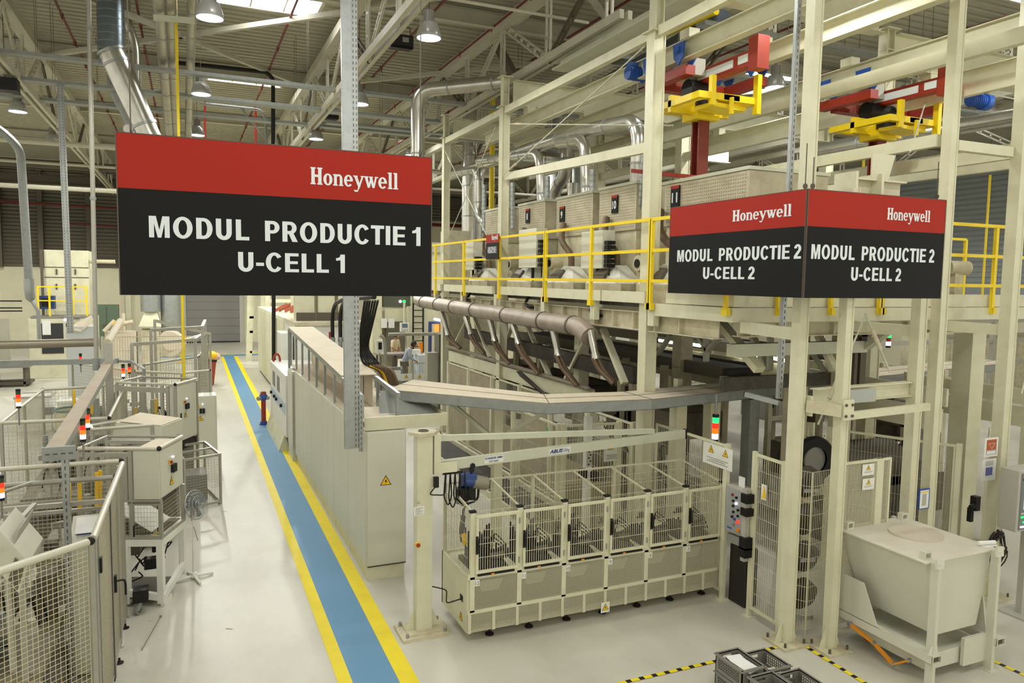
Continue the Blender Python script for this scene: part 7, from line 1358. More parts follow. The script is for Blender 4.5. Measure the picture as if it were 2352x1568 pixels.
mb = MB(); mb.bend([PY(378, 162, Y), PY(378, 141, Y), PY(612, 166, Y), PY(627, 180, Y), PY(629, 858, Y)], .062, 10, .2); mb.build('black_pipe', BLK, t); mb = MB(); mb.cyl(PY(400, 144, Y), PY(400, 160, Y), .055, 10); mb.build('stub', BLK, t); mb = MB(); p = PY(629, 852, Y); mb.bend([p, p+V((.0, 0, -.05)), p+V((.9, .3, .1))], .1, 10, .1); mb.build('foot_pipe', BLK, t)
t = thing('tube_bracket', 'thin white angled tube frame left of the girder, above the big sign', 'bracket', PY(605, 300, 27)); mb = MB(); Y = 27; mb.bend([PY(460, 238, Y), PY(596, 252, Y), PY(610, 268, Y), PY(612, 340, Y)], .05, 8, .3); mb.cyl(PY(555, 250, Y), PY(608, 315, Y), .035, 8); a = PY(480, 240, Y); mb.wire(a, V((a.x, a.y, HZ)), .01); mb.build('tube', GALV, t)
# perforated and round posts at left
slotted_post(PY(162, 765, 22.5), PY(138, 190, 22.5), .14, .1, 'grey perforated post at left in front of the white machine', name='slotted_post')
t = thing('round_post', 'thin round post at left from the tray junction up to the roof', 'post', (-1.75, 17.6, 2.45)); mb = MB(); a = PY(222, 850, 17.6); b = PY(203, -30, 17.6); mb.cyl(a, b, .045, 10); mb.build('tube', ALU, t); mb = MB()
for py in (66, 450): p = a+(b-a)*((850-py)/880); mb.cyl(p, p+V((0, 0, .06)), .06, 10)
mb.cyl(a, a+V((0, 0, .25)), .075, 10); mb.build('collar', GALVD, t)
t = thing('suction_drop', 'silver suction pipe at far left dropping down with a cone at its end', 'suction pipe', PY(70, 690, 25)); Y = 25; mb = MB(); mb.bend([PY(-40, 270, Y), PY(18, 312, Y), PY(47, 345, Y), PY(66, 640, Y)], .11, 14, .3); mb.build('pipe', GALVD, t)
mb = MB(); a = PY(66, 640, Y); b = PY(70, 685, Y); mb.tube([a, a+V((0, 0, -.3)), b, b+V((.02, 0, -.1))], [.13, .13, .12, .05], 14); mb.tube([b, PY(88, 715, Y), PY(90, 790, Y)], .05, 8); mb.build('end_cone', GALV, t)
# unit heater
c = PY(922, 98, 16.5); t = thing('unit_heater', 'black unit heater hanging from the girder beside the lamp', 'heater', c); mb = MB(); mb.cbox(c, .46, .34, .26); mb.prism([c+V((-.23, -.17, -.13)), c+V((.23, -.17, -.13)), c+V((.2, -.26, -.2)), c+V((-.3, -.26, -.2))], (0, .05, .06)); mb.build('housing', BLK, t, bev=.01); mb = MB(); mb.cbox(c+V((.05, -.172, .02)), .14, .01, .1); mb.build('label_plate', GREY, t); mb = MB(); mb.bend([c+V((-.2, 0, .13)), c+V((-.2, 0, .35)), c+V((.2, 0, .35)), c+V((.2, 0, .13))], .015, 6, .05); mb.wire(c+V((0, 0, .33)), V((c.x, c.y, HZ)), .01); mb.build('bracket', STEELB, t)
# small black heaters further back
for px, py, Y, lab in ((755, 262, 24, 'black heater farther back under the girder, right of the post'), (12, 195, 22, 'black heater at the left edge under the girder')): c = PY(px, py, Y); mb = MB(); mb.cbox(c, .55, .4, .3); mb.wire(c, V((c.x, c.y, HZ)), .012); tag(mb.build('unit_heater', BLK), lab, 'heater')
# ================================================================== WHITE TALL MACHINE AT LEFT WITH YELLOW RAILING
WX0, WX1, WY = -6.35, -4.2, 37
t = thing('tall_machine', 'tall cream machine tower with yellow railing and a dark glass door at left', 'machine', (-5.2, 37.5, 0)); a = PY(100, 573, WY); b = PY(202, 580, WY); X0, X1 = a.x, b.x; Z1 = a.z
mb = MB(); mb.box((X0, WY, 2.6), (X1, WY+2, Z1)); mb.build('upper_casing', WALLM if 0 else CREAM, t, bev=.02)
mb = MB()
for py in (614, 637): z = PY(150, py, WY).z; mb.box((X0-.01, WY-.01, z-.02), (X1+.01, WY, z+.02))
for px in (130, 173):
    for py in (624, 658): c = PY(px, py, WY); mb.box((c.x-.03, WY-.04, c.z-.12), (c.x+.03, WY, c.z+.12))
mb.build('door_handle', STEELB, t)
mb = MB(); mb.box((X0-.5, WY-1, 0), (X1+.15, WY+2, 2.5)); mb.build('lower_casing', CREAM, t, bev=.02)
mb = MB(); a = PY(97, 812, WY-1); b = PY(145, 742, WY-1); mb.box((a.x, WY-1.02, a.z), (b.x, WY-1, b.z+.0)); k = mb.build('glass_door', GLASSD, t, 'dark glass door'); mb = MB(); c = PY(107, 755, WY-1.02); mb.box((c.x-.15, WY-1.03, c.z-.25), (c.x+.15, WY-1.02, c.z+.35)); mb.build('notice', PAPER, k)
mb = MB(); mb.box((b.x+.1, WY-1.02, .9), (b.x+.9, WY-1, b.z)); mb.build('glass_panel', GLASSD, t); mb = MB(); c = PY(147, 728, WY-1); mb.cyl(c, c+V((.6, -.1, 0)), .08, 10); mb.build('lamp_tube', GREY, t); mb = MB(); c = PY(147, 734, WY-1.1); mb.cyl(c, c+V((.25, 0, 0)), .05, 8); mb.build('work_light', LW, t)
mb = MB(); mb.box((X0-.4, WY-1.0, 2.5), (X1+.2, WY, 2.6)); mb.build('gallery_floor', GREY, t)
y_ = WY-.95; mb = MB(); z0 = 2.6
for px in (88, 114, 168, 199): x = PY(px, 700, y_).x; mb.box((x-.035, y_-.03, z0), (x+.035, y_+.03, z0+1.25))
x0 = PY(86, 700, y_).x; x1 = PY(203, 700, y_).x
for z in (1.23, .65): mb.beam((x0, y_, z0+z), (x1, y_, z0+z), .05, .05)
mb.build('railing', YEL, t, 'yellow gallery railing')
mb = MB(); c = PY(107, 694, y_+.3); mb.cbox(c, .62, .4, .55); mb.build('blue_unit', mat('unit_blue', (36, 62, 120), .5), t, 'blue unit box'); mb = MB(); mb.cbox(c+V((0, -.205, 0)), .3, .02, .35); mb.build('unit_vent', BLK, t)
mb = MB(); c = PY(205, 600, WY+.2); mb.cyl(c, c+V((1.0, 0, 0)), .09, 10); mb.build('side_arm', CREAM2, t); mb = MB(); x = PY(99, 600, WY).x; mb.box((x-.1, WY-.1, 1), (x, WY, Z1)); mb.build('side_duct', STEELB, t)
# sloped control desk in front
t = thing('sloped_desk', 'pale console cabinet with a tilted dusty lid in front of the tall machine', 'console', (-3.3, 27, 0)); Y = 27; a = PY(155, 850, Y); b = PY(215, 750, Y); mb = MB(); mb.box((a.x, Y, 0), (b.x, Y+1, b.z)); mb.build('body', mat('console_paint', (196, 200, 198), .5), t); mb = MB(); p = [PY(160, 757, Y-.1), PY(186, 762, Y-.1), PY(214, 738, Y-.1), PY(210, 727, Y+.6), PY(168, 748, Y+.6)]; mb.prism([p[0], p[1], p[2], p[3], p[4]], (0, .05, .05)); mb.build('tilted_lid', CARD, t)
t = thing('white_bin', 'white box cabinet with an open top at far left', 'box', (-4.2, 24.6, 0)); a = PZ(85, 995, 0); mb = MB(); mb.box((-4.4, 24.0, 0), (-3.55, 24.9, .95)); mb.build('body', WHITE, t); mb = MB(); mb.rect((-4.42, 23.98, .95), (.9, 0, 0), (0, .95, 0), .08, .05); mb.build('rim', LGREY, t); mb = MB(); mb.box((-3.75, 23.96, .45), (-3.45, 24.0, .65)); mb.build('label_plate', GREY, t)
t = thing('white_bin', 'smaller bright white box beside the open topped one', 'box', (-3.0, 24, 0)); mb = MB(); mb.box((-3.35, 23.7, 0), (-2.65, 24.5, .82)); mb.build('body', WHITE, t); mb = MB(); mb.rect((-3.37, 23.68, .82), (.74, 0, 0), (0, .84, 0), .07, .05); mb.build('rim', WHITE, t); mb = MB(); mb.beam((-3.05, 23.66, .5), (-2.95, 23.66, .75), .03, .06); mb.build('handle', BLK, t)
t = thing('round_tub', 'tub with a teal rim beside the white boxes', 'tub', (-2.9, 22.6, 0)); mb = MB(); mb.lathe((-2.85, 22.7, 0), [(0, 0), (.42, 0), (.45, .75), (.43, .75), (.4, .1)], 20); mb.build('tub', CREAM2, t); mb = MB(); mb.lathe((-2.85, 22.7, .75), [(.45, 0), (.47, .02), (.45, .05), (.43, .02)], 20); mb.build('rim', mat('teal_rim', (90, 130, 122), .6), t)
t = thing('work_bench', 'long grey bench with pipes and tanks at the far left edge', 'bench', (-7.5, 34, 0)); mb = MB(); mb.box((-9.5, 33.5, .75), (-5.6, 34.6, .85)); mb.build('top', GREY, t); mb = MB()
for x in (-9, -7.8, -6.8, -5.8): mb.box((x-.04, 33.6, 0), (x+.04, 34.5, .75)); 
mb.box((-9.5, 33.6, .1), (-5.6, 34.5, .2)); mb.build('frame', STEELB, t); mb = MB(); mb.box((-9.5, 34.6, .85), (-6.4, 34.75, 2.6)); mb.build('back_panel', mat('bench_panel', (176, 172, 154), .5), t); mb = MB()
for x in (-8.3, -7.9, -7.0): mb.bend([(x, 34.3, .9), (x, 34.3, 2.9+.3*(x+8.3)), (-5.9, 34.3, 2.9+.3*(x+8.3))], .03, 6, .1); mb.cyl((x, 34.2, .85), (x, 34.2, 1.15), .1, 10)
mb.build('pipework', BLK, t)
t = thing('green_cabinet', 'green double door cabinet against the cream back wall', 'cabinet', (-2.7, 49, 0)); a = PY(220, 800, 49); b = PY(271, 700, 49); mb = MB(); mb.box((a.x, 49, 0), (b.x, 49.8, b.z)); mb.build('body', GRNC, t); mb = MB(); m_ = (a.x+b.x)/2; mb.box((m_-.02, 48.98, .2), (m_+.02, 49, b.z-.1)); mb.box((m_-.2, 48.96, b.z*.45), (m_-.05, 49, b.z*.45+.3)); mb.build('handle', STEELB, t)
# dust collector with hood and large pipes
t = thing('dust_collector', 'dusty cream dust collector with a pyramid hood below the big left sign', 'dust collector', (-1.2, 36, 0)); Y = 36; a = PY(318, 750, Y); b = PY(370, 716, Y); c0, c1 = PY(332, 716, Y), PY(360, 716, Y); zt = c0.z; zb = a.z
mb = MB(); mb.hexa([(a.x, Y, zb), (b.x, Y, zb), (b.x, Y+1.1, zb), (a.x, Y+1.1, zb), (c0.x, Y+.25, zt), (c1.x, Y+.25, zt), (c1.x, Y+.85, zt), (c0.x, Y+.85, zt)]); mb.build('pyramid_hood', CREAM, t)
mb = MB(); mb.cyl(((c0.x+c1.x)/2, Y+.5, zt), ((c0.x+c1.x)/2, Y+.5, 5.2), .42, 20); mb.build('silver_pipe', GALV, t)
mb = MB(); p = PY(392, 700, Y); mb.cyl((p.x, Y+.6, 1.6), (p.x, Y+.6, 5.2), .42, 20); mb.build('second_pipe', GALV, t)
mb = MB(); mb.box((a.x+.1, Y+.1, 0), (b.x-.1, Y+1, zb-.15)); mb.build('leg_box', CREAM2, t); mb = MB(); p = PY(392, 790, Y); mb.lathe((p.x, Y+.3, p.z), [(0, -.25), (.55, -.25), (.62, 0), (.55, .25), (0, .25)], 24, (.2, 1, 0)); mb.cyl((p.x, Y-.0, p.z), (p.x, Y+.1, p.z), .3, 16); mb.build('fan_housing', CARD, t)
mb = MB(); mb.box((a.x-1.3, Y, 0), (a.x-.1, Y+1, 1.9)); mb.cyl((a.x-.9, Y-.1, 2.2), (a.x-.2, Y-.1, 2.35), .1, 10); mb.cyl((a.x-.6, Y+.3, 1.9), (a.x-.6, Y+.3, 2.7), .08, 10); mb.cyl((a.x-1.3, Y-.3, 1.95), (a.x-.9, Y-.1, 2.4), .09, 10); mb.build('dusty_machinery', CARD, t); mb = MB(); p = PY(272, 742, Y-.4); mb.cbox(p, .35, .2, .2); mb.build('yellow_label', YELG, t)
fence((-3.2, 34.4), (.3, 34.2), .05, 1.85, 'grey mesh fence in front of the dust collector', .1, .6, .012, ALU, ALU, pw=.08)
# ================================================================== CENTRE BACKGROUND
t = thing('wheelie_bin', 'red wheelie bin heaped with full coloured bags beside the walkway', 'bin', (1.0, 31.9, 0)); mb = MB(); mb.hexa([(.72, 31.75, .06), (1.12, 31.75, .06), (1.12, 32.2, .06), (.72, 32.2, .06), (.62, 31.6, 1.0), (1.22, 31.6, 1.0), (1.22, 32.35, 1.0), (.62, 32.35, 1.0)]); mb.build('body', mat('bin_red', (158, 62, 42), .5), t, bev=.02); mb = MB()
for x in (.74, 1.1): mb.cyl((x-.03, 32.2, .1), (x+.03, 32.2, .1), .1, 12)
mb.build('wheel', BLK, t); mb = MB(); mb.rect((.6, 31.58, 1.0), (.64, 0, 0), (0, .79, 0), .06, .06); mb.build('rim', BLK, t); t.location.x -= .18
random.seed(12)
for k, (m, lab) in enumerate(((PAPER, 'pale rag bundle'), (mat('rag_purple', (90, 70, 190), .7), 'purple rag bundle'), (mat('rag_red', (200, 70, 60), .7), 'red rag bundle'), (YELG, 'yellow rag bundle'), (mat('rag_pink', (220, 180, 170), .7), 'pink rag bundle'))): mb = MB(); mb.sphere((.54+.11*k, 31.66+.12*(k % 3), 1.16+.07*(k % 2)), .23, 10, (1, 1, .75)); tag(mb.build('rag_bundle', m), lab+' on top of the heap in the red bin', 'rag')
t = thing('fire_hydrant', 'red and blue fire hydrant standing on the blue walkway', 'hydrant', (2.03, 22.9, 0)); h = V((2.03, 22.9, 0)); mb = MB(); mb.cyl(h+V((0, 0, .1)), h+V((0, 0, .74)), .068, 14); mb.build('column', mat('hydrant_red', (150, 48, 32), .4), t); mb = MB(); mb.cyl(h, h+V((0, 0, .03)), .13, 14); mb.cyl(h+V((0, 0, .03)), h+V((0, 0, .1)), .1, 14); mb.build('base_flange', mat('hydrant_blue', (44, 78, 150), .4), t, 'blue base flange'); mb = MB(); mb.lathe(h+V((0, 0, .72)), [(.06, 0), (.12, .04), (.12, .15), (.08, .2)], 14); mb.build('head', MATS['hydrant_blue'], t, 'blue head'); mb = MB(); mb.lathe(h+V((0, 0, .91)), [(.085, 0), (.085, .05), (.06, .08), (0, .085)], 14); mb.build('cap', MATS['hydrant_red'], t); mb = MB(); p = h+V((-.1, -.08, .8)); mb.cyl(p, p+V((-.07, -.06, 0)), .06, 12); mb.cyl(h+V((.1, -.05, .8)), h+V((.15, -.08, .8)), .05, 12); mb.build('outlet', GALV, t, 'silver outlet cap')
# second machine after the cabinets (white box with windows)
t = thing('process_machine', 'white process machine with two small windows beyond the cabinet row', 'machine', (2.5, 20.2, 0)); mb = MB(); mb.box((2.2, 18.9, .4), (3.3, 22.5, 1.95)); mb.build('casing', WHITE, t, bev=.01); mb = MB(); mb.prism([(2.05, 19.2, 0), (2.2, 19.2, .42), (2.35, 19.2, 0)], (0, 3.3, 0)); mb.build('plinth', CREAM, t); mb = MB(); mb.box((2.25, 18.05, 0), (2.95, 18.8, 2.15)); mb.box((2.24, 18.0, .3), (2.26, 18.8, 2.1)); mb.build('end_cabinet', CABM, t)
for y in (21.3, 20.2): mb = MB(); mb.box((2.185, y, 1.35), (2.2, y+.5, 1.75)); mb.build('window', GREY, t)
mb = MB(); mb.box((2.19, 19.0, .95), (2.2, 22.3, 1.25)); mb.build('blue_panel', mat('pale_blue', (176, 196, 206), .5), t)
for y in (22.0, 21.2, 20.7, 19.6): mb = MB(); mb.cyl((2.19, y, 1.1), (2.13, y, 1.1), .045, 10); mb.build('knob', BLK, t)
mb = MB(); mb.tube([(2.35+.09*math.cos(a*math.pi/8), 22.2, 1.95+.22*math.sin(a*math.pi/8)) for a in range(9)], .03, 8); mb.build('lifting_hook', REDP, t, 'red hook')
mb = MB(); mb.wire((2.35, 22.2, 2.1), (2.35, 22.2, 3.2), .012); mb.build('hook_wire', STEELB, t)
t = thing('enclosure', 'large cream enclosure right of the walkway in front of the shutter', 'enclosure', (4.0, 32, 0)); mb = MB(); mb.box((3.0, 25.6, .12), (5.2, 36, 3.0)); mb.build('casing', CREAM, t, bev=.02); mb = MB(); mb.box((3.05, 25.6, 0), (5.1, 35.9, .12)); mb.build('plinth', STEELB, t)
for k in range(5): mb = MB(); mb.box((2.985, 26+2*k, .3), (3.0, 27.9+2*k, 2.9)); mb.build('side_panel', CREAM, t)
mb = MB(); c = PX(645, 800, 2.95); mb.box((2.55, 23.0, 1.2), (2.9, 24.2, 2.7)); mb.build('front_box', WHITE, t); mb = MB(); mb.prism([(2.58, 22.98, 1.75), (2.88, 22.98, 1.75), (2.84, 22.98, 1.4), (2.62, 22.98, 1.4)], (0, .02, 0)); mb.build('vent', GREY, t)
mb = MB(); random.seed(6)
for k in range(5): c = V((3.2+.15*k, 30+random.uniform(-1, 1), 3.05)); mb.beam(c, c+V((.4, -.5, .25)), .05, .12)
mb.build('orange_clutter', mat('brick_orange', (170, 90, 60), .6), t)
t = thing('enclosure', 'second cream enclosure behind the cabinet trough, right of the black pipe', 'enclosure', (3.95, 24, 0)); mb = MB(); mb.box((2.95, 22.6, .1), (4.95, 25.2, 2.95)); mb.build('casing', WHITE, t, bev=.02); mb = MB(); mb.box((2.9, 22.5, 2.95), (5.0, 25.25, 3.05)); mb.build('top_rim', CREAM2, t); mb = MB(); mb.box((3.9, 22.57, 2.5), (3.97, 22.6, 2.75)); mb.build('red_latch', REDP, t)
t = thing('silo', 'cream silo hopper on legs behind the cream enclosure', 'silo', (4.5, 38, 0)); c = V((5.0, 39, 0)); mb = MB(); mb.lathe(c, [(.15, 3.6), (.9, 4.9), (1.5, 5.2), (1.5, 8.0)], 24); mb.build('cone', mat('silo_paint', (188, 184, 158), .5), t); mb = MB()
for dx in (-1.4, 1.4):
    for dy in (-1.2, 1.2): mb.beam(c+V((dx, dy, 0)), c+V((dx, dy, 5.4)), .22, .22, (0, 1, 0))
for z in (1.5, 3.2): mb.beam(c+V((-1.4, -1.2, z)), c+V((1.4, -1.2, z)), .12, .16)
mb.build('legs', CREAM, t)
t = thing('service_gantry', 'cream step gantry with cross bars beside the shutter, end of the walkway', 'gantry', (3.2, 40, 0)); mb = MB(); x = PY(565, 825, 40.5).x; mb.prism([(x, 40.5, 0), (x+.28, 40.5, 0), (x+.55, 40.5, 4.6), (x+.15, 40.5, 4.6)], (0, .2, 0)); mb.build('upright', CREAM, t); mb = MB()
for z in (.4, 1.45, 2.2, 3.6): mb.box((x+.2, 40.5, z), (x+1.6, 40.6, z+.12))
mb.build('cross_bar', CREAM, t); mb = MB(); mb.beam((x-.3, 40.4, 3.6), (x+1.9, 40.4, 3.6), .04, .05); mb.box((x-.02, 40.4, 3.2), (x+.02, 40.45, 4.6)); mb.build('hand_rail', GALV, t)
for px, Y, lab in ((675, 30, 'thin cream post beside the black pipe, behind the trough'), (748, 28, 'thin cream post right behind the cabinet trough')): a = PY(px, 745, Y); mb = MB(); mb.box((a.x-.1, Y-.1, 2.9), (a.x+.1, Y+.1, 7)); tag(mb.build('thin_post', CREAM), lab, 'post')
t = thing('filter_boxes', 'cream filter boxes standing on the enclosure behind the trough', 'filter unit', (4.0, 23.8, 3.05))
for k in range(3): mb = MB(); mb.box((3.1+.62*k, 23.4, 3.05), (3.6+.62*k, 24.3, 4.3)); mb.build('filter_box', CREAM, t); mb = MB(); mb.box((3.06+.62*k, 23.32, 3.05), (3.64+.62*k, 23.4, 3.3)); mb.build('base_strip', STEELB, t)
# ================================================================== WORK AREA WITH TWO PEOPLE
t = thing('press_console', 'upright grey machine frame with glowing panels behind the two people', 'machine', (8.0, 30.5, 0)); Y = 31; a = PY(888, 800, Y); b = PY(945, 683, Y); mb = MB(); mb.box((a.x-.6, Y, 0), (a.x-.2, Y+.6, 4.4)); mb.box((b.x+.0, Y, 0), (b.x+.25, Y+.6, 4.4)); mb.box((a.x-.2, Y+.3, 2.6), (b.x, Y+.6, 3.0)); mb.build('frame', CREAM, t); mb = MB(); mb.box((a.x-.1, Y+.2, 3.15), (b.x+1.6, Y+.5, 4.0)); k = mb.build('dark_panel', mat('console_green', (88, 90, 76), .5), t)
for px, m in ((919, LW), (928, LG), (957, LW)): c = PY(px, 692, Y+.2); mb = MB(); mb.cyl(c, c+V((0, -.06, 0)), .06, 10); mb.build('indicator', m, k)
mb = MB(); mb.box((a.x-.05, Y+.15, 2.55), (b.x-.1, Y+.2, 3.1)); mb.build('white_bar', CREAM, t)
mb = MB(); mb.box((a.x+.05, Y+.3, .9), (b.x-.2, Y+.5, 2.5)); mb.build('back_plate', mat('console_back', (120, 116, 100), .5), t)
for px in (882, 899): c = PY(px, 742, Y-.05); mb = MB(); mb.box((c.x-.13, Y-.06, c.z-.2), (c.x+.13, Y-.04, c.z+.2)); mb.build('paper', PAPER, t)
t = thing('operator_display', 'small operator panel with blue screen hanging on a pole above the person', 'operator panel', PY(928, 760, 29)); c = PY(929, 751, 29); mb = MB(); mb.cbox(c, .36, .12, .36); mb.build('casing', WHITE, t); mb = MB(); mb.cbox(c+V((0, -.065, .06)), .22, .01, .16); mb.build('screen', mat('screen_blue', (84, 104, 120), .3, emit=.2), t); mb = MB(); mb.cyl(c+V((0, .03, .18)), c+V((0, .03, 1.0)), .045, 8); mb.build('pole', CREAM, t); mb = MB()
for k in range(3): mb.cyl(c+V((-.1+.1*k, -.06, -.12)), c+V((-.1+.1*k, -.08, -.12)), .018, 8)
mb.build('button', BLK, t)
t = thing('ladder', 'dark vertical ladder against the machine right of the people', 'ladder', PY(960, 800, 30.5)); Y = 30.5; mb = MB(); x0, x1 = PY(949, 700, Y).x, PY(972, 700, Y).x
for x in (x0, x1): mb.box((x-.03, Y-.03, 0), (x+.03, Y+.03, 4.6))
mb.build('stile', BLK, t); mb = MB(); z = .7
while z < 4.4: mb.cyl((x0, Y, z), (x1, Y, z), .022, 6); z += .26
mb.build('rung', BLK, t); mb = MB(); mb.box((x0-.2, Y+.2, 0), (x1+1.6, Y+.3, 3.2)); tag(mb.build('cream_partition', CREAM), 'cream partition behind the dark ladder', 'partition')
t = thing('blue_frame_machine', 'blue framed machine with an orange glow and white tube lamp', 'machine', PY(1000, 800, 29)); Y = 29; a = PY(985, 790, Y); b = PY(1018, 738, Y); mb = MB(); mb.rect((a.x, Y, 0), (b.x-a.x, 0, 0), (0, 0, b.z), .09, .2); mb.build('frame', mat('frame_blue', (44, 58, 104), .5), t); mb = MB(); mb.box((PY(997, 760, Y).x, Y-.05, PY(997, 762, Y).z), (PY(1008, 760, Y).x, Y, PY(997, 743, Y).z)); mb.build('orange_glow', mat('glow_orange', (240, 150, 60), .5, emit=1.0), t); mb = MB(); mb.cyl(PY(997, 732, Y-.2), PY(1021, 738, Y-.2), .045, 8); mb.build('tube_lamp', TUBEE, t); mb = MB(); mb.box((PY(1008, 760, Y).x, Y-.3, PY(1008, 768, Y).z), (PY(1028, 760, Y).x, Y, PY(1008, 742, Y).z)); mb.build('dark_cover', mat('dark_cover', (72, 74, 66), .5), t)
t = thing('blue_bin', 'pale blue white box bench with an orange bar behind the person', 'bench', PY(965, 850, 27.2)); Y = 27; a = PY(962, 865, Y); b = PY(983, 815, Y); mb = MB(); mb.box((a.x, Y, 0), (b.x+.2, Y+.8, b.z)); mb.build('body', mat('bench_blue', (196, 206, 212), .5), t); mb = MB(); mb.box((PY(972, 800, Y).x, Y+.5, b.z), (PY(980, 800, Y).x, Y+.6, PY(972, 788, Y).z)); mb.build('orange_bar', mat('bright_orange', (232, 134, 24), .5), t); mb = MB(); mb.box((PY(948, 800, Y).x, Y+.3, b.z), (PY(972, 800, Y).x, Y+.5, b.z+.18)); mb.build('parts_tray', PAPER, t)
t = thing('work_table', 'grey work table between the two people', 'table', PY(900, 850, 28)); Y = 28; a = PY(870, 860, Y); b = PY(925, 812, Y); mb = MB(); mb.box((a.x, Y, b.z-.06), (b.x+.3, Y+.8, b.z)); mb.build('top', GREY, t); mb = MB()
for x in (a.x+.1, b.x+.2):
    for y in (Y+.1, Y+.7): mb.box((x-.03, y-.03, 0), (x+.03, y+.03, b.z-.06))
mb.build('legs', STEELB, t); mb = MB(); mb.box((a.x, Y+.1, .1), (b.x+.2, Y+.7, b.z*.6)); mb.build('drawer_unit', GREY, t)
t = thing('pipe_rail', 'thick grey horizontal pipe with a bent end in front of the people', 'pipe', PY(960, 768, 25)); Y = 25; mb = MB(); mb.cyl(PY(893, 768, Y), PY(1028, 766, Y), .06, 10); mb.bend([PY(872, 770, Y), PY(882, 775, Y), PY(885, 800, Y), PY(887, 900, Y)], .055, 10, .15); mb.build('pipe', ALU, t)
fence((7.0, 24.4), (7.95, 24.2), .05, 1.55, 'mesh fence with white sign plates in front of the people', .08, .3, .005, ALU, ALU, pw=.06)
for px, lab in ((933, 'left white sign plate with a yellow triangle behind the duct end'), (964, 'right white sign plate with a yellow triangle behind the duct end')): c = PY(px, 866, 23.9); o = thing('fence_sign', lab, 'sign', c); plate_sign(o, c, (1, 0, 0), (0, 0, 1), .4, .24, ((0, .05, .15),), lines=0, name='sign_plate')
c = PY(911, 862, 23.9); mb = MB(); mb.cbox(c, .28, .02, .34); tag(mb.build('white_sheet', PAPER), 'blank white sheet on the fence left of the triangle plates', 'paper')
t = thing('grey_pillar', 'dark grey machine pillar right of the people, below the dusty suction pipe', 'machine', PY(1015, 840, 23)); Y = 23; a = PY(1008, 870, Y); b = PY(1030, 775, Y); mb = MB(); mb.box((a.x, Y, 0), (b.x, Y+.5, b.z+.1)); mb.build('body', mat('pillar_grey', (100, 98, 84), .5), t); mb = MB(); mb.box((a.x-.36, Y+.1, 0), (a.x, Y+.4, b.z*.8)); mb.build('glass_side', mat('side_sheet', (176, 174, 156), .4), t)
t = thing('wall_box', 'white switch box with dark screen at left of the people', 'switch box', PY(872, 800, 27)); c = PY(872, 795, 26.5); mb = MB(); mb.cbox(c, .26, .14, .46); mb.build('casing', WHITE, t); mb = MB(); mb.cbox(c+V((0, -.075, .02)), .13, .01, .26); mb.build('screen', BLK, t); mb = MB(); mb.cyl((c.x, 26.5, 0), (c.x, 26.5, c.z-.2), .03, 8); mb.build('pole', ALU, t)
t = thing('tank', 'dim green tank machine behind the post at left of the work area', 'tank', PY(855, 780, 32)); c = PY(857, 700, 32); mb = MB(); mb.cyl((c.x, 32, 2.6), (c.x, 32, 3.9), .3, 14); mb.build('vessel', mat('tank_green', (96, 104, 84), .5), t); mb = MB(); mb.box((c.x-.4, 31.7, 0), (c.x+.8, 32.5, 2.4)); mb.build('base', CREAM2, t)
# ---- people
def limb_mesh(name, joints, edges, mat_, parent, sub=1):
    me = bpy.data.meshes.new(name); me.from_pydata([tuple(V(j[0])) for j in joints], edges, []); o = bpy.data.objects.new('tmp', me); COL.objects.link(o)
    sk = o.modifiers.new('s', 'SKIN'); 
    for i, j in enumerate(joints): me.skin_vertices[0].data[i].radius = (j[1], j[2] if len(j) > 2 else j[1])
    me.skin_vertices[0].data[0].use_root = True
    ss = o.modifiers.new('u', 'SUBSURF'); ss.levels = sub; ss.render_levels = sub
    bpy.context.view_layer.update(); ev = o.evaluated_get(bpy.context.evaluated_depsgraph_get()); m2 = bpy.data.meshes.new_from_object(ev)
    mb = MB(); mb.add([v.co for v in m2.vertices], [tuple(p.vertices) for p in m2.polygons], True); bpy.data.objects.remove(o); bpy.data.meshes.remove(me); bpy.data.meshes.remove(m2)
    return mb.build(name, mat_, parent)
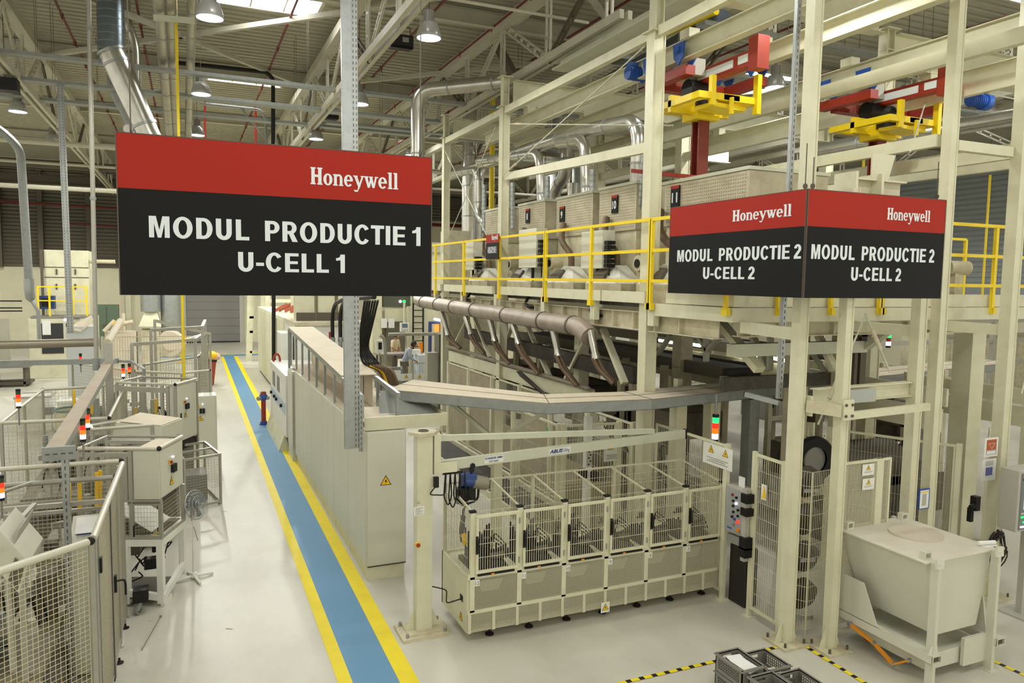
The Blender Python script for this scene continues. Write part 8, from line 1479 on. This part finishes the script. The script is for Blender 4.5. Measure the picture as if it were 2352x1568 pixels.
def person(base, face, lean, hair, top, trousers, label, bend=.2, arms='down', short=True, coat=False, lift=.44):
    """standing figure: base = point between the feet, face = heading in radians, bend = forward lean"""
    B = V((base[0], base[1], lift)); mb = MB(); mb.box((B.x-.4, B.y-.4, 0), (B.x+.4, B.y+.4, lift)); tag(mb.build('step_platform', GREY), 'low grey step under the '+' '.join(label.split(',')[0].split()[:9]), 'step'); F = V((math.cos(face), math.sin(face), 0)); L = V((-F.y, F.x, 0)); U = V((0, 0, 1))
    t = thing('person', label, 'person', B)
    P = lambda f, l, z: B+F*f+L*l+U*z
    hip = .92; sb = math.sin(bend); cb = math.cos(bend)
    def T(s, l, f=0): return P(s*sb+f*cb, l, hip+s*cb-f*sb)     # point s up the leaned trunk
    if arms == 'work': EL = [T(.24, .27, .1), T(.24, -.27, .1)]; HD = [T(.16, .14, .36), T(.2, -.16, .36)]
    else: EL = [T(.2, .27, .04), T(.22, -.27, .08)]; HD = [T(.02, .2, .2), T(.12, -.1, .32)]
    J = [(T(0, 0), .14, .11), (T(.28, 0), .14, .1), (T(.46, 0), .15, .1), (T(.54, 0), .06, .06), (T(.62, 0, .02), .055, .055), (T(.72, 0, .05), .085, .09), (T(.8, 0, .04), .06, .07),
         (T(.48, .17), .065), (EL[0], .047), (HD[0], .033), (T(.48, -.17), .065), (EL[1], .047), (HD[1], .033),
         (P(0, .09, .88), .09), (P(.03, .1, .48), .06), (P(0, .1, .09), .042), (P(.13, .11, .04), .04), (P(0, -.09, .88), .09), (P(.03, -.1, .48), .06), (P(0, -.1, .09), .042), (P(.13, -.11, .04), .04)]
    E = [(0, 1), (1, 2), (2, 3), (3, 4), (4, 5), (5, 6), (2, 7), (7, 8), (8, 9), (2, 10), (10, 11), (11, 12), (0, 13), (13, 14), (14, 15), (15, 16), (0, 17), (17, 18), (18, 19), (19, 20)]
    body = limb_mesh('body', J, E, SKIN, t)
    # hands with five fingers
    for si, h, e in ((1, HD[0], EL[0]), (-1, HD[1], EL[1])):
        d = (h-e).normalized(); s = d.cross(U).normalized(); w = s.cross(d); mb = MB(); mb.sphere(h+d*.045, .042, 8, (.9, .9, .9))
        for k in range(4): o = s*(-.027+.018*k); mb.tube([h+d*.07+o, h+d*(.115+.008*(k in (1, 2)))+o-w*.008, h+d*(.145+.01*(k in (1, 2)))+o-w*.03], [.0095, .0088, .007], 6)
        mb.tube([h+d*.03+s*.035*si, h+d*.075+s*.06*si, h+d*.1+s*.055*si-w*.01], [.011, .01, .008], 6); mb.build('hand', SKIN, t)
    # shirt or coat over the trunk
    k = .012
    SJ = [(T(-.02 if not coat else -.06, 0), .165, .135), (T(.28, 0), .16, .118), (T(.455, 0), .165, .115), (T(.53, 0), .075, .072), (T(.485, .175), .082), (EL[0], .06), (T(.485, -.175), .082), (EL[1], .06)]
    SE = [(0, 1), (1, 2), (2, 3), (2, 4), (4, 5), (2, 6), (6, 7)]
    if not short:
        SJ += [(HD[0]+(EL[0]-HD[0])*.18, .044), (HD[1]+(EL[1]-HD[1])*.18, .044)]; SE += [(5, 8), (7, 9)]
    if coat: SJ += [(P(-.01, 0, .62), .2, .16)]; SE += [(0, len(SJ)-1)]
    limb_mesh('coat' if coat else 'shirt', SJ, SE, top, t)
    TJ = [(T(.02, 0), .155, .125), (P(0, .09, .86), .105), (P(.03, .1, .48), .073), (P(.0, .1, .1), .058), (P(0, -.09, .86), .105), (P(.03, -.1, .48), .073), (P(.0, -.1, .1), .058)]
    limb_mesh('trousers', TJ, [(0, 1), (1, 2), (2, 3), (0, 4), (4, 5), (5, 6)], trousers, t)
    for s in (1, -1): mb = MB(); mb.sphere(P(.06, s*.1, .045), .06, 10, (1, 1, .75)); mb.sphere(P(.13, s*.11, .04), .05, 10, (1, 1, .75)); mb.build('shoe', BLK, t)
    hc = T(.735, 0, .055)
    mb = MB(); c = hc-F*.012+U*.03; mb.sphere(c, .106, 12, (1, 1, .95)); mb.sphere(c-F*.03-U*.05, .092, 10)
    mb.build('hair', hair, t)
    mb = MB(); f0 = hc+F*(.075*cb)-U*(.03+.06*sb)
    mb.sphere(f0-U*.01, .062, 12, (1, 1, 1.2)); mb.sphere(f0+F*.06-U*.015, .014, 8); 
    for s in (1, -1): mb.sphere(hc+L*s*.092-U*.02, .02, 8, (.6, .4, 1.2))
    mb.build('face', SKIN, t)
    mb = MB()
    for s in (1, -1): mb.sphere(f0+F*.055+L*s*.026+U*.012, .008, 6)
    mb.beam(f0+F*.06+L*.022-U*.045, f0+F*.06-L*.022-U*.045, .006, .006); mb.build('eyes_and_mouth', HAIR, t)
    return t
SHIRT = mat('beige_shirt', (214, 196, 160), .8); COATB = mat('grey_blue_coat', (160, 166, 182), .8); TRG = mat('grey_trousers', (112, 104, 92), .8)
p = PY(905, 775, 29.5); person((p.x, 29.5), -.9, 0, HAIR, SHIRT, TRG, 'standing person in a beige short sleeved shirt, head hidden behind the pipe', .12, 'down')
p = PY(935, 795, 26.2); person((p.x-.1, 26.2), -.25, 0, HAIR, COATB, TRG, 'person with dark hair in a grey blue coat bending over the work bench', .42, 'work', False, True)
# ================================================================== RIGHT BACKGROUND
for i, (x0, x1, y, z0, z1, m, lab) in enumerate(((19, 26, 22, 0, 1.9, mat('far_machine', (140, 132, 116), .5, dirt=.4, scale=2), 'far grey machinery behind the right hand columns'), (17, 21, 18, 0, 1.2, GREY, 'low far machine near the right edge'), (27, 33, 20, 0, 2.4, CREAM2, 'far cream machine at the right edge'), (18.5, 19.3, 16.5, 1.4, 2.2, mat('far_red', (150, 52, 46), .5), 'red machine housing at the right edge behind the last column'), (12.5, 16, 24, 0, 3.2, WHITE, 'pale cabinet line far behind the press line'))):
    t = thing('far_machine', lab, 'machine', ((x0+x1)/2, y, z0), 'far machinery at right'); mb = MB(); mb.box((x0, y, z0), (x1, y+1.5, z1)); mb.build('body', m, t, bev=.02); mb = MB(); n = int((x1-x0)/.7)
    for k in range(n): xx = x0+.2+k*.7; mb.box((xx, y-.02, z0+.2), (xx+.5, y, z1-.2))
    mb.build('panel', m, t); mb = MB(); mb.box((x0, y-.3, z1), (x1, y, z1+.08)); mb.build('top_edge', ALU, t)
t = thing('far_gantry', 'far grey gantry frames seen through the right hand columns', 'frame', (22, 17, 0)); mb = MB()
for x in (17.5, 20, 23, 26): mb.box((x-.07, 17, 0), (x+.07, 17.14, 3.3))
for z in (3.2, 2.5, 1.7): mb.beam((16.5, 17.07, z), (30, 17.07, z), .12, .14)
mb.build('frame', ALU, t); mb = MB(); mb.wires((17.5, 16.9, .1), (9, 0, 0), (0, 0, 1.6), .12, .5, .006); mb.build('mesh', WIRE, t)
t = thing('motor', 'dusty round motor behind the yellow railing right of the sign', 'motor', (9.6, 8.9, 4.24)); c = PY(2178, 615, 8.6); mb = MB(); mb.cyl(c, c+V((.35, -.1, 0)), .12, 18); mb.build('body', CREAM2, t); mb = MB(); mb.cyl(c-V((.005, 0, 0)), c+V((.02, -.005, 0)), .1, 16); mb.build('fan_cover', DARK, t); mb = MB(); mb.box((c.x+.05, c.y-.1, 4.04), (c.x+.25, c.y+.1, c.z-.08)); mb.build('stand', CREAM2, t)
t = thing('yellow_pipe', 'thin yellow gas pipe at far right hanging from the lamp height', 'gas pipe', PY(2245, 700, 17)); mb = MB(); q = PY(2268, 500, 17.5); mb.cyl((q.x, 17.5, 0), (q.x, 17.5, 8.3), .04, 8); mb.build('pipe', YEL, t)
t = thing('yellow_pipe', 'short yellow pipe behind the grooved column', 'gas pipe', PY(1983, 345, 17)); mb = MB(); mb.cyl(PY(1983, 400, 17), PY(1986, 280, 17), .04, 8); mb.build('pipe', YEL, t)
t = thing('yellow_pipe', 'yellow pipe behind the cream columns at the left end of the press line', 'gas pipe', PY(1130, 500, 24)); mb = MB(); mb.cyl(PY(1128, 530, 24), PY(1132, 215, 24), .09, 10); mb.build('pipe', YEL, t)
# upper level items behind the railing left of plate 8
t = thing('roof_unit', 'cream air unit with windows high behind the tall silver pipe', 'building unit', (14, 40, 4)); mb = MB(); mb.box((10.5, 44, 3.2), (24, 46, 6.0)); mb.build('casing', CREAM, t); mb = MB(); mb.box((10.5, 43.8, 6.0), (24, 46, 6.6)); mb.build('eave', CREAMG, t); mb = MB()
for x in (15.2, 17.2, 19.2, 21.2): mb.box((x, 43.95, 4.6), (x+1.5, 44, 5.7))
mb.build('window', mat('pale_window', (160, 178, 184), .2), t)
t = thing('cream_tower', 'cream machine towers behind the farthest railing', 'machine', (9.5, 24, 4.1))
for x, y, z in ((8.0, 23.6, 6.0), (9.2, 24.2, 5.6), (11, 24.6, 5.9)): mb = MB(); mb.box((x, y, 0), (x+.8, y+.8, z)); mb.build('tower', CREAM2, t)
# ---- separate pieces of one kind become parts of their own
SPLIT = {'upright', 'side_plate', 'end_carriage', 'post', 'stile', 'rung', 'wheel', 'legs', 'legs_frame', 'anchor_bolt', 'gusset', 'kick_plate', 'bracket', 'hanger', 'fork_pocket', 'side_channel', 'door_handle', 'wheel_cheek', 'plate', 'bolt', 'lever_bolt', 'clamp', 'tower', 'leg_frame', 'clamp_ring', 'joint_ring', 'panel', 'post_cap', 'hinge', 'rail', 'top_rail', 'pocket_inside', 'support', 'knob', 'button', 'blue_diagram', 'girder', 'cover', 'edge_beam', 'fitting', 'cross_bar', 'corner_cap', 'leg', 'stub', 'connector', 'brace', 'edge_strip', 'hanging_wire', 'label_plate', 'window', 'indicator', 'pane', 'drum', 'drive_motor', 'corner_bar', 'inner_profile', 'top_plate', 'handle', 'edge_rail', 'red_text', 'hose', 'pipe', 'collar', 'tube', 'cables', 'orange_clutter', 'pipework', 'dusty_machinery', 'lens', 'sprinkler_head'}
def split_islands(o, gap=.012, most=60):
    me = o.data; n = len(me.vertices); par = list(range(n))
    def find(i):
        while par[i] != i: par[i] = par[par[i]]; i = par[i]
        return i
    for p in me.polygons:
        a = find(p.vertices[0])
        for v in p.vertices: par[find(v)] = a
    isl = {}
    for v in me.vertices: isl.setdefault(find(v.index), []).append(v.index)
    bb = []
    for k, vs in isl.items():
        c = [me.vertices[i].co for i in vs]; bb.append([[min(q[j] for q in c)-gap for j in range(3)], [max(q[j] for q in c)+gap for j in range(3)], {k}])
    if len(bb) > 400: return
    done = False
    while not done:
        done = True; out = []
        for b in bb:
            for q in out:
                if all(b[0][j] <= q[1][j] and q[0][j] <= b[1][j] for j in range(3)):
                    q[0] = [min(b[0][j], q[0][j]) for j in range(3)]; q[1] = [max(b[1][j], q[1][j]) for j in range(3)]; q[2] |= b[2]; done = False; break
            else: out.append(b)
        bb = out
    if not 1 < len(bb) <= most: return
    name = o.name.split('.')[0]; root = {k: g for g, b in enumerate(bb) for k in b[2]}; grp = [root[find(i)] for i in range(n)]
    for g in range(len(bb)):
        idx = [i for i in range(n) if grp[i] == g]; mp = {v: k for k, v in enumerate(idx)}; fs = [p for p in me.polygons if grp[p.vertices[0]] == g]
        m2 = bpy.data.meshes.new(name)
        for m in me.materials: m2.materials.append(m)
        m2.from_pydata([me.vertices[i].co for i in idx], [], [[mp[v] for v in p.vertices] for p in fs])
        m2.polygons.foreach_set('material_index', [p.material_index for p in fs]); m2.polygons.foreach_set('use_smooth', [p.use_smooth for p in fs])
        if any(p.use_smooth for p in fs): m2.set_sharp_from_angle(angle=math.radians(40))
        m2.update()
        if g == 0: o.data = m2
        else: c = o.copy(); c.data = m2; COL.objects.link(c)
for o in list(bpy.data.objects):
    if o.type == 'MESH' and o.parent and not o.children and o.data.users == 1 and o.name.split('.')[0] in SPLIT: split_islands(o)
for o in list(bpy.data.objects):
    if '_o' in o: del o['_o']
